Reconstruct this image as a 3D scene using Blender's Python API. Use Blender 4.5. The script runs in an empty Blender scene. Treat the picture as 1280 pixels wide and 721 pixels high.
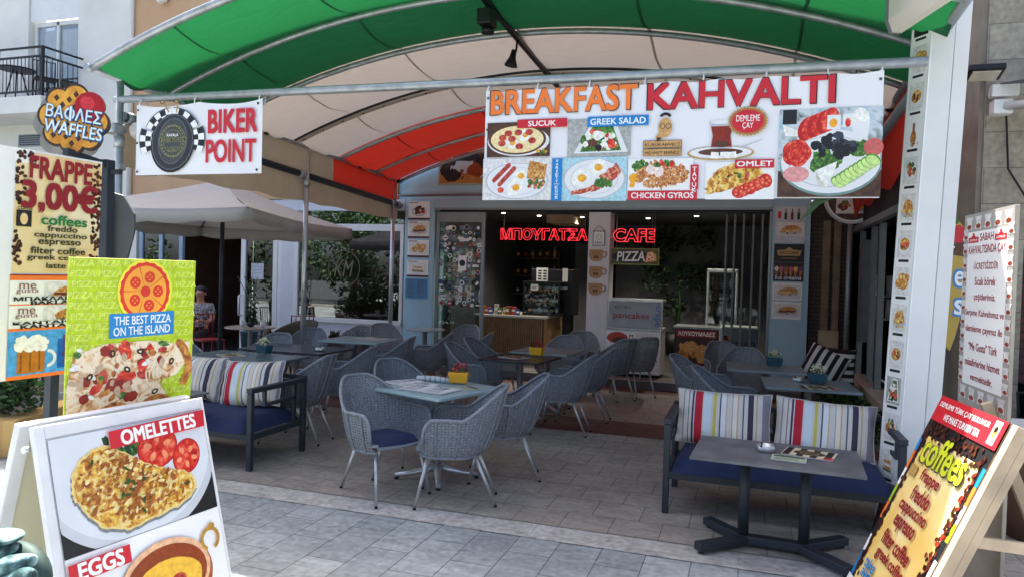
import bpy, math, random
from mathutils import Vector, Matrix
rnd = random.Random(7)
R = math.radians
sc = bpy.context.scene
C = sc.collection
# ------------------------------------------------------------------ camera, light, exposure
cam = bpy.data.objects.new('camera', bpy.data.cameras.new('camera'))
C.objects.link(cam)
cam.data.lens = 25.256; cam.data.sensor_width = 36; cam.data.clip_end = 500; cam.data.clip_start = .02
right = Vector((0.94938389, 0.31278016, 0.02896206)); up = Vector((-0.03405749, 0.01083852, 0.9993611)); fwd = Vector((-0.31226642, 0.94976371, -0.02094242))
m4 = Matrix((right, up, -fwd)).transposed().to_4x4(); m4.translation = Vector((0, 0, 1.70))
cam.matrix_world = m4
sc.camera = cam
SUN = Vector((-.27, .44, 1.0)).normalized()
EL = math.asin(SUN.z); AZ = math.atan2(SUN.x, SUN.y)
w = bpy.data.worlds.new('World'); sc.world = w; w.use_nodes = True
nt = w.node_tree
sky = nt.nodes.new('ShaderNodeTexSky'); sky.sky_type = 'NISHITA'; sky.sun_disc = False
sky.sun_elevation = EL; sky.sun_rotation = AZ; sky.air_density = .5; sky.dust_density = 4; sky.ozone_density = .2
bg = nt.nodes['Background']; bg.inputs[1].default_value = .15
nt.links.new(sky.outputs[0], bg.inputs[0])
sl = bpy.data.lights.new('sun', 'SUN'); sl.energy = 5.0; sl.angle = R(.5); sl.color = (1, .95, .87)
so = bpy.data.objects.new('sun', sl); C.objects.link(so); so.rotation_euler = SUN.to_track_quat('Z', 'Y').to_euler()
sc.view_settings.view_transform = 'Standard'; sc.view_settings.look = 'None'; sc.view_settings.gamma = 1
sc.view_settings.exposure = 2.0
sc.render.engine = 'CYCLES'
sc.cycles.transparent_max_bounces = 16; sc.cycles.max_bounces = 8

# ------------------------------------------------------------------ materials
def lin(h):
    if not isinstance(h, str): return tuple(h)
    h = h.lstrip('#'); o = []
    for i in (0, 2, 4):
        c = int(h[i:i+2], 16) / 255
        o.append(c / 12.92 if c <= .04045 else ((c + .055) / 1.055) ** 2.4)
    return tuple(o)
MATS = {}
def base_mat(name):
    m = bpy.data.materials.new(name); m.use_nodes = True
    return m, m.node_tree, m.node_tree.nodes['Principled BSDF']
def mat(name, col, rough=.6, metal=0, var=.12, scale=5, bump=0, bscale=80, coat=0):
    """plain material with slight noise variation of its colour and, if wanted, a fine bump"""
    if 'print' in name and 'plate' not in name: scale, var = max(scale, 38), max(var, .2)      # printed photographs are never one flat tone
    if name in MATS: return MATS[name]
    c = lin(col); m, t, p = base_mat(name); L = t.links.new
    p.inputs['Roughness'].default_value = rough; p.inputs['Metallic'].default_value = metal
    if coat: p.inputs['Coat Weight'].default_value = coat
    tc = t.nodes.new('ShaderNodeTexCoord')
    n = t.nodes.new('ShaderNodeTexNoise'); n.inputs['Scale'].default_value = scale; n.inputs['Detail'].default_value = 5
    L(tc.outputs['Object'], n.inputs['Vector'])
    mx = t.nodes.new('ShaderNodeMix'); mx.data_type = 'RGBA'
    mr = t.nodes.new('ShaderNodeMapRange'); mr.inputs[1].default_value = .3; mr.inputs[2].default_value = .7
    L(n.outputs['Fac'], mr.inputs[0]); L(mr.outputs[0], mx.inputs[0])
    mx.inputs[6].default_value = tuple(x * (1 - var) for x in c) + (1,); mx.inputs[7].default_value = tuple(min(1, x * (1 + var)) for x in c) + (1,)
    L(mx.outputs[2], p.inputs['Base Color'])
    if bump:
        b = t.nodes.new('ShaderNodeBump'); b.inputs['Strength'].default_value = bump; b.inputs['Distance'].default_value = .01
        n2 = t.nodes.new('ShaderNodeTexNoise'); n2.inputs['Scale'].default_value = bscale; n2.inputs['Detail'].default_value = 4
        L(tc.outputs['Object'], n2.inputs['Vector']); L(n2.outputs['Fac'], b.inputs['Height']); L(b.outputs[0], p.inputs['Normal'])
    MATS[name] = m
    return m
def ramp_mat(name, stops, scale=30, rough=.5, detail=4, dist=.6, vor=False):
    """mottled material: a noise driving a ramp of several colours (food, printed photographs, leaves, dirt)"""
    if name in MATS: return MATS[name]
    m, t, p = base_mat(name); L = t.links.new
    p.inputs['Roughness'].default_value = rough
    tc = t.nodes.new('ShaderNodeTexCoord')
    n = t.nodes.new('ShaderNodeTexNoise'); n.inputs['Scale'].default_value = scale; n.inputs['Detail'].default_value = detail; n.inputs['Distortion'].default_value = dist
    L(tc.outputs['Object'], n.inputs['Vector'])
    r = t.nodes.new('ShaderNodeValToRGB'); e = r.color_ramp.elements
    while len(e) < len(stops): e.new(.5)
    for i, (q, c) in enumerate(stops): e[i].position = q; e[i].color = lin(c) + (1,)
    L(n.outputs['Fac'], r.inputs[0]); L(r.outputs[0], p.inputs['Base Color'])
    MATS[name] = m
    return m
def brick_mat(name, c1, c2, mortar, bw, rh, ms=.008, off=.5, rot=0, rough=.6, bump=.3, dirt=.25, dscale=1.5, bias=0, spots=0):
    if name in MATS: return MATS[name]
    m, t, p = base_mat(name); L = t.links.new
    tc = t.nodes.new('ShaderNodeTexCoord'); mp = t.nodes.new('ShaderNodeMapping')
    mp.inputs['Rotation'].default_value = rot if isinstance(rot, tuple) else (0, 0, rot)
    L(tc.outputs['Object'], mp.inputs['Vector'])
    nw = t.nodes.new('ShaderNodeTexNoise'); nw.inputs['Scale'].default_value = 4
    L(tc.outputs['Object'], nw.inputs['Vector'])
    b = t.nodes.new('ShaderNodeTexBrick'); b.offset = off; b.inputs['Scale'].default_value = 1
    b.inputs['Brick Width'].default_value = bw; b.inputs['Row Height'].default_value = rh; b.inputs['Mortar Size'].default_value = ms; b.inputs['Bias'].default_value = bias; b.inputs['Mortar Smooth'].default_value = .15
    b.inputs['Color1'].default_value = lin(c1) + (1,); b.inputs['Color2'].default_value = lin(c2) + (1,); b.inputs['Mortar'].default_value = lin(mortar) + (1,)
    L(mp.outputs[0], b.inputs['Vector'])
    n = t.nodes.new('ShaderNodeTexNoise'); n.inputs['Scale'].default_value = dscale; n.inputs['Detail'].default_value = 8; n.inputs['Roughness'].default_value = .65
    L(tc.outputs['Object'], n.inputs['Vector'])
    n3 = t.nodes.new('ShaderNodeTexNoise'); n3.inputs['Scale'].default_value = 22; n3.inputs['Detail'].default_value = 6
    L(tc.outputs['Object'], n3.inputs['Vector'])
    ad = t.nodes.new('ShaderNodeMath'); ad.operation = 'ADD'; L(n.outputs['Fac'], ad.inputs[0]); L(n3.outputs['Fac'], ad.inputs[1])
    mr = t.nodes.new('ShaderNodeMapRange'); mr.inputs[1].default_value = .7; mr.inputs[2].default_value = 1.35; mr.inputs[3].default_value = 1 - dirt; mr.inputs[4].default_value = 1 + dirt
    L(ad.outputs[0], mr.inputs[0])
    mul = t.nodes.new('ShaderNodeVectorMath'); mul.operation = 'SCALE'
    L(b.outputs['Color'], mul.inputs[0]); L(mr.outputs[0], mul.inputs['Scale'])
    if spots:   # old gum and drip marks, and broad paler scuffs
        v = t.nodes.new('ShaderNodeTexVoronoi'); v.inputs['Scale'].default_value = 2.6; L(tc.outputs['Object'], v.inputs['Vector'])
        nz = t.nodes.new('ShaderNodeTexNoise'); nz.inputs['Scale'].default_value = 30; L(tc.outputs['Object'], nz.inputs['Vector'])
        dd = t.nodes.new('ShaderNodeMath'); dd.operation = 'MULTIPLY_ADD'; dd.inputs[1].default_value = .16; L(nz.outputs['Fac'], dd.inputs[0]); L(v.outputs['Distance'], dd.inputs[2])
        sz_ = t.nodes.new('ShaderNodeSeparateColor'); L(v.outputs['Color'], sz_.inputs[0])
        rad = t.nodes.new('ShaderNodeMapRange'); rad.inputs[1].default_value = .45; rad.inputs[2].default_value = 1; rad.inputs[3].default_value = .06; rad.inputs[4].default_value = .155; L(sz_.outputs[0], rad.inputs[0])
        lt = t.nodes.new('ShaderNodeMath'); lt.operation = 'LESS_THAN'; L(dd.outputs[0], lt.inputs[0]); L(rad.outputs[0], lt.inputs[1])
        k = t.nodes.new('ShaderNodeMath'); k.operation = 'MULTIPLY_ADD'; k.inputs[1].default_value = -spots; k.inputs[2].default_value = 1; L(lt.outputs[0], k.inputs[0])
        wv = t.nodes.new('ShaderNodeTexNoise'); wv.inputs['Scale'].default_value = 1; wv.inputs['Detail'].default_value = 9; wv.inputs['Distortion'].default_value = 1.2
        wm = t.nodes.new('ShaderNodeMapping'); wm.inputs['Scale'].default_value = (3.5, 9, 1); L(tc.outputs['Object'], wm.inputs[0]); L(wm.outputs[0], wv.inputs['Vector'])
        w2 = t.nodes.new('ShaderNodeMapRange'); w2.inputs[1].default_value = .35; w2.inputs[2].default_value = .7; w2.inputs[3].default_value = .86; w2.inputs[4].default_value = 1.14; L(wv.outputs['Fac'], w2.inputs[0])
        k2 = t.nodes.new('ShaderNodeMath'); k2.operation = 'MULTIPLY'; L(k.outputs[0], k2.inputs[0]); L(w2.outputs[0], k2.inputs[1])
        m2 = t.nodes.new('ShaderNodeVectorMath'); m2.operation = 'SCALE'; L(mul.outputs[0], m2.inputs[0]); L(k2.outputs[0], m2.inputs['Scale']); mul = m2
    L(mul.outputs[0], p.inputs['Base Color'])
    rr = t.nodes.new('ShaderNodeMapRange'); rr.inputs[1].default_value = .35; rr.inputs[2].default_value = .7; rr.inputs[3].default_value = rough - .15; rr.inputs[4].default_value = rough + .15
    L(n.outputs['Fac'], rr.inputs[0]); L(rr.outputs[0], p.inputs['Roughness'])
    bp = t.nodes.new('ShaderNodeBump'); bp.inputs['Strength'].default_value = bump; bp.inputs['Distance'].default_value = .004; bp.invert = True
    L(b.outputs['Fac'], bp.inputs['Height'])
    bp2 = t.nodes.new('ShaderNodeBump'); bp2.inputs['Strength'].default_value = .25; bp2.inputs['Distance'].default_value = .004
    L(n3.outputs['Fac'], bp2.inputs['Height']); L(bp.outputs[0], bp2.inputs['Normal']); L(bp2.outputs[0], p.inputs['Normal'])
    MATS[name] = m
    return m
def glass_mat(name, tint=(.8, .88, .88), refl=.1, rough=0.0):
    if name in MATS: return MATS[name]
    m = bpy.data.materials.new(name); m.use_nodes = True; t = m.node_tree; t.nodes.clear(); L = t.links.new
    o = t.nodes.new('ShaderNodeOutputMaterial'); mx = t.nodes.new('ShaderNodeMixShader')
    tr = t.nodes.new('ShaderNodeBsdfTransparent'); tr.inputs[0].default_value = tint + (1,)
    g = t.nodes.new('ShaderNodeBsdfGlossy'); g.inputs['Roughness'].default_value = rough
    f = t.nodes.new('ShaderNodeLayerWeight'); f.inputs[0].default_value = .25
    mr = t.nodes.new('ShaderNodeMapRange'); mr.inputs[3].default_value = refl; mr.inputs[4].default_value = .85
    L(f.outputs['Fresnel'], mr.inputs[0]); L(mr.outputs[0], mx.inputs[0]); L(tr.outputs[0], mx.inputs[1]); L(g.outputs[0], mx.inputs[2]); L(mx.outputs[0], o.inputs[0])
    MATS[name] = m
    return m
def cloth_mat(name, col, trans=.35, tcol=None, var=.1, streak=0):
    """thin cloth that lets some light through"""
    if name in MATS: return MATS[name]
    m, t, p = base_mat(name); L = t.links.new
    c = lin(col); tc = t.nodes.new('ShaderNodeTexCoord')
    n = t.nodes.new('ShaderNodeTexNoise'); n.inputs['Scale'].default_value = 2.5; n.inputs['Detail'].default_value = 6; n.inputs['Roughness'].default_value = .6
    L(tc.outputs['Object'], n.inputs['Vector'])
    mx = t.nodes.new('ShaderNodeMix'); mx.data_type = 'RGBA'; L(n.outputs['Fac'], mx.inputs[0])
    mx.inputs[6].default_value = tuple(x * (1 - 2 * var) for x in c) + (1,); mx.inputs[7].default_value = tuple(min(1, x * (1 + 2 * var)) for x in c) + (1,)
    L(mx.outputs[2], p.inputs['Base Color']); p.inputs['Roughness'].default_value = .75
    tl = t.nodes.new('ShaderNodeBsdfTranslucent'); tl.inputs[0].default_value = lin(tcol or col) + (1,)
    bp = t.nodes.new('ShaderNodeBump'); bp.inputs['Strength'].default_value = .8; bp.inputs['Distance'].default_value = .025
    n2 = t.nodes.new('ShaderNodeTexNoise'); n2.inputs['Scale'].default_value = 1; n2.inputs['Detail'].default_value = 5; n2.inputs['Distortion'].default_value = .8
    wmp = t.nodes.new('ShaderNodeMapping'); wmp.inputs['Scale'].default_value = (2.2, 7, 3); wmp.inputs['Rotation'].default_value = (0, 0, .5); L(tc.outputs['Object'], wmp.inputs[0]); L(wmp.outputs[0], n2.inputs['Vector']); L(n2.outputs['Fac'], bp.inputs['Height']); L(bp.outputs[0], p.inputs['Normal'])
    ms = t.nodes.new('ShaderNodeMixShader'); ms.inputs[0].default_value = trans
    L(p.outputs[0], ms.inputs[1]); L(tl.outputs[0], ms.inputs[2]); L(ms.outputs[0], t.nodes['Material Output'].inputs[0])
    MATS[name] = m
    return m
def lit_mat(name, col, power):
    if name in MATS: return MATS[name]
    m, t, p = base_mat(name); c = lin(col) + (1,)
    p.inputs['Base Color'].default_value = c; p.inputs['Emission Color'].default_value = c; p.inputs['Emission Strength'].default_value = power
    MATS[name] = m
    return m
def weave_mat(name, col):
    """woven synthetic cord with small see-through gaps"""
    m, t, p = base_mat(name); L = t.links.new; N = t.nodes.new
    uv = N('ShaderNodeUVMap'); uv.uv_map = 'UVMap'
    sp = N('ShaderNodeSeparateXYZ'); L(uv.outputs[0], sp.inputs[0])
    def math_(op, a, b=None):
        q = N('ShaderNodeMath'); q.operation = op
        for i, v in enumerate((a, b)):
            if v is None: continue
            if isinstance(v, (int, float)): q.inputs[i].default_value = v
            else: L(v, q.inputs[i])
        return q.outputs[0]
    su = math_('SINE', math_('MULTIPLY', sp.outputs[0], 6.283 / .026)); sv = math_('SINE', math_('MULTIPLY', sp.outputs[1], 6.283 / .020))
    weave = math_('MULTIPLY', su, sv)
    hole = math_('MULTIPLY', math_('GREATER_THAN', su, .45), math_('GREATER_THAN', sv, .25))
    tc = N('ShaderNodeTexCoord'); n = N('ShaderNodeTexNoise'); n.inputs['Scale'].default_value = 45; n.inputs['Detail'].default_value = 4
    mp = N('ShaderNodeMapping'); mp.inputs['Scale'].default_value = (1, 1, 3); L(tc.outputs['Object'], mp.inputs[0]); L(mp.outputs[0], n.inputs['Vector'])
    mr = N('ShaderNodeMapRange'); mr.inputs[1].default_value = .3; mr.inputs[2].default_value = .7; mr.inputs[3].default_value = .55; mr.inputs[4].default_value = 1.5
    L(n.outputs['Fac'], mr.inputs[0])
    wv = math_('MULTIPLY_ADD', weave, .45); wv.node.inputs[2].default_value = 1.0
    oi = N('ShaderNodeObjectInfo'); om_ = N('ShaderNodeMapRange'); om_.inputs[3].default_value = .82; om_.inputs[4].default_value = 1.2; L(oi.outputs['Random'], om_.inputs[0])
    k = math_('MULTIPLY', math_('MULTIPLY', mr.outputs[0], wv), om_.outputs[0])
    vm = N('ShaderNodeVectorMath'); vm.operation = 'SCALE'; vm.inputs[0].default_value = lin(col); L(k, vm.inputs['Scale']); L(vm.outputs[0], p.inputs['Base Color'])
    p.inputs['Roughness'].default_value = .5
    bp = N('ShaderNodeBump'); bp.inputs['Strength'].default_value = .6; bp.inputs['Distance'].default_value = .003; L(weave, bp.inputs['Height']); L(bp.outputs[0], p.inputs['Normal'])
    al = math_('MULTIPLY_ADD', hole, -.8); al.node.inputs[2].default_value = 1
    L(al, p.inputs['Alpha'])
    MATS[name] = m
    return m

# ------------------------------------------------------------------ mesh builder
class MB:
    def __init__(s):
        s.v = []; s.f = []; s.fm = []; s.mats = []; s.cur = 0; s.uv = {}; s.lay = 0; s.sm = set(); s.smooth = False
    def m(s, material):
        if material not in s.mats: s.mats.append(material)
        s.cur = s.mats.index(material); return s
    def add(s, vs, fs):
        o = len(s.v); s.v += [tuple(q) for q in vs]
        for f in fs:
            s.f.append(tuple(i + o for i in f)); s.fm.append(s.cur)
            if s.smooth: s.sm.add(len(s.f) - 1)
        return o
    def box(s, c, d, rz=0, rot=None):
        x, y, z = (q / 2 for q in d); c = Vector(c)
        vs = [Vector((a * x, b * y, e * z)) for e in (-1, 1) for b in (-1, 1) for a in (-1, 1)]
        M_ = rot if rot is not None else Matrix.Rotation(rz, 3, 'Z')
        s.add([c + M_ @ q for q in vs], [(0, 2, 3, 1), (4, 5, 7, 6), (0, 1, 5, 4), (2, 6, 7, 3), (0, 4, 6, 2), (1, 3, 7, 5)])
        return s
    def span(s, a, b):
        a = Vector(a); b = Vector(b); return s.box((a + b) / 2, [abs(q) for q in (b - a)])
    def bar(s, a, b, w_, h_, upv=(0, 0, 1)):
        a = Vector(a); b = Vector(b); d = (b - a); L_ = d.length; d.normalize()
        x = d.cross(Vector(upv)); x = x.normalized() if x.length > 1e-4 else Vector((1, 0, 0)); z = x.cross(d)
        return s.box((a + b) / 2, (w_, L_, h_), rot=Matrix((x, d, z)).transposed())
    def tube(s, pts, r, n=8, cap=True, closed=False):
        pts = [Vector(q) for q in pts]; k = len(pts); rs = r if isinstance(r, (list, tuple)) else [r] * k
        vs = []; prev = None
        for i, q in enumerate(pts):
            if closed: d = (pts[(i + 1) % k] - pts[i - 1]).normalized()
            else: d = (pts[min(i + 1, k - 1)] - pts[max(i - 1, 0)]).normalized()
            if prev is None:
                a = Vector((0, 0, 1)) if abs(d.z) < .9 else Vector((1, 0, 0)); x = d.cross(a).normalized()
            else:
                x = (prev - d * prev.dot(d)); x = x.normalized() if x.length > 1e-6 else d.orthogonal().normalized()
            prev = x; y = d.cross(x)
            vs += [q + (x * math.cos(6.28319 * j / n) + y * math.sin(6.28319 * j / n)) * rs[i] for j in range(n)]
        fs = []
        for i in range(k if closed else k - 1):
            for j in range(n):
                a = i * n + j; b = i * n + (j + 1) % n; i2 = ((i + 1) % k) * n
                fs.append((a, b, i2 + (j + 1) % n, i2 + j))
        sm = s.smooth; s.smooth = True; o = s.add(vs, fs); s.smooth = sm
        if cap and not closed:
            s.f.append(tuple(o + j for j in range(n))[::-1]); s.fm.append(s.cur); s.f.append(tuple(o + (k - 1) * n + j for j in range(n))); s.fm.append(s.cur)
        return s
    def lathe(s, prof, c=(0, 0, 0), n=20, rot=None):
        c = Vector(c); vs = []
        for r_, z in prof:
            for j in range(n):
                q = Vector((r_ * math.cos(6.28319 * j / n), r_ * math.sin(6.28319 * j / n), z)); vs.append(c + (rot @ q if rot else q))
        fs = [(i * n + j, i * n + (j + 1) % n, (i + 1) * n + (j + 1) % n, (i + 1) * n + j) for i in range(len(prof) - 1) for j in range(n)]
        sm = s.smooth; s.smooth = True; o = s.add(vs, fs); s.smooth = sm
        s.f.append(tuple(o + j for j in range(n))[::-1]); s.fm.append(s.cur); s.f.append(tuple(o + (len(prof) - 1) * n + j for j in range(n))); s.fm.append(s.cur)
        return s
    def ball(s, c, r, n=10, k=6, sq=None):
        r = r if isinstance(r, (tuple, list)) else (r, r, r); c = Vector(c)
        vs = [c + Vector((0, 0, -r[2]))]
        for i in range(1, k):
            a = math.pi * i / k - math.pi / 2
            vs += [c + Vector((r[0] * math.cos(a) * math.cos(6.28319 * j / n), r[1] * math.cos(a) * math.sin(6.28319 * j / n), r[2] * math.sin(a))) for j in range(n)]
        vs.append(c + Vector((0, 0, r[2]))); fs = []
        for j in range(n):
            fs.append((0, 1 + (j + 1) % n, 1 + j)); t_ = 1 + (k - 2) * n; fs.append((t_ + j, t_ + (j + 1) % n, len(vs) - 1))
            for i in range(k - 2): fs.append((1 + i * n + j, 1 + i * n + (j + 1) % n, 1 + (i + 1) * n + (j + 1) % n, 1 + (i + 1) * n + j))
        sm = s.smooth; s.smooth = True; s.add(vs, fs); s.smooth = sm
        return s
    def grid(s, rows, smooth=True, uvs=None):
        n = len(rows[0]); o = s.add([q for r_ in rows for q in r_], [])
        for i in range(len(rows) - 1):
            for j in range(n - 1):
                s.f.append((o + i * n + j, o + i * n + j + 1, o + (i + 1) * n + j + 1, o + (i + 1) * n + j)); s.fm.append(s.cur)
                if smooth: s.sm.add(len(s.f) - 1)
        if uvs:
            for i, r_ in enumerate(uvs):
                for j, q in enumerate(r_): s.uv[o + i * n + j] = q
        return s
    # flat printed shapes in the local X-Z plane, facing -Y, each a hair in front of the one before
    def y(s):
        s.lay += 1; return -.00002 * s.lay
    def pol(s, pts, y=None):
        y = s.y() if y is None else y
        a = sum(pts[i][0] * pts[(i + 1) % len(pts)][1] - pts[(i + 1) % len(pts)][0] * pts[i][1] for i in range(len(pts)))
        if a < 0: pts = pts[::-1]
        s.add([(q[0], y, q[1]) for q in pts], [tuple(range(len(pts)))]); return s
    def rect(s, x0, z0, x1, z1, rot=0):
        if not rot: return s.pol([(x0, z0), (x1, z0), (x1, z1), (x0, z1)])
        cx, cz = (x0 + x1) / 2, (z0 + z1) / 2; c_, s_ = math.cos(rot), math.sin(rot)
        return s.pol([(cx + (x - cx) * c_ - (z - cz) * s_, cz + (x - cx) * s_ + (z - cz) * c_) for x, z in ((x0, z0), (x1, z0), (x1, z1), (x0, z1))])
    def ell(s, cx, cz, rx, rz=None, n=28, rot=0, a0=0, a1=6.28319, jit=0):
        rz = rx if rz is None else rz; c_, s_ = math.cos(rot), math.sin(rot); pts = []
        full = a1 - a0 > 6.28
        for i in range(n + (0 if full else 1)):
            a = a0 + (a1 - a0) * i / n; k = 1 + (rnd.uniform(-jit, jit) if jit else 0)
            x, z = rx * k * math.cos(a), rz * k * math.sin(a); pts.append((cx + x * c_ - z * s_, cz + x * s_ + z * c_))
        return s.pol(pts)
    def ring(s, cx, cz, ro, ri, n=32, a0=0, a1=6.28319):
        y = s.y(); vs = []
        for i in range(n + 1):
            a = a0 + (a1 - a0) * i / n
            vs += [(cx + ri * math.cos(a), y, cz + ri * math.sin(a)), (cx + ro * math.cos(a), y, cz + ro * math.sin(a))]
        s.add(vs, [(2 * i, 2 * i + 1, 2 * i + 3, 2 * i + 2) for i in range(n)]); return s
    def scatter(s, cx, cz, rx, rz, n, size, mats, asp=1.5, rot=0):
        for _ in range(n):
            a = rnd.uniform(0, 6.283); k = math.sqrt(rnd.random()); x, z = rx * k * math.cos(a), rz * k * math.sin(a)
            c_, s_ = math.cos(rot), math.sin(rot); s.m(rnd.choice(mats)); q = size * rnd.uniform(.6, 1.3)
            s.ell(cx + x * c_ - z * s_, cz + x * s_ + z * c_, q * rnd.uniform(1, asp), q, n=9, rot=rnd.uniform(0, 3.14), jit=.18)
        return s
    def text(s, body, cx, cz, w_, h_, material, bold=0.0, rot=0, shear=0, y=None):
        vs, fs = text_mesh(body, 0, shear)
        x0 = min(q[0] for q in vs); x1 = max(q[0] for q in vs); z0 = min(q[1] for q in vs); z1 = max(q[1] for q in vs)
        kx = w_ / (x1 - x0) if w_ else None; kz = h_ / (z1 - z0) if h_ else None
        kx = kx or kz; kz = kz or kx
        c_, s_ = math.cos(rot), math.sin(rot); e = min(bold, .06) * .66; s.m(material)
        for ox, oz in (((-e, -e * .8), (e, -e * .8), (-e, e * .8), (e, e * .8)) if e else ((0, 0),)):   # heavier strokes: the same glyphs set four times, slightly apart
            yy = s.y(); out = []
            for q in vs:
                a, b = (q[0] + ox - (x0 + x1) / 2) * kx, (q[1] + oz - (z0 + z1) / 2) * kz
                out.append((cx + a * c_ - b * s_, yy, cz + a * s_ + b * c_))
            s.add(out, fs)
        return s
    def build(s, name, parent=None, bevel=0, seg=2, solid=0, sub=0):
        me = bpy.data.meshes.new(name); me.from_pydata(s.v, [], s.f)
        for q in s.mats: me.materials.append(q)
        me.polygons.foreach_set('material_index', s.fm)
        if s.sm: me.polygons.foreach_set('use_smooth', [i in s.sm for i in range(len(s.f))])
        if s.uv:
            l = me.uv_layers.new(name='UVMap')
            for lp in me.loops: l.data[lp.index].uv = s.uv.get(lp.vertex_index, (0, 0))
        me.update()
        o = bpy.data.objects.new(name, me); C.objects.link(o)
        if parent: o.parent = parent
        if solid: q = o.modifiers.new('Solid', 'SOLIDIFY'); q.thickness = solid; q.offset = 0
        if bevel: q = o.modifiers.new('Bevel', 'BEVEL'); q.width = bevel; q.segments = seg; q.limit_method = 'ANGLE'; q.angle_limit = R(40); q.harden_normals = False
        if sub: q = o.modifiers.new('Sub', 'SUBSURF'); q.levels = sub; q.render_levels = sub
        return o
TXT = {}
def text_mesh(body, bold, shear):
    k = (body, bold, shear)
    if k in TXT: return TXT[k]
    cu = bpy.data.curves.new('t', 'FONT'); cu.body = body; cu.offset = 0; cu.shear = shear; cu.resolution_u = 3
    cu.align_x = 'CENTER'; cu.space_line = .95
    o = bpy.data.objects.new('t', cu); C.objects.link(o)
    dg = bpy.context.evaluated_depsgraph_get(); me = bpy.data.meshes.new_from_object(o.evaluated_get(dg))
    r_ = ([(q.co.x, q.co.y) for q in me.vertices], [tuple(p.vertices) for p in me.polygons])
    bpy.data.objects.remove(o); bpy.data.curves.remove(cu); bpy.data.meshes.remove(me)
    TXT[k] = r_
    return r_
def tag(o, label, cat, group=None):
    o['label'] = label; o['category'] = cat
    if group: o['group'] = group
    return o
def thing(name, label, cat, loc=(0, 0, 0), rz=0, group=None, rot=None):
    o = bpy.data.objects.new(name, None); C.objects.link(o); o.location = loc; o.empty_display_size = .1
    o.rotation_euler = rot if rot else (0, 0, rz)
    return tag(o, label, cat, group)
def face_frame(o, p, ex, ez):
    """stand a thing whose front is its local X-Z plane (facing -Y) at p, with local X along ex and local Z along ez"""
    ex = Vector(ex).normalized(); ez = Vector(ez); ez = (ez - ex * ez.dot(ex)).normalized(); ey = ez.cross(ex)
    M_ = Matrix((ex, ey, ez)).transposed().to_4x4(); M_.translation = Vector(p)
    o.matrix_world = M_; return o
def struct(o): o['kind'] = 'structure'; return o
KIDS = {}
def dup(root, loc=None, rz=None, label=None, skip=()):
    r_ = root.copy(); C.objects.link(r_)
    if loc is not None: r_.location = loc
    if rz is not None: r_.rotation_euler = (0, 0, rz)
    if label: r_['label'] = label
    for ch in list(root.children):
        if ch.name.split('.')[0] in skip: continue
        c = ch.copy(); C.objects.link(c); c.parent = r_
        for g in list(ch.children):
            d = g.copy(); C.objects.link(d); d.parent = c
    return r_
def leaves(mb, c, rad, n, size, mats, flat=.6):
    """leaf-sized bent quads spread through an uneven clump"""
    c = Vector(c)
    for _ in range(n):
        d = Vector((rnd.gauss(0, 1), rnd.gauss(0, 1), rnd.gauss(0, 1))).normalized() * (rnd.random() ** .4)
        p = c + Vector((d.x * rad[0], d.y * rad[1], d.z * rad[2]))
        a = Vector((rnd.gauss(0, 1), rnd.gauss(0, 1), rnd.gauss(0, flat))).normalized(); b = a.orthogonal().normalized()
        b = Matrix.Rotation(rnd.uniform(0, 6.28), 3, a) @ b; q = size * rnd.uniform(.6, 1.3); nrm = a.cross(b)
        mb.m(rnd.choice(mats)).add([p - a * q, p + b * q * .42 + nrm * q * .12, p + a * q, p - b * q * .42 + nrm * q * .12], [(0, 1, 2), (0, 2, 3)])
# ------------------------------------------------------------------ common materials
WHITE = mat('white_paint', '#dcdcd8', .45, var=.05, scale=3)
OFFW = mat('offwhite_render', '#e0ded4', .8, var=.09, scale=1.2, bump=.2, bscale=60)
TAN = mat('tan_render', '#c9a27c', .8, var=.08, scale=1.5, bump=.2)
BLUE = mat('pale_blue_paint', '#a3c6d4', .55, var=.07, scale=1.6, bump=.05)
BLUED = mat('grey_blue_panel', '#9fb8c0', .5, var=.06, scale=2)
GREYM = mat('grey_aluminium', '#8e9496', .4, .55, var=.08, scale=4)
STEEL = mat('brushed_steel', '#c4c7c8', .3, .7, var=.12, scale=9)
GALV = mat('galvanised_pipe', '#a6aaab', .45, .6, var=.2, scale=12)
BLACK = mat('black_metal', '#17181a', .45, .3, var=.1)
CHAR = mat('charcoal_powder_coat', '#2c333b', .5, .2, var=.12, scale=6)
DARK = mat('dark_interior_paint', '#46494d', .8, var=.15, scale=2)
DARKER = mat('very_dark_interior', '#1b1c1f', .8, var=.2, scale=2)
GLASS = glass_mat('window_glass', (.75, .82, .82), .10)
GLASSR = glass_mat('reflective_window_glass', (.45, .5, .5), .16)
CLEAR = glass_mat('clear_glass', (.88, .93, .93), .06)
PLASTW = mat('white_plastic', '#e4e4e0', .35, var=.03)
WOOD = mat('weathered_pine', '#a58d70', .75, var=.25, scale=7, bump=.3, bscale=30)
INKR = mat('red_ink', '#c8212c', .45, var=.05); INKDR = mat('dark_red_ink', '#8c1720', .5, var=.05)
INKB = mat('black_ink', '#141416', .5, var=.1); INKW = mat('white_ink', '#f0efea', .45, var=.03)
INKG = mat('green_ink', '#1f7a3c', .5, var=.05); INKBL = mat('cyan_blue_ink', '#0f7fc4', .45, var=.05)
INKO = mat('orange_ink', '#ef7a2b', .45, var=.06); INKY = mat('yellow_ink', '#f0c23a', .45, var=.06)
INKBR = mat('brown_ink', '#5a3320', .5, var=.15)
VINYL = mat('white_banner_vinyl', '#e9e8e8', .4, var=.025, scale=2, bump=.03, bscale=6)
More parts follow.
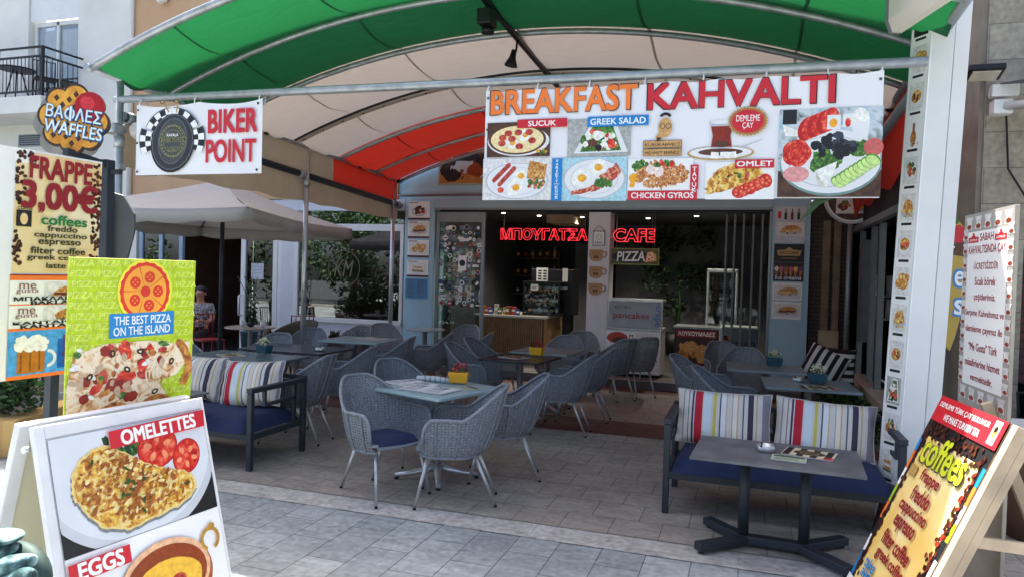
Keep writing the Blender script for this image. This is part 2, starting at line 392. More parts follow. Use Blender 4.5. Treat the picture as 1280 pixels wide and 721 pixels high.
GREEN_D = mat('leaf_dark', '#24401c', .6, var=.3, scale=3); GREEN_M = mat('leaf_mid', '#3d6428', .6, var=.3, scale=3); GREEN_L = mat('leaf_light', '#6a8f3c', .6, var=.25, scale=3)
PINKF = mat('pink_petal', '#e0628c', .6, var=.2); WHITEF = mat('cream_petal', '#ece6c0', .6, var=.1); REDF = mat('red_petal', '#c02a3a', .6, var=.2)
NAVY = mat('navy_cushion_cloth', '#17264a', .9, var=.12, scale=14, bump=.25, bscale=180)

# ------------------------------------------------------------------ ground
b = MB(); b.m(brick_mat('pavement_slabs', '#8a9193', '#9ba1a1', '#565a5c', .52, .27, .0035, .5, R(90), .55, dirt=.34, dscale=1.1, spots=.3)).add([(-60, -60, 0), (60, -60, 0), (60, 60, 0), (-60, 60, 0)], [(0, 1, 2, 3)])
struct(b.build('pavement'))
b = MB(); b.m(mat('asphalt', '#3b3c3e', .85, var=.2, scale=2, bump=.3)).add([(-60, -60, .004), (60, -60, .004), (60, -4.5, .004), (-60, -4.5, .004)], [(0, 1, 2, 3)]); struct(b.build('unseen_road'))  # unseen asphalt, added to darken the ground mirrored in the shop glass
b = MB(); b.m(mat('kerb_stone', '#8f8e8a', .8, var=.1)).span((-60, -4.5, 0), (60, -4.32, .12)); struct(b.build('kerb'))
b = MB(); b.m(brick_mat('rough_border_slabs', '#a5a29d', '#b0aca6', '#8a8884', 1.3, .5, .002, .5, 0, .8, dirt=.4, dscale=6)).add([(-5.9, 4.42, .004), (1.9, 4.42, .004), (1.9, 4.68, .004), (-5.9, 4.68, .004)], [(0, 1, 2, 3)])
struct(b.build('border_strip'))
b = MB(); b.m(brick_mat('terrace_tiles', '#938c82', '#9c958a', '#57534d', .333, .333, .0032, .5, 0, .6, dirt=.26, dscale=1.3, spots=.3)).add([(-16, 4.68, .008), (1.9, 4.68, .008), (1.9, 10.9, .008), (-16, 10.9, .008)], [(0, 1, 2, 3)])
struct(b.build('terrace_floor'))
BRN = brick_mat('brown_tile_band', '#6b3c34', '#5f332c', '#33221d', .333, .37, .004, .5, 0, .5, dirt=.2)
b = MB(); b.m(BRN)
b.add([(-5.7, 7.62, .012), (1.3, 7.62, .012), (1.3, 8.36, .012), (-5.7, 8.36, .012)], [(0, 1, 2, 3)]); b.add([(-5.7, 10.58, .012), (1.3, 10.58, .012), (1.3, 10.89, .012), (-5.7, 10.89, .012)], [(0, 1, 2, 3)])
struct(b.build('brown_floor_band'))
b = MB(); b.m(mat('step_stone', '#6d6a67', .6, var=.15, scale=4, bump=.1)).span((-5.8, 10.9, 0), (1.35, 11.46, .135)); b.m(STEEL).span((-5.8, 10.895, .136), (1.35, 10.93, .142))
struct(b.build('entrance_step'))

# ------------------------------------------------------------------ cafe building (ground floor shop)
cafe = thing('cafe_building', 'café shopfront with pale blue pillars, grey lintel and two wide dark openings under the canopy', 'building', (-2.4, 11.4, 0))
def part(name, mb, parent, base=None, **k):
    """build mb, given in world coordinates, as a child of parent"""
    p = parent.location if base is None else Vector(base)
    mb.v = [(q[0] - p.x, q[1] - p.y, q[2] - p.z) for q in mb.v]
    return mb.build(name, parent, **k)
Y0 = 11.4
for x0, x1, lb in ((-5.76, -5.2, 'left pale blue pillar'), (.31, .84, 'right pale blue pillar')):
    b = MB(); b.m(BLUE).span((x0, Y0, .135), (x1, Y0 + .5, 2.93)); b.m(BLUED).span((x1 - .012, Y0 - .012, .135), (x1 + .02, Y0 - .002, 2.74)) if x0 < -3 else b.m(GREYM).span((x0 - .04, Y0 - .01, .135), (x0 - .001, Y0 + .3, 2.74))
    part('pillar', b, cafe, bevel=.006)['label'] = lb
b = MB(); b.m(mat('white_pillar_render', '#d8d8da', .6, var=.04)).span((-2.48, Y0 + .02, .135), (-2.13, Y0 + .4, 2.75)); part('white_pillar', b, cafe, bevel=.005)
b = MB(); b.m(BLUED).span((-5.199, Y0 - .02, 2.76), (.31, Y0 + .3, 2.93)); b.m(GREYM).span((-5.199, Y0 - .03, 2.755), (.31, Y0 - .021, 2.79)); b.m(BLACK).span((-5.1, Y0 + .02, 2.72), (.27, Y0 + .2, 2.758)); part('lintel', b, cafe)
b = MB(); b.m(BLUE).span((-5.9, Y0 + .03, 2.935), (1.4, Y0 + .4, 4.6)); part('upper_wall', b, cafe)
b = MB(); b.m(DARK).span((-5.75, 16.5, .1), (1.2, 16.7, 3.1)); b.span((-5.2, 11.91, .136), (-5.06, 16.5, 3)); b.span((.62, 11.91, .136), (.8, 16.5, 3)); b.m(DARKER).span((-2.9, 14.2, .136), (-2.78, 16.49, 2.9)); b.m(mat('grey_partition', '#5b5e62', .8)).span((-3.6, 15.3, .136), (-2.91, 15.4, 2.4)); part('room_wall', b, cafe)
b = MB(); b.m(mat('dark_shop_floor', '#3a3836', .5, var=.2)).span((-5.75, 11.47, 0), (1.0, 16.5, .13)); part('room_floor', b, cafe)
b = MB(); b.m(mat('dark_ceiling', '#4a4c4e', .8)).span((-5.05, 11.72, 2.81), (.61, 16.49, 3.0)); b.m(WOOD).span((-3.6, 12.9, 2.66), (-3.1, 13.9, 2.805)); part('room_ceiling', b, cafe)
for x, y in ((-4.25, 12.3), (-3.75, 12.9), (-3.0, 13.2), (-.9, 12.9), (-1.8, 13.4)):
    b = MB(); b.m(STEEL).lathe([(.05, 0), (.05, .02)], (x, y, 2.785), 14); b.m(lit_mat('downlight_glow', '#fff1dc', 6)).lathe([(.036, 0), (.036, .004)], (x, y, 2.78), 14); part('downlight', b, cafe)
    l_ = bpy.data.lights.new('downlight_lamp', 'SPOT'); l_.energy = 22; l_.spot_size = R(130); l_.spot_blend = .6; l_.shadow_soft_size = .04; l_.color = (1, .9, .76); lo = bpy.data.objects.new('downlight_lamp', l_); C.objects.link(lo); lo.parent = cafe; lo.location = (x + 2.4, y - 11.4, 2.76)
# stickered fixed door leaf on the left, glass door leaf, folded leaves at right
b = MB(); b.m(GREYM)
b.span((-5.17, Y0 + .03, .14), (-5.11, Y0 + .09, 2.72)); b.span((-4.33, Y0 + .03, .14), (-4.27, Y0 + .09, 2.72)); b.span((-5.11, Y0 + .03, 2.55), (-4.33, Y0 + .09, 2.72)); b.span((-5.11, Y0 + .03, .14), (-4.33, Y0 + .09, .26)); leaf = part('door_leaf', b, cafe, bevel=.004)
def sub(name, mb, parent, base, **k):
    return part(name, mb, parent, base, **k)
B0 = cafe.location
b = MB(); b.m(GLASS).span((-5.11, Y0 + .055, .26), (-4.33, Y0 + .065, 2.55)); sub('pane', b, leaf, B0)
b = MB(); stc = [INKW, INKW, PLASTW, INKB, INKB, mat('sticker_grey', '#8a8f92', .5), mat('sticker_red', '#9a3438', .5), mat('sticker_blue', '#3b5f86', .5), mat('sticker_tan', '#a58a62', .5), mat('sticker_green', '#3f6a50', .5)]
cells = [(i, j) for i in range(10) for j in range(15)]; rnd.shuffle(cells)
for i, j in cells[:118]:
    cx, cz = -5.06 + i * .075 + rnd.uniform(-.02, .02), 1.15 + j * .093 + rnd.uniform(-.02, .02); q = rnd.uniform(.025, .05); b.m(rnd.choice(stc))
    if rnd.random() < .5: b.ell(cx, cz, q, q, 14); b.m(rnd.choice(stc)).ell(cx, cz, q * .65, q * .65, 12); b.m(rnd.choice(stc)).rect(cx - q * .4, cz - q * .12, cx + q * .4, cz + q * .12)
    else:
        k = rnd.uniform(.5, 1); b.rect(cx - q, cz - q * k, cx + q, cz + q * k, rnd.choice((0, 0, .2, .785))); b.m(rnd.choice(stc)).rect(cx - q * .7, cz - q * .2, cx + q * .7, cz + q * .25)
b.m(INKW).rect(-4.75, 1.72, -4.6, 1.98); b.m(INKB).ell(-4.675, 1.85, .055, .055)
b.v = [(x, y + Y0 + .054, z) for x, y, z in b.v]; sub('stickers', b, leaf, B0)
for k, x in enumerate((-.36, -.24, -.11, .03, .16)):
    b = MB(); b.m(mat('dull_white_frame', '#6b7173', .5)).span((x, Y0 + .04, .15), (x + .028, Y0 + .1 + .05 * k, 2.7)); b.span((x + .002, Y0 + .06, .15), (x + .035, Y0 + .75, .22)); b.span((x + .002, Y0 + .06, 2.62), (x + .035, Y0 + .75, 2.7)); b.span((x, Y0 + .72, .15), (x + .025, Y0 + .78, 2.7))
    lf = part('folding_door_leaf', b, cafe, bevel=.003); b = MB(); b.m(GLASS).span((x + .014, Y0 + .11 + .05 * k, .22), (x + .02, Y0 + .72, 2.62)); sub('pane', b, lf, B0)
b = MB(); b.m(mat('pale_back_wall', '#6f7072', .8)).span((-2.75, 15.55, .14), (.6, 15.6, 2.9)); part('mural_wall', b, cafe)

# ------------------------------------------------------------------ glass shop on the left and the apartment house above
apt = thing('apartment_building', 'cream and tan apartment house with a black railed balcony above the white glass shopfront', 'building', (-12, 11.4, 0))
b = MB(); b.m(OFFW)
b.span((-34, Y0, 5.0), (-14.78, Y0 + .4, 16.4)); b.span((-13.38, Y0, 5.0), (-11.98, Y0 + .4, 16.4)); b.span((-14.78, Y0, 7.35), (-13.38, Y0 + .4, 16.4)); b.span((-34, Y0, 2.95), (-11.98, Y0 + .4, 5.0)); b.span((-34, Y0, 0), (-11.75, Y0 + .4, 2.95))
part('wall', b, apt)
b = MB(); b.m(TAN).span((-11.979, Y0 - .02, 2.95), (-5.91, Y0 + .42, 16.4)); b.span((-5.905, Y0 - .01, 4.61), (8, Y0 + .9, 16.4)); part('side_wall', b, apt)['label'] = 'tan rendered upper wall'
b = MB(); b.m(mat('shop_white', '#cdd0d4', .5, var=.05)).span((-8.02, Y0 + .0, 0), (-5.77, Y0 + .3, .72)); b.span((-8.3, Y0, 0), (-8.02, Y0 + .3, 2.95)); b.span((-11.75, Y0, 2.75), (-8.3, Y0 + .3, 2.94)); b.span((-8.02, Y0, 2.74), (-5.77, Y0 + .3, 2.94)); part('shopfront_wall', b, apt)
b = MB(); b.m(WHITE); b.span((-8.019, Y0 - .05, .72), (-5.775, Y0 + .12, .80)); b.span((-8.018, Y0 - .01, 2.38), (-5.776, Y0 + .1, 2.50)); b.span((-8.018, Y0 - .01, .80), (-7.93, Y0 + .1, 2.38)); b.span((-5.84, Y0 - .01, .80), (-5.776, Y0 + .1, 2.38)); wn = part('window', b, apt, bevel=.004)
A0 = apt.location
b = MB(); b.m(GLASSR).span((-7.93, Y0 + .03, .8), (-5.84, Y0 + .036, 2.38)); b.span((-8.01, Y0 + .03, 2.5), (-5.78, Y0 + .036, 2.74)); sub('pane', b, wn, A0)
b = MB(); GOLD = mat('gold_decal', '#6e6544', .5); b.m(GOLD).ring(-6.98, 1.7, .33, .318).text('KM', -6.98, 1.7, .4, .3, GOLD, shear=.3); b.v = [(x, y + Y0 + .028, z) for x, y, z in b.v]; sub('decal', b, wn, A0)
b = MB(); b.m(WHITE); b.span((-9.22, Y0 + .02, .02), (-9.12, Y0 + .09, 2.6)); b.span((-8.5, Y0 + .02, .02), (-8.4, Y0 + .09, 2.6)); b.span((-9.12, Y0 + .02, 2.5), (-8.5, Y0 + .09, 2.6)); b.span((-9.12, Y0 + .02, .02), (-8.5, Y0 + .09, .15)); b.span((-8.39, Y0 + .02, 0), (-8.301, Y0 + .09, 2.74)); b.span((-11.74, Y0 + .02, 2.6), (-8.4, Y0 + .09, 2.745)); dr = part('glass_door', b, apt, bevel=.004)
b = MB(); b.m(GLASS).span((-9.12, Y0 + .05, .15), (-8.5, Y0 + .056, 2.5)); sub('pane', b, dr, A0)
b = MB(); b.m(WHITE).tube([(-9.17, Y0 + .0, .75), (-9.17, Y0 - .08, .77), (-9.17, Y0 - .08, 1.13), (-9.17, Y0, 1.15)], .018); sub('handle', b, dr, A0)
b = MB(); b.m(mat('paper_notice', '#b7bcc2', .6)).rect(-9.0, 1.45, -8.72, 1.75); b.m(GREYM).rect(-8.97, 1.68, -8.75, 1.69).rect(-8.97, 1.62, -8.78, 1.63).rect(-8.97, 1.56, -8.76, 1.57); b.v = [(x, y + Y0 + .045, z) for x, y, z in b.v]; sub('notice', b, dr, A0)
b = MB(); bl = mat('blue_grey_frame', '#8fa3b4', .5); b.m(bl)
for x in (-11.7, -11.2, -10.7): b.span((x, Y0 + .02, .02), (x + .09, Y0 + .09, 2.4))
b.span((-11.61, Y0 + .02, 2.3), (-11.2, Y0 + .088, 2.4)); b.span((-11.11, Y0 + .02, 2.3), (-10.7, Y0 + .088, 2.4)); d2 = part('glass_door', b, apt, bevel=.004); d2['label'] = 'blue grey double glass door'
b = MB(); b.m(GLASSR).span((-11.61, Y0 + .05, .1), (-11.2, Y0 + .055, 2.3)); b.span((-11.11, Y0 + .05, .1), (-10.7, Y0 + .055, 2.3)); sub('pane', b, d2, A0)
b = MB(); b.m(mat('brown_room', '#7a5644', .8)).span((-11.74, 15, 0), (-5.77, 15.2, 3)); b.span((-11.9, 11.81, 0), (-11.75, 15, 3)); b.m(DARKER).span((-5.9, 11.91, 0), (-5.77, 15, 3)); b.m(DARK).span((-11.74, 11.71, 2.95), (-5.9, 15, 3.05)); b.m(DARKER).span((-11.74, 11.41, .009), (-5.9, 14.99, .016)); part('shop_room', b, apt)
b = MB(); b.m(OFFW).span((-22, 10.45, 4.57), (-13.2, Y0 - .001, 4.9)); bal = part('balcony', b, apt, bevel=.01)
b = MB(); b.m(BLACK)
for z in (5.0, 5.68, 5.86): b.bar((-22, 10.51, z), (-13.22, 10.51, z), .045, .03); b.bar((-13.24, 10.53, z), (-13.24, Y0 - .01, z), .045, .03)
for k in range(8): b.box((-13.24 - k * 1.2, 10.51, 5.38), (.05, .05, .97))
for k in range(100): b.tube([(-13.3 - k * .1, 10.51, 5.0), (-13.3 - k * .1, 10.51, 5.66)], .008, 5)
for k in range(7): b.tube([(-13.24, 10.6 + k * .115, 5.0), (-13.24, 10.6 + k * .115, 5.66)], .008, 5)
sub('railing', b, bal, A0)
b = MB(); b.m(WHITE)
for x in (-14.72, -14.1, -13.46): b.span((x, Y0 + .1, 4.9), (x + .07, Y0 + .18, 6.75))
b.span((-14.65, Y0 + .1, 6.66), (-13.46, Y0 + .18, 6.75)); bd = part('balcony_door', b, apt, bevel=.004)
b = MB(); b.m(GLASS).span((-14.65, Y0 + .13, 4.9), (-14.1, Y0 + .136, 6.66)); b.span((-14.03, Y0 + .13, 4.9), (-13.46, Y0 + .136, 6.66)); sub('pane', b, bd, A0)
b = MB(); lace = cloth_mat('net_curtain', '#c9ccd2', .3)
b.m(lace).grid([[(-14.65 + i * .02, Y0 + .3 + .02 * math.sin(i * .9), z) for i in range(60)] for z in (4.95, 6.64)]); sub('net_curtain', b, bd, A0)
b = MB(); b.m(mat('room_behind_net', '#4a4e55', .9)).span((-15, 12.2, 4.6), (-13.2, 12.3, 7)); sub('room', b, bd, A0)
b = MB(); b.m(PLASTW)
for k in range(16): b.box((-14.08, Y0 + .06, 6.78 + k * .036), (1.4, .03, .034), rot=Matrix.Rotation(.12, 3, 'X'))
part('roller_shutter', b, apt)
b = MB(); b.m(GREYM).span((-15.0, Y0 - .02, 4.1), (-14.35, Y0 - .001, 4.36)); b.m(BLACK)
for k in range(5): b.box((-14.675, Y0 - .03, 4.14 + k * .046), (.6, .015, .016))
part('vent_grille', b, apt)
b = MB(); b.m(PLASTW).tube([(-11.9, Y0 - .06, 2.96), (-11.9, Y0 - .06, 15)], .05, 10); part('downpipe', b, apt)
b = MB(); b.m(GREYM).lathe([(.07, 0), (.07, .03)], (-11.1, Y0 - .05, 6.9), 14, Matrix.Rotation(R(90), 3, 'X')); b.m(PLASTW).ball((-11.1, Y0 - .12, 6.88), (.13, .09, .11), 14, 8); part('wall_lamp', b, apt)
# curtains in the window
for k, (x0, x1, g) in enumerate(((-7.92, -7.25, 0), (-6.25, -5.86, 1))):
    rows = []
    for i in range(9):
        z = 2.36 - i * .19; t_ = i / 8; x = (x0, x0 + (x1 - x0) * (1 - .75 * t_ ** .8)) if not g else (x1 - (x1 - x0) * (1 - .6 * t_ ** .8), x1)
        rows.append([(x[0] + (x[1] - x[0]) * j / 24, 11.75 + .03 * math.sin(j * 1.6), z) for j in range(25)])
    b = MB(); b.m(lace).grid(rows); tag(b.build('curtain'), ('wide white drape gathered to the left side of the shop window', 'narrow white drape at the right end of the shop window')[k], 'curtain', 'curtains in the left shop window')

# ------------------------------------------------------------------ neighbour on the right
STONE = brick_mat('stone_cladding', '#a89f8c', '#958b79', '#6f695f', .9, .30, .004, .5, (R(90), 0, 0), .7, dirt=.35, dscale=5)
REDB = brick_mat('red_brick', '#5a2f2a', '#4a2622', '#2f2625', .21, .07, .008, .5, (R(90), 0, 0), .8)
TANB = brick_mat('tan_brick', '#4f4236', '#453a30', '#2a2521', .2, .06, .008, .5, (R(90), 0, 0), .8)
nb = thing('stone_clad_building', 'neighbouring building with stone clad pier, dark shop entrance and a strip of red brick', 'building', (1.85, 7, 0))
b = MB(); b.m(STONE).span((1.84, 7.0, 0), (2.16, 7.45, 15)); part('pier', b, nb)
b = MB(); b.m(mat('stone_side', '#827b70', .75, var=.2, scale=4, bump=.2)).span((1.80, 7.02, 0), (1.839, 8.1, 15)); part('pier_side', b, nb)
b = MB(); b.m(REDB).span((2.17, 7.12, .9), (5, 7.4, 2.05)); b.span((2.17, 7.12, 2.14), (5, 7.4, 2.95)); b.m(mat('window_band', '#9aa0a4', .5)).span((2.165, 7.08, 2.05), (5, 7.4, 2.139)); part('brick_wall', b, nb)
b = MB(); b.m(mat('dark_blue_panel', '#20242d', .3)).span((2.165, 7.1, 2.952), (5, 7.3, 6)); part('dark_panel', b, nb)
b = MB(); b.m(mat('wine_sign_wood', '#7b5a30', .5)).span((2.22, 7.09, 1.72), (2.6, 7.118, 1.95)); part('plaque', b, nb)
b = MB(); b.m(TANB).span((.86, Y0 + .1, 0), (1.42, Y0 + .4, 2.9)); part('brick_return', b, nb)
b = MB(); b.m(mat('tan_board', '#7d6b55', .7, var=.2)).span((1.02, Y0 + .06, .7), (1.12, Y0 + .099, 2.6)); b.span((1.17, Y0 + .04, .7), (1.26, Y0 + .099, 2.6)); b.m(mat('sandstone_block', '#a8977a', .8, var=.2)).span((1.0, Y0 + .0, .4), (1.27, Y0 + .099, 1.0)); part('door_surround', b, nb)
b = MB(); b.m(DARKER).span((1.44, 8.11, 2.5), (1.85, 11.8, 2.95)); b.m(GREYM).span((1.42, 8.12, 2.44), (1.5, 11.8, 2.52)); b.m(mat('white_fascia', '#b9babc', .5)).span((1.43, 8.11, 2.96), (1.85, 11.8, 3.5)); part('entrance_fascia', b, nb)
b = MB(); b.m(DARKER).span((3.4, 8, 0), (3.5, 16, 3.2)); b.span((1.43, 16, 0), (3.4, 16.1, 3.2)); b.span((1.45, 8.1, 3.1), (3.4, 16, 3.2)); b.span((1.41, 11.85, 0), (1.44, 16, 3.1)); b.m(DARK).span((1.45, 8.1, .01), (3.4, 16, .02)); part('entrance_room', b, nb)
for y in (8.6, 9.7, 10.3, 11.3): b = MB(); b.m(GREYM).span((1.5, y, .42), (1.57, y + .08, 2.44)); part('mullion', b, nb)
b = MB(); b.m(mat('light_frame', '#6f767b', .5)).span((1.48, 10.9, .9), (1.58, 11.2, 2.3)); part('door_panel', b, nb)
b = MB(); b.m(mat('ledge_marble', '#c9c4b6', .6, var=.1)).span((1.40, 8.0, .30), (1.62, 11.3, .42)); b.m(OFFW).span((1.45, 8.0, 0), (1.6, 11.3, .30)); part('window_ledge', b, nb, bevel=.01)
b = MB(); b.m(GREYM).span((1.66, 12.2, 1.5), (2.5, 12.4, 1.53)); b.span((1.66, 12.2, 1.15), (2.5, 12.4, 1.18))
for i in range(5):
    b.m(PLASTW).lathe([(.05, 0), (.06, .3)], (1.75 + i * .16, 12.3, 1.53), 8); b.lathe([(.05, 0), (.06, .3)], (1.75 + i * .16, 12.3, 1.18), 8)
part('cup_shelf', b, nb)

# ------------------------------------------------------------------ barrel canopy
XL, XR, RISE = -5.83, 1.22, .726
YS = (5.10, 6.01, 6.97, 8.24, 9.35, 10.44, 11.30)
XC, HW = (XL + XR) / 2, (XR - XL) / 2; RAD = (HW * HW + RISE * RISE) / (2 * RISE)
def zc(x, y): return 3.477 - .038 * (y - 5.0) + math.sqrt(RAD * RAD - (x - XC) ** 2) - (RAD - RISE)
can = thing('barrel_canopy', 'arched canopy of green, white and red fabric stretched over grey pipes above the terrace', 'canopy', (XC, 8.2, 0))
FG = cloth_mat('green_canvas', '#0f5638', .21, '#1c6c38', .22); FW = cloth_mat('white_canvas', '#bdb2a4', .46, '#c9bcab', .08); FR = cloth_mat('red_canvas', '#c02a20', .48, '#e03c28', .08)
xs = [XL + (XR - XL) * i / 48 for i in range(49)]
SG = cloth_mat('green_seam', '#0e4a30', .12, '#1a5a32', .1); SW = cloth_mat('white_seam', '#b3a899', .4, '#b9ad9c', .05); SR = cloth_mat('red_seam', '#8e1f18', .25, '#a02a1c', .05)
for k in range(6):
    rows = []
    for t_ in [i / 14 for i in range(15)]:
        y = YS[k] + (YS[k + 1] - YS[k]) * t_
        rows.append([(x, y, zc(x, y) + .045 - .09 * math.sin(math.pi * t_) + (.006 * math.sin(x * 9 + k) + .022 * math.exp(-min(x - XL, XR - x) / .45) * math.sin(y * 17 + x * 9) + .010 * math.exp(-min(x - XL, XR - x) / 1.4) * math.sin(y * 11 - x * 6 + k * 2)) * math.sin(math.pi * t_)) for x in xs])
    b = MB(); b.m((FG, FG, FW, FW, FR, FR)[k]).grid(rows)
    b.m((SG, SG, SW, SW, SR, SR)[k])
    for i0 in (6, 15, 24, 33, 42): b.grid([[(r_[i0][0] + d, r_[i0][1], r_[i0][2] - .004 - d * .0) for r_ in rows] for d in (-.014, .014)])
    f = part('fabric_panel', b, can)
    f['label'] = ('green fabric panel at the sunny front edge', 'second green fabric panel', 'front white fabric panel', 'back white fabric panel', 'front red fabric panel', 'red fabric panel by the wall')[k]
for k, y in enumerate(YS):
    b = MB(); b.m(FW if k == 3 else GALV)
    if k == 3: b.grid([[(x, y + d, zc(x, y) - .012) for x in xs] for d in (-.06, .06)]); b.m(BLACK); [b.lathe([(.012, 0), (.012, .012)], (xs[i], y, zc(xs[i], y) - .026), 8) for i in range(1, 48, 2)]; b.m(BLACK).tube([(x, y, zc(x, y) + .035) for x in xs], .02)
    else: b.tube([(x, y, zc(x, y)) for x in xs], .028 if k else .036, 10)
    part('arch_rib', b, can)
for x in (XL, XR):
    b = MB(); b.m(GALV if x < 0 else GREYM).tube([(x, 5.05, zc(x, 5.05)), (x, 11.35, zc(x, 11.35))], .034, 10); b.m(BLACK)
    for y in (7.6, 9.9, 11.2): b.lathe([(.05, -.04), (.05, .04)], (x, y, zc(x, y)), 10, Matrix.Rotation(R(90), 3, 'X'))
    part('eave_pipe', b, can)
b = MB(); b.m(BLACK).bar((XC, 5.1, zc(XC, 5.1) - .045), (XC, 8.55, zc(XC, 8.55) - .06), .05, .05); part('ridge_bar', b, can, bevel=.006)
for x, y, g in ((XL, 5.43, GALV), (XL, 8.53, STEEL), (XL, 11.08, STEEL), (1.3, 10.8, GREYM)):
    b = MB(); b.m(g).tube([(x, y, .0), (x, y, zc(x, y) - .02)], .036, 12); b.m(STEEL).lathe([(.09, 0), (.09, .012), (.045, .03)], (x, y, .012), 14); b.m(GALV).lathe([(.05, -.05), (.05, .05)], (x, y, 2.86), 12)
    part('post', b, can)
b = MB(); b.m(GALV).tube([(XL - .05, 5.43, 3.265), (1.08, 5.43, 3.188)], .036, 12); b.m(PLASTW)
part('banner_pipe', b, can)
b = MB(); b.m(GREYM).tube([(XL, 11.2, 2.98), (XR, 11.2, 2.98)], .02, 8); part('tie_pipe', b, can)
# side blind, rolled up below the left eave, with its canvas skirt
BEI = cloth_mat('beige_canvas', '#ada08e', .25, '#b59a78', .14)
rows = []
for z in (0, .35, .7, 1):
    r_ = []
    for i in range(60):
        y = 5.5 + i * .103; zt, zb = 3.02 - .045 * (y - 7.6), 2.62 - .008 * (y - 7.6) + .012 * math.sin(i * .7)
        r_.append((XL - .09 - .03 * math.sin(i * .55) * z, y, zt + (zb - zt) * z))
    rows.append(r_)
b = MB(); b.m(BEI).grid(rows[:]); part('side_skirt', b, can)
rows = [[(XL + .03, 7.35 + i * .2, (zc(XL, 7.3 + i * .2) - .03) * (1 - t_) + (3.04 - .045 * (i * .2 - .25)) * t_) for i in range(20)] for t_ in (0, 1)]
b = MB(); b.m(BEI).grid([r_[:10] for r_ in rows]); b.m(FR).grid([r_[9:] for r_ in rows]); part('side_panel', b, can)
b = MB(); b.m(CHAR).tube([(XL - .03, 5.5, 3.12), (XL - .03, 11.5, 2.83)], .05, 12); b.m(GALV)
for y in (5.6, 8.45, 11.3): b.lathe([(.062, -.07), (.062, .07)], (XL - .03, y, 3.115 - .0485 * (y - 5.5)), 12, Matrix.Rotation(R(90), 3, 'X'))
part('rolled_blind', b, can)
rows = []
for t_ in (0, .25, .5, .75, 1):
    rows.append([(XR + .02 + .1 * t_, 6.6 + i * .2, zc(XR, 6.6 + i * .2) - .02 - (.62 + .05 * math.sin(i)) * t_) for i in range(24)])
b = MB(); b.m(FR).grid(rows); part('side_panel', b, can)['label'] = 'red side panel hanging from the right eave'
b = MB(); b.m(GREYM).tube([(XR - .03, 6.2, 3.24), (XR - .03, 11.2, 2.96)], .045, 12); part('rolled_blind', b, can)
# clear blind bundled at the front left post
b = MB(); b.m(mat('frosted_plastic', '#b5b2aa', .35, var=.12))
b.lathe([(.05, 0), (.09, .03), (.09, .3), (.06, .34)], (-5.72, 5.5, 2.95), 12, Matrix.Rotation(R(75), 3, 'Y')); b.box((-5.66, 5.6, 2.72), (.2, .1, .34)); b.m(GALV).box((-5.86, 5.4, 2.98), (.16, .16, .1)); b.box((-5.83, 5.43, 2.62), (.1, .1, .08)); part('bundled_blind', b, can, bevel=.02)
# spotlights and junction box hanging from the ridge bar
for (y, lb, nm) in ((6.15, 'black junction box clamped on the ridge bar under the green fabric', 'junction_box'), (6.95, 'small black spotlight hanging from the ridge bar under the white fabric', 'spotlight')):
    z = zc(XC, y) - .09; t_ = thing(nm, lb, 'light' if nm == 'spotlight' else 'electric box', (XC, y, z))
    if nm == 'spotlight':
        b = MB(); b.m(BLACK).lathe([(.025, 0), (.035, -.08), (.07, -.16), (.066, -.165)], (-.03, 0, -.08), 14, Matrix.Rotation(.2, 3, 'Y')); b.build('lamp_head', t_); b = MB(); b.m(BLACK).tube([(0, 0, .01), (-.01, 0, -.1)], .012); b.build('bracket', t_)
    else:
        b = MB(); b.m(BLACK).box((-.03, 0, -.07), (.13, .2, .14)); b.build('casing', t_, bevel=.012); b = MB(); b.m(BLACK).lathe([(.05, 0), (.06, -.05)], (-.03, .03, -.14), 12); b.build('lamp_head', t_)
# white post with the strip of menu pictures, slightly off plumb
post = thing('white_post', 'tall white aluminium post at the right with a strip of menu pictures', 'post', (1.125, 5.66, 0), rot=(0, R(1.9), 0))
b = MB(); b.m(WHITE); b.span((-.115, -.1, 0), (.03, .1, 5)); b.span((.036, -.085, 0), (.125, .1, 5)); b.m(GREYM).span((.03, -.075, 0), (.036, .09, 5)); b.build('shaft', post, bevel=.008)
cs = thing('awning_housing', 'cream awning cassette jutting over the top of the white post', 'awning', (.88, 5.35, 3.36))
b = MB(); d = Vector((.62, -1.95, .03)); e1 = Vector((1, .32, 0)).normalized(); e3 = Vector((0, 0, 1))
prof = [(-.07, .34), (-.07, .08), (-.04, 0), (.02, 0), (.06, .06), (.1, .1), (.1, .34)]
o = [e1 * x + e3 * z for x, z in prof]; n_ = len(o)
b.m(mat('cream_casing', '#cfc7b6', .5, var=.06)).add(o + [q + d for q in o], [tuple(range(n_)), tuple(range(2 * n_ - 1, n_ - 1, -1))] + [(i + n_, (i + 1) % n_ + n_, (i + 1) % n_, i) for i in range(n_)]); b.build('casing', cs); b = MB(); b.m(GREYM).add([q * 1.06 - d * .01 for q in o] + [q * 1.06 + d * .01 for q in o], [tuple(range(n_)), tuple(range(2 * n_ - 1, n_ - 1, -1))] + [(i + n_, (i + 1) % n_ + n_, (i + 1) % n_, i) for i in range(n_)]); b.build('end_cap', cs)
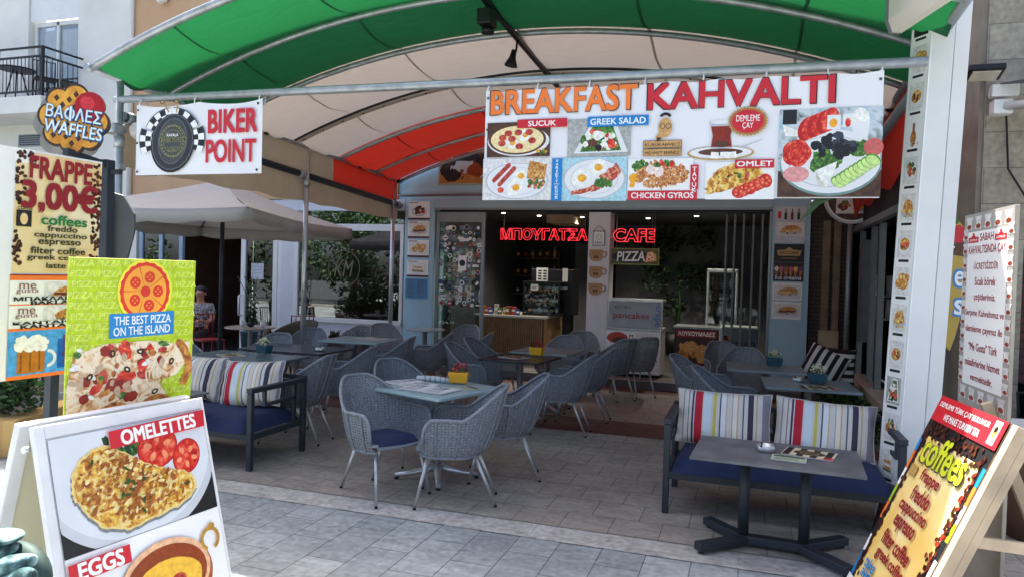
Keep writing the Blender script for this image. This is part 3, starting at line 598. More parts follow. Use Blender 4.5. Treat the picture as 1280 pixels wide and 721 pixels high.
# ------------------------------------------------------------------ wicker armchairs
WEAVE = weave_mat('grey_blue_weave', '#70757b'); CORD = mat('grey_blue_cord', '#777d84', .5, var=.25, scale=40, bump=.3, bscale=120); ALU = mat('satin_aluminium', '#bdbebd', .34, .65, var=.15, scale=10)
def make_chair():
    t = thing('wicker_armchair', 'chair', 'armchair', group='woven grey armchairs on the terrace')
    NS = 56; top = []; bot = []; U = []
    st, a_, b_ = .26, .285, .27; el = math.pi * (a_ + b_) / 2; tot = 2 * st + el
    for i in range(NS + 1):
        q = i / NS * tot
        if q < st or q > tot - st:
            d = q if q < st else tot - q; sx = -1 if q < st else 1
            y = -.235 + d; k = min(d / .11, 1); z = .44 + .205 * math.sqrt(max(0, 1 - (1 - k) ** 2)) ** .9
            yy = y - .02 * k
            top.append(Vector((sx * (a_ + .012 * k), yy, z))); bot.append(Vector((sx * .235, -.245 + d * .92, .365 + .02 * (1 - k))))
        else:
            th = math.pi * (q - st) / el; x, y = -a_ * math.cos(th), .025 + b_ * math.sin(th)
            h = abs(th - math.pi / 2) / (math.pi / 2)          # 0 at the back's centre
            s_ = max(0, min(1, (1 - h - .05) / .75)); s_ = s_ * s_ * (3 - 2 * s_)
            z = .64 + .215 * s_ ** .8
            top.append(Vector((x * (1 - .08 * s_) * 1.04, y + .075 * s_, z))); bot.append(Vector((x * .825, -.01 + (y - .025) * .74, .365)))
        U.append(q)
    NV = 8; rows = []; uvs = []
    for j in range(NV + 1):
        v = j / NV; r_ = []
        for i in range(NS + 1):
            p = bot[i].lerp(top[i], v); bl = bot[i].lerp(top[i], v ** .6); r_.append(Vector((bl.x, bl.y, p.z)))
        rows.append(r_); uvs.append([(U[i], rows[j][i].z) for i in range(NS + 1)])
    b = MB(); b.m(WEAVE).grid(rows, True, uvs)
    seat = []; suv = []
    for i in range(NS // 2 + 1):
        L_, R_ = bot[i], bot[NS - i]; seat.append([L_.lerp(R_, k / 6) + Vector((0, 0, .03 - .012 * math.sin(math.pi * k / 6))) for k in range(7)]); suv.append([(q.x, q.y) for q in seat[-1]])
    b.grid(seat, True, suv); b.build('woven_shell', t)
    b = MB(); b.m(CORD)
    fr = [bot[0] + Vector((0, -.012, .03)), (bot[0] + bot[NS]) / 2 + Vector((0, -.03, .02)), bot[NS] + Vector((0, -.012, .03))]
    b.tube(top, .0135, 8); b.tube([top[0], bot[0] + Vector((0, -.008, .05)), fr[0], (fr[0] + fr[1]) / 2 + Vector((0, -.008, 0)), fr[1], (fr[1] + fr[2]) / 2 + Vector((0, -.008, 0)), fr[2], bot[NS] + Vector((0, -.008, .05)), top[NS]], .013, 8)
    b.tube(bot, .011, 6); b.build('rim', t)
    b = MB(); b.m(CORD)
    for i in (5, 11, 17, 22, 26, 30, 34, 39, 45, 51):
        c0 = Vector((0, .05, .5)); pts = []
        for j in range(NV + 1):
            q = rows[j][i]; o = Vector((q.x, q.y - .02, 0)).normalized() * .004; pts.append(q + o)
        b.tube(pts, .0065, 6)
    b.build('ribs', t)
    for x, y, fx, fy in ((-.2, -.19, -.25, -.27), (.2, -.19, .25, -.27), (-.125, .14, -.15, .30), (.125, .14, .15, .30)):
        b = MB(); b.m(ALU).tube([(x, y, .372), (fx, fy, .012)], [.0145, .0105], 10); b.m(BLACK).tube([(fx, fy, .016), (fx + (fx - x) * .02, fy + (fy - y) * .02, 0)], .012, 8); b.build('leg', t)
    return t
CH0 = make_chair(); used = [False]
def chair(x, y, ang, label, cushion=None):
    rz = R(ang + 90)
    if not used[0]:
        used[0] = True; t = CH0; t.location = (x, y, .009); t.rotation_euler = (0, 0, rz); t['label'] = label
    else: t = dup(CH0, (x, y, .009), rz, label, skip=('seat_cushion',))
    if cushion:
        b = MB(); b.m(cushion); rows = []
        for j in range(9):
            rows.append([])
            for i in range(9):
                u_, v_ = i / 4 - 1, j / 4 - 1; e = (1 - u_ ** 6) * (1 - v_ ** 6)
                rows[-1].append((u_ * .205 * (1 - .14 * (v_ > 0) * v_), -.035 + v_ * .205, .40 + .062 * max(e, 0) ** .5))
        b.grid(rows); r2 = [[(p[0], p[1], .392) for p in r_] for r_ in rows]; b.grid(r2[::-1]); b.build('seat_cushion', t)
    return t
CHAIRS = [
 (-2.60, 4.86, -24, 'grey woven armchair with a navy seat cushion at the front glass table'),
 (-2.02, 4.93, 199, 'grey woven armchair without cushion nearest the camera, right of the front glass table'),
 (-1.90, 5.66, 200, 'grey woven armchair behind the nearest one, at the right of the front glass table'),
 (-2.88, 5.88, -28, 'grey woven armchair behind the navy cushioned one, half hidden by the front glass table'),
 (-3.0, 7.85, 2, 'grey woven armchair facing right at the left side of the dark menu table'),
 (-3.05, 8.55, -4, 'grey woven armchair behind another one, left of the dark menu table by the counter'),
 (-1.87, 7.50, 182, 'grey woven armchair facing left at the near right of the dark menu table'),
 (-1.80, 8.28, 182, 'grey woven armchair facing left at the far right of the dark menu table'),
 (-1.75, 9.9, 140, 'grey woven armchair with its back to the camera, standing before the pancake fridge'),
 (-1.50, 10.35, 130, 'grey woven armchair farther back, close against the pancake fridge'),
 (-2.35, 9.35, -92, 'grey woven armchair facing the street behind the pale table by the wooden counter'),
 (-2.30, 10.2, -85, 'grey woven armchair farthest back below the white pillar'),
 (-4.18, 10.2, -95, 'grey woven armchair facing the street beside the sticker covered door'),
 (-3.72, 9.35, 192, 'grey woven armchair facing left in front of the wooden counter'),
 (-5.20, 9.65, -62, 'slim looking grey woven armchair behind the glass table at the shop window'),
 (-5.40, 9.00, -100, 'grey woven armchair under the shop window behind the glass table, nearer the parasol'),
 (-5.62, 8.25, -75, 'grey woven armchair beside the canopy post below the shop window'),
 (-4.32, 8.10, 192, 'grey woven armchair facing left at the near side of the window glass table'),
 (-4.15, 8.95, 197, 'grey woven armchair facing left at the far side of the window glass table'),
 (-4.15, 6.80, 193, 'grey woven armchair facing left at the right end of the dark navy table'),
 (-4.15, 6.02, 186, 'grey woven armchair facing left just behind the left sofa arm'),
 (-6.05, 6.55, -20, 'grey woven armchair at the left end of the tables, behind the lime pizza sign'),
 (-5.55, 7.35, -85, 'grey woven armchair behind the table with the white flower pot at left'),
 (-.02, 9.00, -92, 'grey woven armchair facing the street behind the right rear table with flowers'),
 (-.22, 9.75, -70, 'grey woven armchair against the folded glass doors at right'),
 (-.42, 7.95, -14, 'grey woven armchair facing right at the left end of the right rear table'),
 (-.12, 7.05, -6, 'grey woven armchair facing right behind the striped sofa cushions'),
]
for i, (x, y, a, lb) in enumerate(CHAIRS): chair(x, y, a, lb, NAVY if i == 0 else None)

# ------------------------------------------------------------------ tables
def glass_top_mat(name, col): return mat(name, col, .32, 0, var=.06, scale=3, coat=.08)
TOPA = glass_top_mat('frosted_teal_top', '#93aeb0'); TOPB = glass_top_mat('dark_slate_top', '#1d2328'); TOPC = glass_top_mat('dark_navy_top', '#232c38'); TOPD = glass_top_mat('grey_green_top', '#4e6166'); TOPE = glass_top_mat('pale_grey_top', '#7c8b8f')
def table(x, y, rz, wx, wy, top, label, z=.745, round_=False, base='steel', name='cafe_table'):
    t = thing(name, label, 'table', (x, y, .009), R(rz), 'tables of the café terrace'); m_ = STEEL if base == 'steel' else CHAR
    b = MB(); b.m(top)
    if round_: b.lathe([(wx / 2 - .01, z - .022), (wx / 2, z - .015), (wx / 2, z - .006), (wx / 2 - .006, z)], n=40); b.build('tabletop', t)
    else: b.box((0, 0, z - .012), (wx, wy, .024)); b.build('tabletop', t, bevel=.005)
    b = MB(); b.m(m_); b.lathe([(.036, .06), (.034, z - .05), (.1, z - .045), (.1, z - .026)], n=16); b.build('column', t)
    for k in range(4):
        a = R(45 + 90 * k); d = Vector((math.cos(a), math.sin(a), 0)); b = MB(); b.m(m_)
        b.tube([d * .02 + Vector((0, 0, .10)), d * .1 + Vector((0, 0, .07)), d * .22 + Vector((0, 0, .045)), d * .34 + Vector((0, 0, .032))], [.04, .03, .022, .02], 8); b.m(BLACK).lathe([(.018, 0), (.018, .02)], d * .325, 10); b.build('foot', t)
    return t
table(-2.37, 5.38, -19, .74, .80, TOPA, 'frosted teal glass table with open magazines in the centre foreground')
table(-2.42, 7.75, -6, .72, .72, TOPB, 'black topped table with a menu and a yellow pot')
table(-2.35, 8.65, -4, .75, .75, TOPE, 'pale grey table behind the black one, before the wooden counter')
table(-4.95, 8.55, 4, .85, .75, TOPA, 'frosted teal glass table under the shop window')
table(-5.0, 7.2, 0, 1.1, .72, TOPC, 'dark navy table with an ashtray beside the canopy post')
table(-5.0, 6.25, 0, 1.15, .75, TOPD, 'grey green table behind the left sofa with magazine and white flowers')
table(-4.62, 9.9, 0, .6, .6, mat('white_marble_top', '#a9b2b6', .2), 'small round high table before the left blue pillar', z=.82, round_=True, name='round_table')
table(-7.35, 9.35, 0, .75, .75, mat('cream_marble_top', '#b5ada0', .3), 'round cream table with cups outside the glass shop door', round_=True, name='round_table')
table(.2, 8.35, 2, .8, .75, TOPE, 'grey table with a flower pot before the right blue pillar')
table(.56, 7.2, 3, .8, .72, TOPE, 'grey table with a flower pot just behind the right sofa')
# lounge tables: two columns on a spreading foot bar
SLATE = mat('slate_laminate', '#5d6164', .45, var=.3, scale=7, bump=.05)
def lounge(x, y, rz, label):
    t = thing('lounge_table', label, 'table', (x, y, 0.005), R(rz), 'low lounge tables'); z = .612
    b = MB(); b.m(SLATE).box((0, 0, z - .009), (.98, .66, .018)); b.build('tabletop', t, bevel=.003)
    for sx in (-1, 1):
        b = MB(); b.m(CHAR).lathe([(.034, .08), (.034, z - .03)], (sx * .18, 0, 0), 16); b.box((sx * .18, 0, z - .024), (.22, .3, .012)); b.build('column', t)
        for sy in (-1, 1):
            b = MB(); b.m(CHAR).bar((sx * .16, 0, .048), (sx * .43, sy * .27, .045), .075, .05); b.m(BLACK).lathe([(.018, 0), (.018, .022)], (sx * .41, sy * .25, 0), 10); b.build('foot', t, bevel=.006)
    b = MB(); b.m(CHAR).box((0, 0, .05), (.42, .075, .055)); b.build('foot_bar', t, bevel=.006)
    return t
lounge(.20, 4.80, -3, 'grey slate topped lounge table with two columns before the right sofa')
lounge(-4.85, 4.72, -6, 'grey lounge table before the left sofa, mostly hidden by the pizza sign')
# ------------------------------------------------------------------ sofas and cushions
def stripes_mat(name, flip=False):
    m, t, p = base_mat(name); L = t.links.new
    tc = t.nodes.new('ShaderNodeTexCoord'); sp = t.nodes.new('ShaderNodeSeparateXYZ'); L(tc.outputs['Object'], sp.inputs[0])
    mr = t.nodes.new('ShaderNodeMapRange'); mr.inputs[1].default_value = -.32; mr.inputs[2].default_value = .32; L(sp.outputs[0], mr.inputs[0])
    r = t.nodes.new('ShaderNodeValToRGB'); r.color_ramp.interpolation = 'CONSTANT'
    W_ = '#c6c1b8'; seq = [(0, '#c9c0b4'), (.03, '#8d8790'), (.045, W_), (.09, '#6f6a70'), (.105, W_), (.135, '#453560'), (.16, W_), (.17, '#b01c30'), (.26, W_), (.275, '#c5cfd6'), (.36, W_), (.385, '#b9b456'), (.42, W_), (.46, '#34405e'), (.475, '#cfd4d4'), (.53, '#bfa98a'), (.545, W_), (.60, '#9c9aa0'), (.61, '#d8d2c0'), (.66, '#c2a079'), (.675, W_), (.72, '#4a5164'), (.735, W_), (.78, '#3c3444'), (.84, W_), (.87, '#b99a72'), (.885, W_), (.94, '#827d86')]
    e = r.color_ramp.elements
    while len(e) < len(seq): e.new(.5)
    for i, (q, c) in enumerate(seq): e[i].position = q; e[i].color = lin(c) + (1,)
    L(mr.outputs[0], r.inputs[0]); L(r.outputs[0], p.inputs['Base Color']); p.inputs['Roughness'].default_value = .9
    n = t.nodes.new('ShaderNodeTexNoise'); n.inputs['Scale'].default_value = 9; n.inputs['Detail'].default_value = 6; n.inputs['Distortion'].default_value = .6; b_ = t.nodes.new('ShaderNodeBump'); b_.inputs['Strength'].default_value = .9; b_.inputs['Distance'].default_value = .02
    L(tc.outputs['Object'], n.inputs['Vector']); L(n.outputs['Fac'], b_.inputs['Height']); L(b_.outputs[0], p.inputs['Normal'])
    return m
STRIPE = stripes_mat('striped_cloth')
def bw_mat():
    m, t, p = base_mat('black_white_stripes'); L = t.links.new
    tc = t.nodes.new('ShaderNodeTexCoord'); wv = t.nodes.new('ShaderNodeTexWave'); wv.bands_direction = 'X'; wv.inputs['Scale'].default_value = 3.2; L(tc.outputs['Object'], wv.inputs[0])
    r = t.nodes.new('ShaderNodeValToRGB'); r.color_ramp.interpolation = 'CONSTANT'; r.color_ramp.elements[0].color = (.012, .012, .014, 1); r.color_ramp.elements[1].position = .5; r.color_ramp.elements[1].color = (.62, .61, .6, 1)
    L(wv.outputs['Fac'], r.inputs[0]); L(r.outputs[0], p.inputs['Base Color']); p.inputs['Roughness'].default_value = .9
    return m
BW = bw_mat()
def cushion(name, label, loc, size, rot, m_, group, seed=0, thick=.115):
    q = random.Random(seed); t = thing(name, label, 'cushion', loc, group=group, rot=rot); W_, H_ = size; N = 22
    def srf(sg):
        rows = []
        for j in range(N + 1):
            r_ = []
            for i in range(N + 1):
                u_, v_ = 2 * i / N - 1, 2 * j / N - 1
                e = max(0, (1 - abs(u_) ** 3.2) * (1 - abs(v_) ** 3.2)) ** .62
                pin = 1 - .07 * (1 - abs(u_) ** 2) * abs(v_) ** 4; pin2 = 1 - .05 * (1 - abs(v_) ** 2) * abs(u_) ** 4
                wr = .006 * math.sin(u_ * 13 + seed + v_ * 3) * abs(v_) ** 2 + .006 * math.sin(v_ * 11 + seed * 2) * abs(u_) ** 3
                r_.append((u_ * W_ / 2 * pin2, sg * (thick * e + .002) + wr, v_ * H_ / 2 * pin + H_ / 2 - .012 * (1 - v_) * math.sin(u_ * 2 + seed)))
            rows.append(r_)
        return rows
    b = MB(); b.m(m_).grid(srf(-1)); b.grid([r_[::-1] for r_ in srf(1)]); b.build('cover', t)
    rim = srf(0); loop = rim[0] + [r_[-1] for r_ in rim[1:]] + rim[-1][-2::-1] + [r_[0] for r_ in rim[-2:0:-1]]
    b = MB(); b.m(mat('cushion_piping', '#b9b2a6', .9) if m_ is STRIPE else BLACK).tube(loop, .006, 6, closed=True); b.build('piping', t)
    return t
def sofa(x0, x1, yf, yb, label, arms, inner=False):
    t = thing('outdoor_sofa', label, 'sofa', ((x0 + x1) / 2, (yf + yb) / 2, .009)); hx, hy = (x1 - x0) / 2, (yb - yf) / 2; s_ = .045
    for sx in (-1, 1):
        for sy in (-1, 1):
            top = .64 if (sx in arms) else .3
            if sy == 1: top = max(top, .70)
            b = MB(); b.m(CHAR).box((sx * (hx - s_ / 2), sy * (hy - s_ / 2), top / 2), (s_, s_, top)); b.build('leg', t, bevel=.004)
        if sx in arms:
            b = MB(); b.m(CHAR).box((sx * (hx - s_ / 2), 0, .662), (s_ + .012, 2 * hy, .04))
            b.box((sx * (hx - s_ / 2), .02, .52), (.03, 2 * hy - .34, .03)); b.box((sx * (hx - s_ / 2), -hy + .2, .585), (.03, .03, .11)); b.box((sx * (hx - s_ / 2), hy - .17, .46), (.03, .03, .36)); b.build('armrest', t, bevel=.004)
    b = MB(); b.m(CHAR)
    for sy in (-1, 1): b.box((0, sy * (hy - s_ / 2 - .002), .275), (2 * hx - 2 * s_, .04, .05))
    for sx in (-1, 1): b.box((sx * (hx - s_ / 2 - .002), 0, .275), (.04, 2 * hy - 2 * s_, .049))
    for k in range(6): b.box((-hx + .15 + k * (2 * hx - .3) / 5, 0, .285), (.06, 2 * hy - .09, .015))
    b.build('seat_frame', t, bevel=.003)
    b = MB(); b.m(CHAR).box((0, hy - .022, .685), (2 * hx - 2 * s_, .036, .04))
    for k in range(9): b.box((-hx + .12 + k * (2 * hx - .24) / 8, hy - .022, .48), (.04, .02, .37))
    b.build('back_frame', t, bevel=.003)
    b = MB(); b.m(NAVY); rows = []
    for j in range(13):
        rows.append([])
        for i in range(25):
            u_, v_ = i / 12 - 1, j / 6 - 1; e = max(0, (1 - abs(u_) ** 14) * (1 - abs(v_) ** 8)) ** .5
            rows[-1].append((u_ * (hx - .055), v_ * (hy - .015) - .02, .30 + .125 * e + .006 * math.sin(u_ * 7) * e))
    b.grid(rows); b.build('seat_cushion', t)
    return t
sofa(-.54, 1.02, 5.24, 5.98, 'charcoal outdoor sofa with navy seat behind the slate lounge table at right', (-1, 1))
sofa(-5.55, -3.84, 4.92, 5.70, 'charcoal outdoor sofa with navy seat and open square armrest at left', (-1, 1))
cushion('striped_cushion', 'striped cushion with red band on the left half of the right sofa', (-.15, 5.70, .42), (.70, .43), (R(-18), 0, R(-1)), STRIPE, 'striped cushions', 1)
cushion('striped_cushion', 'striped cushion with red band on the right half of the right sofa', (.555, 5.68, .41), (.69, .43), (R(-20), R(2), R(-4)), STRIPE, 'striped cushions', 2)
cushion('striped_cushion', 'striped cushion with red band by the armrest of the left sofa', (-4.26, 5.42, .42), (.62, .43), (R(-18), R(-3), R(3)), STRIPE, 'striped cushions', 3)
cushion('striped_cushion', 'striped cushion on the left sofa half hidden behind the lime pizza sign', (-4.92, 5.44, .42), (.62, .43), (R(-18), 0, R(-2)), STRIPE, 'striped cushions', 4)
t = thing('outdoor_bench', 'low dark bench under black and white cushions by the right rear post', 'bench', (1.0, 9.9, .009))
b = MB(); b.m(CHAR).box((0, 0, .4), (.6, .7, .06)); b.build('seat', t, bevel=.01)
for sx in (-1, 1):
    for sy in (-1, 1): b = MB(); b.m(CHAR).box((sx * .27, sy * .32, .185), (.05, .05, .37)); b.build('leg', t)
cushion('black_white_cushion', 'black and white striped cushion leaning left at the right rear bench', (.82, 9.72, .44), (.5, .48), (R(-20), R(22), R(-20)), BW, 'black and white cushions', 5, .1)
cushion('black_white_cushion', 'black and white cushion with level stripes beside the right rear post', (.90, 9.86, .66), (.46, .40), (R(0), R(92), R(-8)), BW, 'black and white cushions', 6, .1)
# ------------------------------------------------------------------ things on the tables
YPOT = mat('yellow_plastic', '#e0a21c', .45, var=.05); TPOT = mat('teal_plastic', '#1d4a55', .5, var=.08)
def flowerpot(x, y, z, m_, kind, label, name='flower_pot'):
    t = thing(name, label, 'flower pot', (x, y, z), R(rnd.uniform(-15, 15)), 'flower pots on the tables')
    b = MB(); b.m(m_)
    vs = []
    for z_, k in ((.012, .85), (.10, 1)): vs += [(-.085 * k, -.05 * k, z_), (.085 * k, -.05 * k, z_), (.085 * k, .05 * k, z_), (-.085 * k, .05 * k, z_)]
    b.add(vs, [(3, 2, 1, 0), (4, 5, 6, 7), (0, 1, 5, 4), (1, 2, 6, 5), (2, 3, 7, 6), (3, 0, 4, 7)])
    for sx in (-1, 1):
        for sy in (-1, 1): b.box((sx * .05, sy * .025, .008), (.015, .015, .016))
    b.build('pot', t, bevel=.008)
    b = MB(); fl = {'red': [GREEN_D, GREEN_M, REDF, GREEN_D], 'white': [GREEN_L, WHITEF, WHITEF, GREEN_M]}[kind]
    leaves(b, (0, 0, .125), (.09, .055, .045), 130, .016, fl); leaves(b, (0, 0, .16), (.07, .045, .03), 30, .015, [REDF] if kind == 'red' else [WHITEF]); b.build('flowers', t)
TZ = .757
flowerpot(-2.30, 5.62, TZ, YPOT, 'red', 'yellow pot of red flowers on the front glass table')
flowerpot(-2.30, 7.98, TZ, YPOT, 'red', 'yellow pot on the black topped table before the counter')
flowerpot(-4.92, 6.50, TZ, TPOT, 'white', 'teal pot of white flowers on the left grey green table')
flowerpot(.30, 8.45, TZ, TPOT, 'white', 'teal pot of white flowers on the table before the right blue pillar')
flowerpot(.64, 7.24, TZ, TPOT, 'white', 'teal pot of white flowers on the table right behind the right sofa')
def sheet(name, label, cat, x, y, z, rz, w_, d_, draw, group=None, curl=0):
    t = thing(name, label, cat, (x, y, z), R(rz), group)
    b = MB(); b.m(mat('magazine_paper', '#bfc0bf', .5, var=.08, scale=20)); b.box((0, 0, .003), (w_, d_, .006)); b.build('pages', t)
    b = MB(); draw(b); b.v = [(q[0], q[2], .007 - q[1]) for q in b.v]; b.build('print', t)
    return t
def d_mag(b):
    for k in range(2):
        x = -.21 + k * .215
        b.m(PLASTW).rect(x, -.14, x + .2, .14); b.m(mat('photo_grey', '#7c8a90', .5)).rect(x + .01, .0, x + .12, .12); b.m(mat('photo_pale', '#b7bec2', .5)).rect(x + .02, .02, x + .09, .08)
        b.m(mat('print_text_grey', '#8b8f94', .5))
        for j in range(8): b.rect(x + .015, -.025 - j * .013, x + .18 - rnd.uniform(0, .05), -.019 - j * .013)
def d_menu(b):
    b.m(mat('menu_cream', '#cdbf9c', .5)).rect(-.15, -.11, .15, .11)
    b.m(INKB)
    for k in range(4): b.rect(-.145 + k * .08, -.108, -.105 + k * .08, .108)
    b.m(mat('menu_brown', '#3a352b', .5)).ell(0, 0, .095, .062); b.m(mat('menu_gold', '#a08a4f', .5)).ring(0, 0, .055, .05).text('MENU', 0, 0, .08, .02, MATS['menu_gold'])
    b.m(INKR).rect(.1, -.11, .15, -.06)
def d_flyer(b):
    b.m(mat('flyer_green', '#a6b59a', .5)).rect(-.1, -.07, .1, .07); b.m(mat('flyer_dark', '#3b4440', .5)).rect(-.09, .02, .09, .06)
    for j in range(4): b.rect(-.08, -.01 - j * .014, .06, -.004 - j * .014)
MG = 'magazines and menus on the tables'
sheet('magazine', 'open magazine at the left edge of the front glass table', 'magazine', -2.64, 5.42, TZ, -30, .42, .29, d_mag, MG)
sheet('magazine', 'open magazine lying across the middle of the front glass table', 'magazine', -2.38, 5.22, TZ + .001, -12, .42, .29, d_mag, MG)
t = thing('newspaper', 'rolled newspaper behind the magazines on the front glass table', 'newspaper', (-2.52, 5.62, TZ + .02), R(-5), MG)
b = MB(); b.m(MATS['magazine_paper']).tube([(-.17, 0, 0), (0, .01, .004), (.17, 0, 0)], [.022, .026, .022], 10); b.build('roll', t); b = MB(); b.m(MATS['print_text_grey'])
for k in range(5): b.tube([(-.1 + k * .05, 0, .0), (-.09 + k * .05, .005, .0)], .0265, 10)
b.build('print', t)
sheet('flyer', 'green flyer beside the yellow pot on the front glass table', 'flyer', -2.13, 5.42, TZ, -40, .2, .14, d_flyer, MG)
sheet('menu_booklet', 'striped menu lying on the black topped table', 'menu', -2.48, 7.68, TZ, -25, .3, .22, d_menu, MG)
sheet('menu_booklet', 'striped menu lying on the right lounge table', 'menu', .40, 4.86, .62, -14, .3, .22, d_menu, MG)
sheet('flyer', 'pale flyer under the menu on the right lounge table', 'flyer', .27, 4.67, .62, -6, .2, .14, d_flyer, MG)
sheet('menu_booklet', 'striped menu on the grey green table behind the left sofa', 'menu', -5.12, 6.22, TZ, -34, .3, .22, d_menu, MG)
sheet('menu_booklet', 'menu lying on the grey table right behind the right sofa', 'menu', .62, 6.93, TZ, 10, .26, .2, d_menu, MG)
sheet('magazine', 'closed papers on the glass table under the shop window', 'magazine', -4.85, 8.7, TZ, -10, .42, .29, d_mag, MG)
def ashtray(x, y, z, label):
    t = thing('ashtray', label, 'ashtray', (x, y, z), 0, 'steel ashtrays'); b = MB(); b.m(STEEL).lathe([(.05, 0), (.055, .004), (.055, .04), (.048, .04), (.046, .008)], n=24); b.build('bowl', t)
    for k in range(3): a = k * 2.094; b = MB(); b.m(BLACK).box((.052 * math.cos(a), .052 * math.sin(a), .036), (.014, .012, .009), a); b.build('notch', t)
ashtray(.14, 4.84, .62, 'round steel ashtray on the right lounge table'); ashtray(-4.62, 7.1, TZ, 'steel ashtray on the dark navy table at left'); ashtray(.48, 7.33, TZ, 'steel ashtray beside the flower pot behind the right sofa')
t = thing('folded_blanket', 'grey striped blanket folded over the seat beside the sticker covered door', 'blanket', (-4.3, 10.0, .45)); b = MB(); bm_ = [mat('blanket_grey', '#6d6660', .95, var=.2), mat('blanket_light', '#8f877c', .95)]
for k in range(8): b.m(bm_[k % 2]).box((-.2 + k * .057, 0, .03 + .006 * math.sin(k)), (.057, .38, .06))
b.build('cloth', t, bevel=.012)
# cups on the round cream table
for k, (x, y, lb) in enumerate(((-7.45, 9.3, 'white cup at the left of the round cream table'), (-7.15, 9.4, 'white mug at the right of the round cream table'))):
    t = thing('cup', lb, 'cup', (x, y, TZ)); b = MB(); b.m(PLASTW).lathe([(.025, 0), (.04, .03), (.045, .09), (.04, .09), (.034, .03)], n=16); b.build('body', t); b = MB(); b.m(PLASTW).tube([(.042, 0, .075), (.07, 0, .065), (.068, 0, .035), (.038, 0, .025)], .006, 6); b.build('handle', t)
t = thing('black_bag', 'small dark bag between the cups on the round cream table', 'bag', (-7.32, 9.32, TZ)); b = MB(); b.m(BLACK).ball((0, 0, .04), (.07, .05, .04)); b.build('body', t); b = MB(); b.m(BLACK).tube([(-.04, 0, .07), (0, 0, .1), (.04, 0, .07)], .006, 6); b.build('strap', t)
# ------------------------------------------------------------------ parasol on the left
t = thing('parasol', 'large grey square parasol with valance and dark pole outside the glass shop', 'parasol', (-7.05, 8.33, 0))
UC = cloth_mat('parasol_cloth', '#b2afab', .12, '#a8a49e', .05); P4 = [Vector((-6.11, 10.22, 2.34)), Vector((-5.93, 7.45, 2.43)), Vector((-7.99, 6.45, 2.39)), Vector((-8.2, 9.22, 2.3))]; AP = Vector((-7.05, 8.33, 2.9)); o = t.location
b = MB(); b.m(UC)
for k in range(4):
    A_, B_ = P4[k] - o, P4[(k + 1) % 4] - o; rows = []
    for i in range(9):
        s_ = i / 8; l = (AP - o).lerp(A_, s_); r_ = (AP - o).lerp(B_, s_); rows.append([l.lerp(r_, j / 10) + Vector((0, 0, -.05 * math.sin(math.pi * j / 10) * s_ - .05 * math.sin(math.pi * s_))) for j in range(11)])
    b.grid(rows)
b.build('cloth', t)
b = MB(); b.m(UC)
for k in range(4):
    A_, B_ = P4[k] - o, P4[(k + 1) % 4] - o; e = [A_.lerp(B_, j / 20) + Vector((0, 0, -.05 * math.sin(math.pi * j / 20))) for j in range(21)]
    b.grid([e, [q + Vector((q.x * .004, q.y * .004, -.15 - .03 * abs(math.sin(j * .63)))) for j, q in enumerate(e)]])
b.build('valance', t, solid=.003)
for k in range(4):
    b = MB(); b.m(CHAR).tube([AP - o + Vector((0, 0, -.12)), P4[k] - o + Vector((0, 0, -.02))], .014, 6); b.tube([Vector((0, 0, 2.3)), (AP - o).lerp(P4[k] - o, .5) + Vector((0, 0, -.07))], .01, 6); b.build('rib', t)
b = MB(); b.m(CHAR).tube([(0, 0, .03), (0, 0, 2.88)], .03, 10); b.build('pole', t)
b = MB(); b.m(CHAR).lathe([(.32, 0), (.32, .06), (.06, .1), (.045, .35)], n=24); b.build('base', t)
# ------------------------------------------------------------------ printed food pictures
OML = ramp_mat('omelette_print', [(.30, '#6a3216'), (.41, '#b87028'), (.49, '#dca63e'), (.56, '#ecc964'), (.64, '#efdfa4'), (.72, '#c8862c')], 30, .4, 9, .6)
CHEESE = ramp_mat('pizza_cheese_print', [(.3, '#8e4a28'), (.42, '#dcae76'), (.52, '#f2e2c4'), (.62, '#efd9b4'), (.72, '#c26a3a')], 22, .4, 6, .8)
CRUST = ramp_mat('crust_print', [(.3, '#6a3414'), (.5, '#b8702c'), (.7, '#e0a050')], 30, .45, 6)
GYR = ramp_mat('gyros_print', [(.3, '#5f2a12'), (.45, '#b4622a'), (.55, '#d99a58'), (.66, '#f0d4a4')], 60, .4, 6, 1.5)
BREAD = ramp_mat('pastry_print', [(.3, '#7c4418'), (.5, '#c98a3e'), (.7, '#ecc684')], 50, .45, 6)
SAUS = ramp_mat('sausage_print', [(.3, '#7e1f18'), (.5, '#b8382c'), (.7, '#d8664e')], 40, .4)
BACON = ramp_mat('bacon_print', [(.35, '#8e2a22'), (.5, '#c8583e'), (.65, '#eab68e')], 45, .4)
LEAFP = ramp_mat('herb_print', [(.35, '#1f4018'), (.55, '#4a7a2c'), (.7, '#86b04a')], 50, .45)
TOM = ramp_mat('tomato_print', [(.3, '#a81410'), (.5, '#d8301e'), (.68, '#ee7a58')], 34, .35)
PLATE = mat('plate_print', '#e4e4e2', .4, var=.03); PLATER = mat('plate_rim_print', '#b9bcc0', .4, var=.04); YOLK = mat('yolk_print', '#eea51c', .35, var=.08); EGGW = mat('egg_white_print', '#f0ece2', .4, var=.05, scale=30)
PWOOD = ramp_mat('board_print', [(.3, '#2e1c12'), (.6, '#5a3a26')], 18, .5); PBLK = mat('dark_photo_print', '#1b1a1a', .4, var=.2); PBLU = mat('blue_photo_print', '#a9cfd8', .4, var=.1)
def f_plate(b, cx, cz, rx, rz):
    b.m(PLATER).ell(cx, cz, rx, rz); b.m(PLATE).ell(cx, cz, rx * .95, rz * .95); b.m(PLATER).ell(cx, cz, rx * .76, rz * .76); b.m(PLATE).ell(cx, cz, rx * .74, rz * .74)
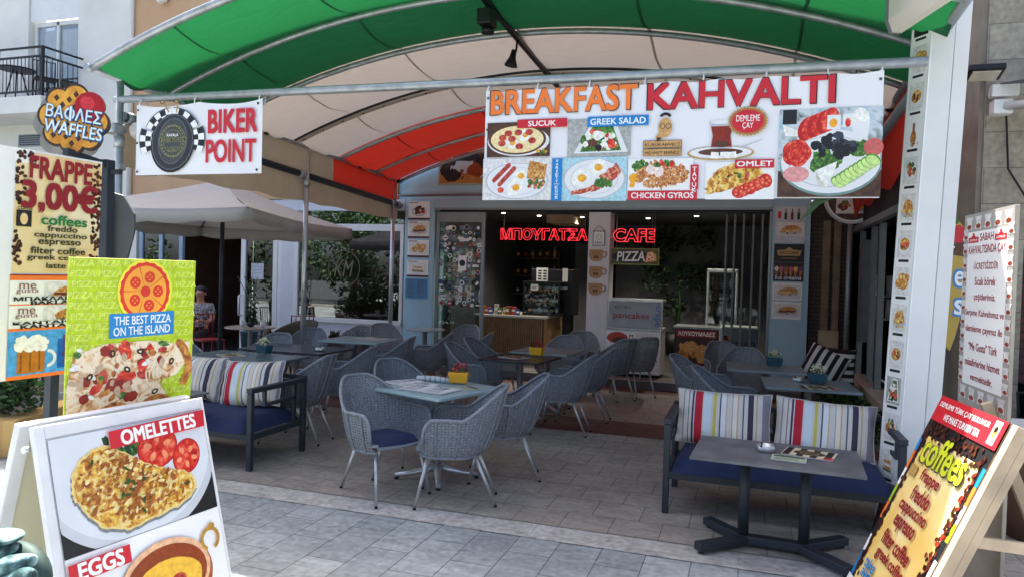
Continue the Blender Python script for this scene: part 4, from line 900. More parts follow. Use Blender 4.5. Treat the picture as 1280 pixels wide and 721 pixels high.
def f_egg(b, cx, cz, r): b.m(EGGW).ell(cx, cz, r, r * .8, 18, jit=.08, rot=rnd.random()); b.m(YOLK).ell(cx + r * .1, cz, r * .42, r * .36); b.m(mat('yolk_light_print', '#f6cb5a', .3)).ell(cx, cz + r * .08, r * .14, r * .09)
def f_sausage(b, x0, z0, x1, z1, r):
    d = Vector((x1 - x0, z1 - z0)); L_ = d.length; d.normalize(); n = Vector((-d.y, d.x)); p = []
    a0 = math.atan2(n.y, n.x)
    for i in range(9): a = a0 + math.pi * i / 8; p.append((x0 + r * math.cos(a), z0 + r * math.sin(a)))
    for i in range(9): a = a0 + math.pi + math.pi * i / 8; p.append((x1 + r * math.cos(a), z1 + r * math.sin(a)))
    b.m(SAUS).pol(p)
    for k in range(1, 6):
        t_ = k / 6; c = (x0 + (x1 - x0) * t_, z0 + (z1 - z0) * t_); b.m(INKBR).pol([(c[0] - n.x * r * .7 - d.x * r * .2, c[1] - n.y * r * .7 - d.y * r * .2), (c[0] + n.x * r * .7 + d.x * r * .1, c[1] + n.y * r * .7 + d.y * r * .1), (c[0] + n.x * r * .7 + d.x * r * .4, c[1] + n.y * r * .7 + d.y * r * .4), (c[0] - n.x * r * .7 + d.x * r * .1, c[1] - n.y * r * .7 + d.y * r * .1)])
def f_strip(b, x0, z0, x1, z1, r, m_):
    d = Vector((x1 - x0, z1 - z0)); n = Vector((-d.y, d.x)).normalized() * r; P = []; Q = []
    for i in range(13):
        t_ = i / 12; w_ = math.sin(t_ * 14) * r * .35; c = Vector((x0, z0)) + d * t_ + n.normalized() * w_; P.append(tuple(c + n)); Q.append(tuple(c - n))
    y = b.y(); b.m(m_)
    for i in range(12): b.pol([P[i], Q[i], Q[i + 1], P[i + 1]], y)
def f_tomato(b, cx, cz, r, rot=0):
    b.m(mat('tomato_skin_print', '#b8180f', .35)).ell(cx, cz, r, r * .85, 22, rot); b.m(TOM).ell(cx, cz, r * .93, r * .78, 22, rot)
    for k in range(5): a = k * 1.257 + rot; b.m(mat('tomato_flesh_print', '#f08c68', .35)).ell(cx + r * .5 * math.cos(a), cz + r * .42 * math.sin(a), r * .2, r * .13, 10, a); b.m(YOLK).ell(cx + r * .5 * math.cos(a), cz + r * .42 * math.sin(a), r * .06, r * .04, 6)
def f_half(b, cx, cz, rx, rz, rot, m_, jit=.05):
    """folded half-moon shape"""
    pts = []; c_, s_ = math.cos(rot), math.sin(rot)
    for i in range(31):
        a = -.12 + (math.pi + .24) * i / 30; k = 1 + rnd.uniform(-jit, jit); pts.append((rx * k * math.cos(a), rz * k * math.sin(a)))
    for i in range(1, 12): x = -rx + 2 * rx * i / 12; pts.append((x, -rz * .12 - rz * .12 * math.sin(math.pi * i / 12) + rz * rnd.uniform(-jit, jit)))
    b.m(m_).pol([(cx + x * c_ - z * s_, cz + x * s_ + z * c_) for x, z in pts])
def food(b, kind, x0, z0, x1, z1):
    w_, h_ = x1 - x0, z1 - z0; cx, cz = (x0 + x1) / 2, (z0 + z1) / 2; q = min(w_, h_)
    if kind == 'sucuk':
        b.m(PWOOD).rect(x0, z0, x1, z1); b.m(PLATE).ell(cx, cz - h_ * .05, w_ * .49, h_ * .43); b.m(INKBR).ell(cx - w_ * .02, cz, w_ * .46, h_ * .44); b.m(mat('egg_pan_print', '#f0d9a0', .4, var=.2, scale=40)).ell(cx - w_ * .02, cz, w_ * .42, h_ * .39)
        f_egg(b, cx - w_ * .1, cz - h_ * .1, q * .2); f_egg(b, cx + w_ * .1, cz + h_ * .12, q * .2)
        for a in ((-.25, .06), (-.16, .18), (.0, .2), (-.1, .02), (.22, -.04), (.02, -.2), (.17, .2), (-.26, -.1)): b.m(SAUS).ell(cx + a[0] * w_, cz + a[1] * h_, q * .12, q * .09, 14)
        b.scatter(cx + w_ * .38, cz - h_ * .36, w_ * .08, h_ * .08, 12, q * .03, [YOLK, LEAFP])
    elif kind == 'salad':
        b.m(mat('salad_table_print', '#a9aaa4', .4, var=.3, scale=25)).rect(x0, z0, x1, z1); b.m(PLATE).pol([(x0 + w_ * .1, z0 + h_ * .08), (x0 + w_ * .4, z1 - h_ * .05), (x0 + w_ * .75, z1 - h_ * .05), (x1 - w_ * .04, z0 + h_ * .1)]); b.m(LEAFP).pol([(x0 + w_ * .2, z0 + h_ * .12), (x0 + w_ * .42, z1 - h_ * .12), (x0 + w_ * .7, z1 - h_ * .12), (x1 - w_ * .14, z0 + h_ * .14)])
        b.scatter(cx, cz - h_ * .08, w_ * .27, h_ * .3, 50, q * .06, [LEAFP, EGGW, TOM, INKBR, mat('cucumber_print', '#b4cf86', .4), EGGW]); b.m(EGGW).ell(cx - w_ * .02, cz + h_ * .05, q * .14, q * .13, 14, jit=.1); b.m(PBLK).ell(cx, cz - h_ * .28, q * .09); b.m(TOM).ell(cx + w_ * .2, cz - h_ * .18, q * .1, q * .13)
    elif kind == 'english':
        b.m(mat('pale_cloth_print', '#dcdad6', .4)).rect(x0, z0, x1, z1); f_plate(b, cx, cz - h_ * .04, w_ * .46, h_ * .44); b.m(BREAD)
        for k in range(3): b.rect(cx + w_ * (.16 + .06 * k), cz + h_ * (.0 + .0 * k), cx + w_ * (.3 + .06 * k), cz + h_ * (.42 - .03 * k), -.15)
        f_sausage(b, cx - w_ * .33, cz - h_ * .02, cx - w_ * .12, cz + h_ * .34, q * .055); f_sausage(b, cx - w_ * .25, cz - h_ * .12, cx - w_ * .04, cz + h_ * .26, q * .055); f_egg(b, cx + w_ * .05, cz + h_ * .08, q * .19); f_egg(b, cx - w_ * .02, cz - h_ * .2, q * .22); f_tomato(b, cx - w_ * .23, cz - h_ * .26, q * .08); b.scatter(cx + w_ * .28, cz - h_ * .1, w_ * .11, h_ * .1, 26, q * .05, [BACON, LEAFP, BACON])
    elif kind == 'bacon':
        b.m(PBLU).rect(x0, z0, x1, z1); f_plate(b, cx, cz, w_ * .48, h_ * .46); f_egg(b, cx - w_ * .2, cz + h_ * .02, q * .24); f_egg(b, cx + w_ * .05, cz + h_ * .26, q * .22)
        for k in range(4): f_strip(b, cx - w_ * (.35 - .1 * k), cz - h_ * (.33 - .02 * k), cx + w_ * (.1 + .09 * k), cz - h_ * (.2 - .1 * k), q * .045, BACON)
        f_strip(b, cx + w_ * .1, cz, cx + w_ * .36, cz + h_ * .3, q * .06, BACON); f_strip(b, cx + w_ * .16, cz - h_ * .05, cx + w_ * .4, cz + h_ * .2, q * .06, BACON); b.scatter(cx + w_ * .15, cz - h_ * .12, w_ * .15, h_ * .07, 14, q * .06, [LEAFP], 2)
    elif kind == 'gyros':
        b.m(INKW).rect(x0, z0, x1, z1); b.scatter(cx - w_ * .3, cz + h_ * .25, w_ * .13, h_ * .18, 26, q * .08, [LEAFP]); b.scatter(cx, cz - h_ * .02, w_ * .4, h_ * .32, 120, q * .06, [GYR], 3.5); b.scatter(cx - w_ * .06, cz + h_ * .15, w_ * .15, h_ * .1, 10, q * .09, [mat('onion_print', '#ecd8cc', .4)]); b.scatter(cx + w_ * .05, cz + h_ * .35, w_ * .14, h_ * .08, 14, q * .06, [LEAFP, TOM]); b.scatter(cx - w_ * .4, cz - h_ * .15, w_ * .08, h_ * .18, 12, q * .06, [YOLK])
    elif kind == 'omlet':
        b.m(INKW).rect(x0, z0, x1, z1)
        for k in range(6): f_tomato(b, cx + w_ * (.0 + .075 * k), cz - h_ * (.31 - .06 * k), q * .19, k)
        f_half(b, cx - w_ * .08, cz - h_ * .06, w_ * .43, h_ * .5, .36, OML); b.scatter(cx - w_ * .05, cz + h_ * .08, w_ * .26, h_ * .12, 14, q * .03, [LEAFP, LEAFP, SAUS], 2)
    elif kind == 'breakfast':
        b.m(ramp_mat('laid_table_print', [(.35, '#5a6a66'), (.5, '#c9d2d4'), (.65, '#8fb4c4')], 9, .4)).rect(x0, z0, x1, z1); b.m(PWOOD).rect(x0, z0, x1, z0 + h_ * .3); b.m(PBLK).rect(x0 + w_ * .03, z1 - h_ * .17, x0 + w_ * .17, z1 - h_ * .003)
        b.m(mat('plate_edge_print', '#6f8f86', .4)).ell(cx + w_ * .01, cz - h_ * .12, w_ * .495, h_ * .37); b.m(PLATE).ell(cx + w_ * .01, cz - h_ * .1, w_ * .485, h_ * .36); b.m(PLATER).ell(cx, cz - h_ * .1, w_ * .40, h_ * .29); b.m(PLATE).ell(cx, cz - h_ * .1, w_ * .39, h_ * .28)
        b.m(EGGW).pol([(cx - w_ * .47, cz + h_ * .33), (cx - w_ * .44, cz + h_ * .2), (cx - w_ * .16, cz + h_ * .18)])
        for k in range(6): b.m(TOM if k % 2 else mat('tomato_skin_print', '#b8180f', .35)).ell(cx - w_ * (.23 - .045 * k), cz + h_ * (.27 + .02 * k), q * .09, q * .14, 16, -.3)
        b.m(PLATE).rect(cx - w_ * .03, cz + h_ * .26, cx + w_ * .1, cz + h_ * .42); b.m(YOLK).ell(cx + w_ * .03, cz + h_ * .33, q * .04, q * .05); b.m(PLATE).rect(cx + w_ * .12, cz + h_ * .28, cx + w_ * .22, cz + h_ * .43); b.m(TOM).ell(cx + w_ * .17, cz + h_ * .33, q * .03, q * .05)
        b.m(EGGW).ell(cx + w_ * .29, cz + h_ * .36, q * .09, q * .13); b.m(PLATE).pol([(cx + w_ * .2, cz + h_ * .34), (cx + w_ * .38, cz + h_ * .34), (cx + w_ * .36, cz + h_ * .14), (cx + w_ * .24, cz + h_ * .14)])
        for k in range(5): a = k * 1.257; b.m(TOM).ell(cx - w_ * .32 + q * .05 * math.cos(a), cz + q * .05 * math.sin(a), q * .11, q * .11, 14)
        b.m(mat('tomato_skin_print', '#b8180f', .35)).ring(cx - w_ * .32, cz, q * .07, q * .055, 14).ring(cx - w_ * .32, cz, q * .12, q * .108, 16)
        b.scatter(cx - w_ * .02, cz - h_ * .1, w_ * .1, h_ * .08, 16, q * .06, [LEAFP], 2); b.scatter(cx + w_ * .3, cz + h_ * .03, w_ * .1, h_ * .05, 10, q * .06, [LEAFP]); b.scatter(cx + w_ * .05, cz + h_ * .07, w_ * .2, h_ * .13, 46, q * .036, [PBLK, PBLK, mat('olive_shine_print', '#3b3f4a', .3)])
        b.m(mat('salami_print', '#c8625a', .4, var=.15, scale=60)).ell(cx + w_ * .42, cz + h_ * .05, q * .1, q * .1); b.m(mat('ham_print', '#e09a94', .4)).ell(cx - w_ * .32, cz - h_ * .24, q * .14, q * .09, 20)
        b.m(EGGW).pol([(cx - w_ * .13, cz - h_ * .2), (cx + w_ * .08, cz - h_ * .1), (cx + w_ * .06, cz - h_ * .2), (cx - w_ * .02, cz - h_ * .4)]); b.m(mat('cheese_side_print', '#cfc9b4', .4)).pol([(cx - w_ * .13, cz - h_ * .2), (cx - w_ * .02, cz - h_ * .4), (cx - w_ * .1, cz - h_ * .36)])
        for k in range(9): b.m(mat('cucumber_skin_print', '#5f9a2c', .4)).ell(cx + w_ * (.1 + .04 * k), cz - h_ * (.33 - .03 * k), q * .085, q * .062, 14, -.5); b.m(mat('cucumber_print2', '#c9e48a', .4)).ell(cx + w_ * (.1 + .04 * k), cz - h_ * (.338 - .03 * k), q * .076, q * .05, 14, -.5)
    elif kind == 'tea':
        b.m(mat('gold_print', '#b89452', .3)).ell(cx - w_ * .05, cz - h_ * .3, w_ * .42, h_ * .16); b.m(PLATE).ell(cx - w_ * .05, cz - h_ * .29, w_ * .39, h_ * .135); b.m(INKBR).ell(cx - w_ * .05, cz - h_ * .28, w_ * .28, h_ * .08); b.m(PLATER).pol([(cx - w_ * .2, cz + h_ * .42), (cx + w_ * .12, cz + h_ * .42), (cx + w_ * .08, cz + h_ * .1), (cx + w_ * .1, cz - h_ * .2), (cx - w_ * .18, cz - h_ * .2), (cx - w_ * .16, cz + h_ * .1)])
        b.m(PLATE).ell(cx - w_ * .04, cz + h_ * .4, w_ * .15, h_ * .05); b.m(mat('tea_print', '#8e2a14', .3, var=.25, scale=30)).pol([(cx - w_ * .175, cz + h_ * .3), (cx + w_ * .095, cz + h_ * .3), (cx + w_ * .07, cz + h_ * .08), (cx + w_ * .09, cz - h_ * .17), (cx - w_ * .17, cz - h_ * .17), (cx - w_ * .15, cz + h_ * .08)]); b.m(INKBR).ell(cx - w_ * .04, cz - h_ * .1, w_ * .1, h_ * .08)
        for k in (-.12, 0, .1): b.m(EGGW).rect(cx + w_ * (k - .05), cz - h_ * .42, cx + w_ * (k + .05), cz - h_ * .28, k)
        b.m(PLATER).pol([(cx + w_ * .2, cz - h_ * .2), (cx + w_ * .46, cz - h_ * .03), (cx + w_ * .47, cz - h_ * .01), (cx + w_ * .2, cz - h_ * .17)])
    elif kind in ('baklava', 'kataifi', 'pie', 'crepe', 'nuggets', 'dessert', 'olives', 'sandwich', 'burger', 'fries', 'coffee', 'bottle', 'hotdog', 'toast', 'meat', 'salmon'):
        bgc = {'olives': INKW, 'coffee': PBLK, 'bottle': INKW}.get(kind, mat('pale_photo_print', '#dedbd4', .4, var=.05)); b.m(bgc).rect(x0, z0, x1, z1)
        if kind in ('baklava', 'pie', 'sandwich', 'toast', 'burger'):
            b.m(PLATER).ell(cx, cz - h_ * .2, w_ * .42, h_ * .18); f_half(b, cx + w_ * .03, cz - h_ * .12, w_ * .36, h_ * .42, .1, BREAD); f_strip(b, cx - w_ * .3, cz - h_ * .16, cx + w_ * .34, cz - h_ * .1, h_ * .07, INKBR if kind in ('baklava', 'burger') else OML); b.scatter(cx, cz + h_ * .08, w_ * .24, h_ * .1, 12, q * .05, [CRUST, BREAD]); b.scatter(cx + w_ * .1, cz - h_ * .3, w_ * .3, h_ * .06, 8, q * .04, [LEAFP, YOLK])
        elif kind == 'kataifi':
            b.m(BREAD).ell(cx + w_ * .08, cz, w_ * .36, h_ * .36, 24, .15, jit=.04)
            for k in range(22): f_strip(b, cx - w_ * .22 + k * w_ * .024, cz - h_ * .22, cx - w_ * .1 + k * w_ * .022, cz + h_ * .3, q * .008, CRUST)
            b.scatter(cx, cz - h_ * .36, w_ * .3, h_ * .05, 10, q * .03, [LEAFP])
        elif kind in ('crepe', 'hotdog', 'salmon'):
            f_plate(b, cx, cz - h_ * .05, w_ * .46, h_ * .38); b.m(BREAD).ell(cx, cz, w_ * .34, h_ * .24, 20, .15, jit=.05); b.m(OML).ell(cx + w_ * .05, cz + h_ * .02, w_ * .25, h_ * .14, 18, .15, jit=.08); b.scatter(cx, cz, w_ * .2, h_ * .12, 8, q * .07, [TOM, INKBR, LEAFP])
        elif kind in ('nuggets', 'fries'):
            for a in ((-.2, -.1), (.15, -.15), (-.02, .12), (.25, .1)): b.m(BREAD).ell(cx + a[0] * w_, cz + a[1] * h_, q * .26, q * .22, 16, a[0], jit=.05); b.m(OML).ell(cx + a[0] * w_, cz + a[1] * h_ + q * .04, q * .17, q * .12, 12, a[0], jit=.08)
        elif kind == 'olives':
            b.m(PLATER).ell(cx, cz - h_ * .05, w_ * .4, h_ * .4); b.m(PLATE).ell(cx, cz, w_ * .37, h_ * .36); b.scatter(cx, cz, w_ * .26, h_ * .25, 26, q * .09, [INKBR, mat('choc_print', '#4a1f16', .35), SAUS]); b.m(EGGW).ell(cx - w_ * .38, cz + h_ * .25, q * .13, q * .09)
        elif kind == 'dessert':
            b.m(BREAD).pol([(cx - w_ * .3, cz - h_ * .2), (cx + w_ * .3, cz - h_ * .25), (cx + w_ * .2, cz + h_ * .1), (cx - w_ * .25, cz + h_ * .12)]); b.m(EGGW).pol([(cx - w_ * .28, cz - h_ * .1), (cx + w_ * .28, cz - h_ * .14), (cx + w_ * .27, cz - h_ * .04), (cx - w_ * .27, cz)]); b.m(LEAFP).pol([(cx - w_ * .3, cz - h_ * .3), (cx + w_ * .3, cz - h_ * .34), (cx + w_ * .3, cz - h_ * .26), (cx - w_ * .3, cz - h_ * .21)])
        elif kind == 'coffee':
            b.m(PLATE).ell(cx, cz, w_ * .36, h_ * .28); b.m(INKBR).ell(cx, cz + h_ * .05, w_ * .27, h_ * .18); b.m(BREAD).ell(cx, cz + h_ * .05, w_ * .14, h_ * .09)
        elif kind == 'bottle':
            b.m(CRUST).ell(cx, cz - h_ * .15, w_ * .2, h_ * .26); b.m(mat('glass_print', '#a05a34', .3)).rect(cx - w_ * .08, cz, cx + w_ * .08, cz + h_ * .38); b.scatter(cx, cz - h_ * .38, w_ * .35, h_ * .06, 10, q * .06, [PLATER, CRUST])
        elif kind == 'meat':
            f_plate(b, cx, cz, w_ * .45, h_ * .4); b.scatter(cx, cz, w_ * .28, h_ * .25, 14, q * .12, [SAUS, INKBR, CRUST]); b.scatter(cx, cz + h_ * .2, w_ * .2, h_ * .1, 8, q * .06, [LEAFP])
    return b
def lift(b, dy): b.v = [(q[0], q[1] - dy, q[2]) for q in b.v]; return b
# ------------------------------------------------------------------ BREAKFAST banner (local X right, Z up, hung at y 5.38)
def hang_rings(t, xs_, dz, y=-.0):
    for x in xs_:
        b = MB(); b.m(PLASTW); z0 = .048; b.tube([(x + .002 * math.cos(a), .05 + .044 * math.sin(a), z0 + dz + .05 * math.cos(a)) for a in [6.283 * i / 14 for i in range(14)]], .006, 5, closed=True); b.build('cable_tie', t)
ban = thing('breakfast_banner', 'long white banner reading BREAKFAST KAHVALTI with photos of dishes, hung from the front pipe', 'banner', (-2.03, 5.37, 2.28), R(.5))
BW_, BH = 2.85, .855
def drape(x): return .004 * math.sin(x * 5) + .006 * math.sin(x * 2.1 + 1)
b = MB(); b.m(VINYL).grid([[(i * BW_ / 40, .004 + .004 * math.sin(i * .9) * z, z * BH + (.008 * math.cos(i * 1.25) - .004 if z == 1 else 0)) for i in range(41)] for z in (0, .5, 1)]); b.build('sheet', ban)
b = MB(); b.m(GREYM)
for x in (.02, BW_ - .02):
    for z in (.03, .3, .55, .8): b.ell(x, z, .012, .012, 10)
b.m(INKB)
for x in (.02, BW_ - .02):
    for z in (.03, .3, .55, .8): b.ell(x, z, .006, .006, 8)
lift(b, .002).build('eyelets', ban)
sx = BW_ / 493.; sz = BH / 150.
def px(x): return 5.37 * math.tan(math.atan((x - 645) / 898) - .3176) + 2.03
def pz(y, x): t_ = (x - 607) / 493.; top, bot = 113 - 28 * t_, 250 - 2 * t_; return BH * (bot - y) / (bot - top)
b = MB()
for body, xa, xb, ya, yb, m1 in (('BREAKFAST', 613, 793, 106, 141, INKO), ('KAHVALTI', 808, 1038, 98, 130, INKR)):
    cx, cz = (px(xa) + px(xb)) / 2, (pz((ya + yb) / 2, (xa + xb) / 2)); w_ = px(xb) - px(xa); h_ = .18
    b = MB(); b.text(body, cx, cz, w_ * 1.012, h_ * 1.06, INKB, .05); b.text(body, cx, cz, w_, h_, m1, .04); lift(b, .006).build('lettering', ban)
b = MB(); H0 = BH / 146.
def R_(xa, ya, xb, yb):  # picture rectangle in banner space from its place in the photo
    xm = (xa + xb) / 2; return px(xa), pz(yb, xm), px(xb), pz(ya, xm)
for k, r_ in (('sucuk', (609, 152, 687, 196)), ('salad', (709, 147, 787, 195)), ('english', (605, 198, 690, 251)), ('bacon', (703, 196, 784, 252)), ('gyros', (785, 198, 866, 240)), ('omlet', (882, 202, 968, 250)), ('breakfast', (972, 133, 1101, 247))):
    b = MB(); food(b, k, *R_(*r_)); lift(b, .005).build('food_photo', ban)
x0, z0, x1, z1 = R_(855, 145, 955, 202); b = MB(); food(b, 'tea', x0, z0, x1, z1); lift(b, .006).build('food_photo', ban)
def cap(b): lift(b, .0125).build('caption', ban)
def lab(r_, body, c, rot=0, tw=.78, th=.6, col=INKW):
    b = MB(); x0, z0, x1, z1 = R_(*r_); b.m(c).rect(x0, z0, x1, z1); b.text(body, (x0 + x1) / 2, (z0 + z1) / 2, (x1 - x0) * tw, (z1 - z0) * th, col, .03); cap(b)
lab((646, 148, 708, 159), 'SUCUK', INKR, tw=.55); lab((733, 144, 809, 157), 'GREEK SALAD', INKBL, tw=.9); lab((786, 239, 872, 251), 'CHICKEN GYROS', INKR, tw=.9); lab((918, 199, 967, 210), 'OMLET', INKR, tw=.9); lab((864, 206, 872, 239), '', INKR) if False else None
x0, z0, x1, z1 = R_(863, 206, 873, 251); b = MB(); b.m(INKR).rect(x0, z0 + .075, x1, z1)
for k, ch in enumerate('TAVUK'): b.text(ch, (x0 + x1) / 2, z1 - .03 - k * .038, .028, .03, INKW, .03)
cap(b); b = MB(); x0, z0, x1, z1 = R_(691, 198, 703, 252); b.m(INKBL).rect(x0, z0, x1, z1)
for k, ch in enumerate('VARIETY'): b.text(ch, (x0 + x1) / 2, z1 - .02 - k * .026, .02 if ch != 'I' else .006, .02, INKW, .03)
b.text('WITH', (x0 + x1) / 2, z1 - .197, .04, .01, INKW, .02)
for k, ch in enumerate('EGGS'): b.text(ch, (x0 + x1) / 2, z1 - .222 - k * .026, .022, .02, INKW, .03)
cap(b); b = MB(); x0, z0, x1, z1 = R_(908, 132, 957, 169); cx, cz = (x0 + x1) / 2, (z0 + z1) / 2; rw, rh = (x1 - x0) / 2, (z1 - z0) / 2
GLD = mat('gold_print', '#b89452', .3); pts = [(cx + rw * (1 + .03 * (-1) ** i) * math.cos(6.283 * i / 64), cz + rh * (1 + .04 * (-1) ** i) * math.sin(6.283 * i / 64)) for i in range(64)]
b.m(GLD).pol(pts); b.m(INKDR).ell(cx, cz, rw * .9, rh * .88); b.m(GLD).ell(cx, cz, rw * .86, rh * .84); b.m(INKR).ell(cx, cz, rw * .83, rh * .81); b.text('DEMLEME', cx, cz + rh * .22, rw * 1.2, rh * .42, INKW, .01).text('ÇAY', cx, cz - rh * .32, rw * .55, rh * .48, INKW, .01)
cap(b); b = MB(); x0, z0, x1, z1 = R_(803, 175, 851, 195); zm = (z0 + z1) / 2; CRD = mat('tan_print', '#c99a5e', .4)
for za, zb, tx in ((zm + .003, z1, 'KURUKAHVECİ'), (z0, zm - .003, 'MEHMET EFENDİ')): b.m(INKB).rect(x0, za, x1, zb); b.m(CRD).rect(x0 + .003, za + .003, x1 - .003, zb - .003); b.text(tx, (x0 + x1) / 2, (za + zb) / 2, (x1 - x0) * .9, (zb - za) * .55, INKB, .02)
x0, z0, x1, z1 = R_(816, 147, 840, 174); cx, cz = (x0 + x1) / 2 + .01, (z0 + z1) / 2 + .01
b.m(CRD).ell(cx, cz, .05, .07); b.m(INKB).ring(cx - .02, cz + .01, .02, .015, 16).ring(cx + .022, cz + .01, .02, .015, 16).ring(cx, cz + .06, .05, .03, 16, .5, 2.6); b.m(CRD).ell(cx - .03, cz - .06, .04, .02, 14, .3); b.m(INKBR).rect(cx - .06, cz - .1, cx - .03, cz - .07)
cap(b)
hang_rings(ban, [.012, .42, .83, 1.25, 1.67, 2.1, 2.5, BW_ - .012], BH - .045)

# ------------------------------------------------------------------ BIKER POINT banner
bik = thing('biker_banner', 'small white banner reading BIKER POINT with a tyre between chequered flags', 'banner', (-5.56, 5.37, 2.525), R(1.1)); W_, H_ = 1.40, .665
b = MB(); b.m(VINYL).grid([[(i * W_ / 20, .004 + .01 * math.sin(i * .8) * z, z * H_ - (.035 * math.sin(math.pi * (i % 10) / 10) * z if z == 1 else 0) + .0 * z) for i in range(21)] for z in (0, .5, 1)]); b.build('sheet', bik)
b = MB(); cx, cz = .42, .30; TY = mat('tyre_print', '#26282b', .4, var=.2); TY2 = mat('tyre_light_print', '#5a5d60', .4)
for s_ in (-1, 1):
    for (r0, c0, c1) in ((.36, 25, 88), (.38, -24, 22)):
        n1, n2 = (5, 3) if r0 < .37 else (4, 3)
        for i in range(n1):
            for j in range(n2):
                a0, a1 = R(c0 + (c1 - c0) * i / n1), R(c0 + (c1 - c0) * (i + 1) / n1); q0, q1 = r0 - .2 + .2 * j / n2, r0 - .2 + .2 * (j + 1) / n2; k = .97 if r0 > .37 else .90
                b.m(INKB if (i + j) % 2 else INKW).pol([(cx + s_ * q * k * math.cos(a), cz + .02 + q * .82 * math.sin(a)) for q, a in ((q0, a0), (q1, a0), (q1, a1), (q0, a1))])
        b.m(INKB)
        for q in (r0, ):
            k = .97 if r0 > .37 else .90; pts = [(cx + s_ * q * k * math.cos(R(c0 + (c1 - c0) * i / 12)), cz + .02 + q * .82 * math.sin(R(c0 + (c1 - c0) * i / 12))) for i in range(13)]; y = b.y()
            for i in range(12): p_, q_ = pts[i], pts[i + 1]; b.pol([p_, q_, (q_[0] + .006 * s_, q_[1] + .006), (p_[0] + .006 * s_, p_[1] + .006)], y)
    b.m(GLD).rect(cx + s_ * .06 - .008, cz + .27, cx + s_ * .06 + .008, cz + .36, -.4 * s_ + .2); b.m(INKB).ell(cx - .03 + s_ * .08, cz + .375, .028, .02); b.m(GLD).ell(cx - .03 + s_ * .08, cz + .375, .02, .013)
b.m(INKB).ell(cx + .01, cz - .01, .245, .275, 36, -.3); b.m(TY2).ell(cx + .01, cz, .232, .26, 36, -.3); b.m(TY).ell(cx + .01, cz, .222, .25, 36, -.3); b.m(TY2).ell(cx + .012, cz + .008, .165, .215, 36, -.2); b.m(mat('tyre_center_print', '#3d4440', .4, var=.1)).ell(cx + .012, cz + .008, .155, .205, 36, -.2)
OLV = mat('olive_gold_print', '#8b8650', .4); b.m(OLV).ring(cx + .012, cz + .01, .15, .145).ring(cx + .012, cz + .01, .105, .10); b.rect(cx - .14, cz + .0, cx + .165, cz + .04); b.m(TY).rect(cx - .135, cz + .004, cx + .16, cz + .036)
b.text('BIKER POINT', cx + .012, cz + .02, .25, .022, OLV, .02).text('KAVALA', cx + .012, cz + .065, .13, .026, INKW, .03).text('★ GREECE ★', cx + .012, cz - .05, .13, .018, OLV, .02).text('ΚΑΦΕ', cx + .012, cz - .075, .08, .018, OLV, .02)
for k in range(26):
    a = 6.283 * k / 26; b.m(OLV).rect(cx + .012 + .126 * math.cos(a) - .006, cz + .01 + .14 * math.sin(a) - .009, cx + .012 + .126 * math.cos(a) + .006, cz + .01 + .14 * math.sin(a) + .009, a)
lift(b, .008).build('emblem', bik)
b = MB(); b.text('BIKER', 1.09, .475, .52, .20, INKR, .05); lift(b, .009).build('lettering', bik); b = MB(); b.text('POINT', 1.075, .205, .53, .20, INKR, .04); lift(b, .009).build('lettering', bik)
b = MB(); b.m(INKB)
for x, z in ((.03, .61), (.03, .03), (1.36, .62), (1.36, .03), (.025, .3)): b.ell(x, z, .012, .012, 10)
lift(b, .012).build('eyelets', bik); hang_rings(bik, [.03, .66, 1.36], H_ - .04)

# ------------------------------------------------------------------ FRAPPE banner on its stand, left foreground
fr = thing('menu_banner', 'curling price banner reading FRAPPE 3,00€ with sweets and a beer mug', 'banner'); face_frame(fr, (-3.625, 2.70, 1.07), (.03, .50, 0), (.035, -.02, 1)); W_, H_ = .50, 1.20
b = MB(); b.m(VINYL).grid([[(-.07 + .07 * math.cos(a), .06 - .06 * math.sin(a), 0 + z * H_) for a in [3.4 - 1.9 * i / 10 for i in range(10)]] + [(x, .002, z * H_) for x in (0.0, .25, W_)] for z in (0, .25, .5, .75, 1)]); b.build('sheet', fr)
b = MB(); CR = ramp_mat('cream_gradient_print', [(.3, '#d9a85a'), (.5, '#e9cd96'), (.7, '#f2e2bd')], 3, .5, 2); b.m(CR).rect(.01, .56, W_ - .005, H_ - .01); b.m(INKW).rect(.0, H_ - .07, .1, H_ - .001)
BEAN = ramp_mat('coffee_bean_print', [(.4, '#1c0d08'), (.6, '#5c2c1a')], 40, .4)
for (xa, xb, za, zb, n) in ((.44, .495, .58, 1.18, 90), (.012, .06, .9, 1.19, 36), (.012, .05, .6, .78, 26), (.05, .12, 1.12, 1.19, 10)):
    for _ in range(n): b.m(BEAN).ell(rnd.uniform(xa, xb), rnd.uniform(za, zb), .012, .009, 8, rnd.uniform(0, 3))
b.m(INKO).rect(0, .52, W_, .545); b.m(INKDR).rect(0, .545, W_, .552); b.m(INKO).rect(0, .255, W_, .27); b.m(INKO).rect(0, .0, W_, .02)
b.m(INKW).rect(.0, .27, W_, .52); b.m(mat('sky_blue_print', '#4d9ed8', .4, var=.25, scale=4)).rect(.0, .02, W_, .255); b.m(INKO).rect(0, .389, W_, .396)
b.m(PBLK).rect(.02, .80, .10, .885); b.m(CR).ell(.06, .84, .02, .03)
lift(b, .001).build('panel_print', fr)
b = MB(); food(b, 'baklava', .18, .30 + .11, W_ - .02, .515); b.m(INKW).rect(.0, .396, W_, .43); food(b, 'kataifi', .18, .30, W_ - .02, .387); b.m(INKW).rect(.0, .272, W_, .305)
b.m(mat('beer_print', '#b5721e', .35, var=.2)).rect(.05, .03, .2, .17); b.m(mat('beer_dark_print', '#8a4f14', .35))
for k in range(3): b.rect(.065 + k * .05, .04, .075 + k * .05, .16)
b.m(PLATE).ring(.215, .1, .05, .032, 20, -1.6, 1.6); b.scatter(.125, .185, .085, .03, 26, .02, [INKW, EGGW])
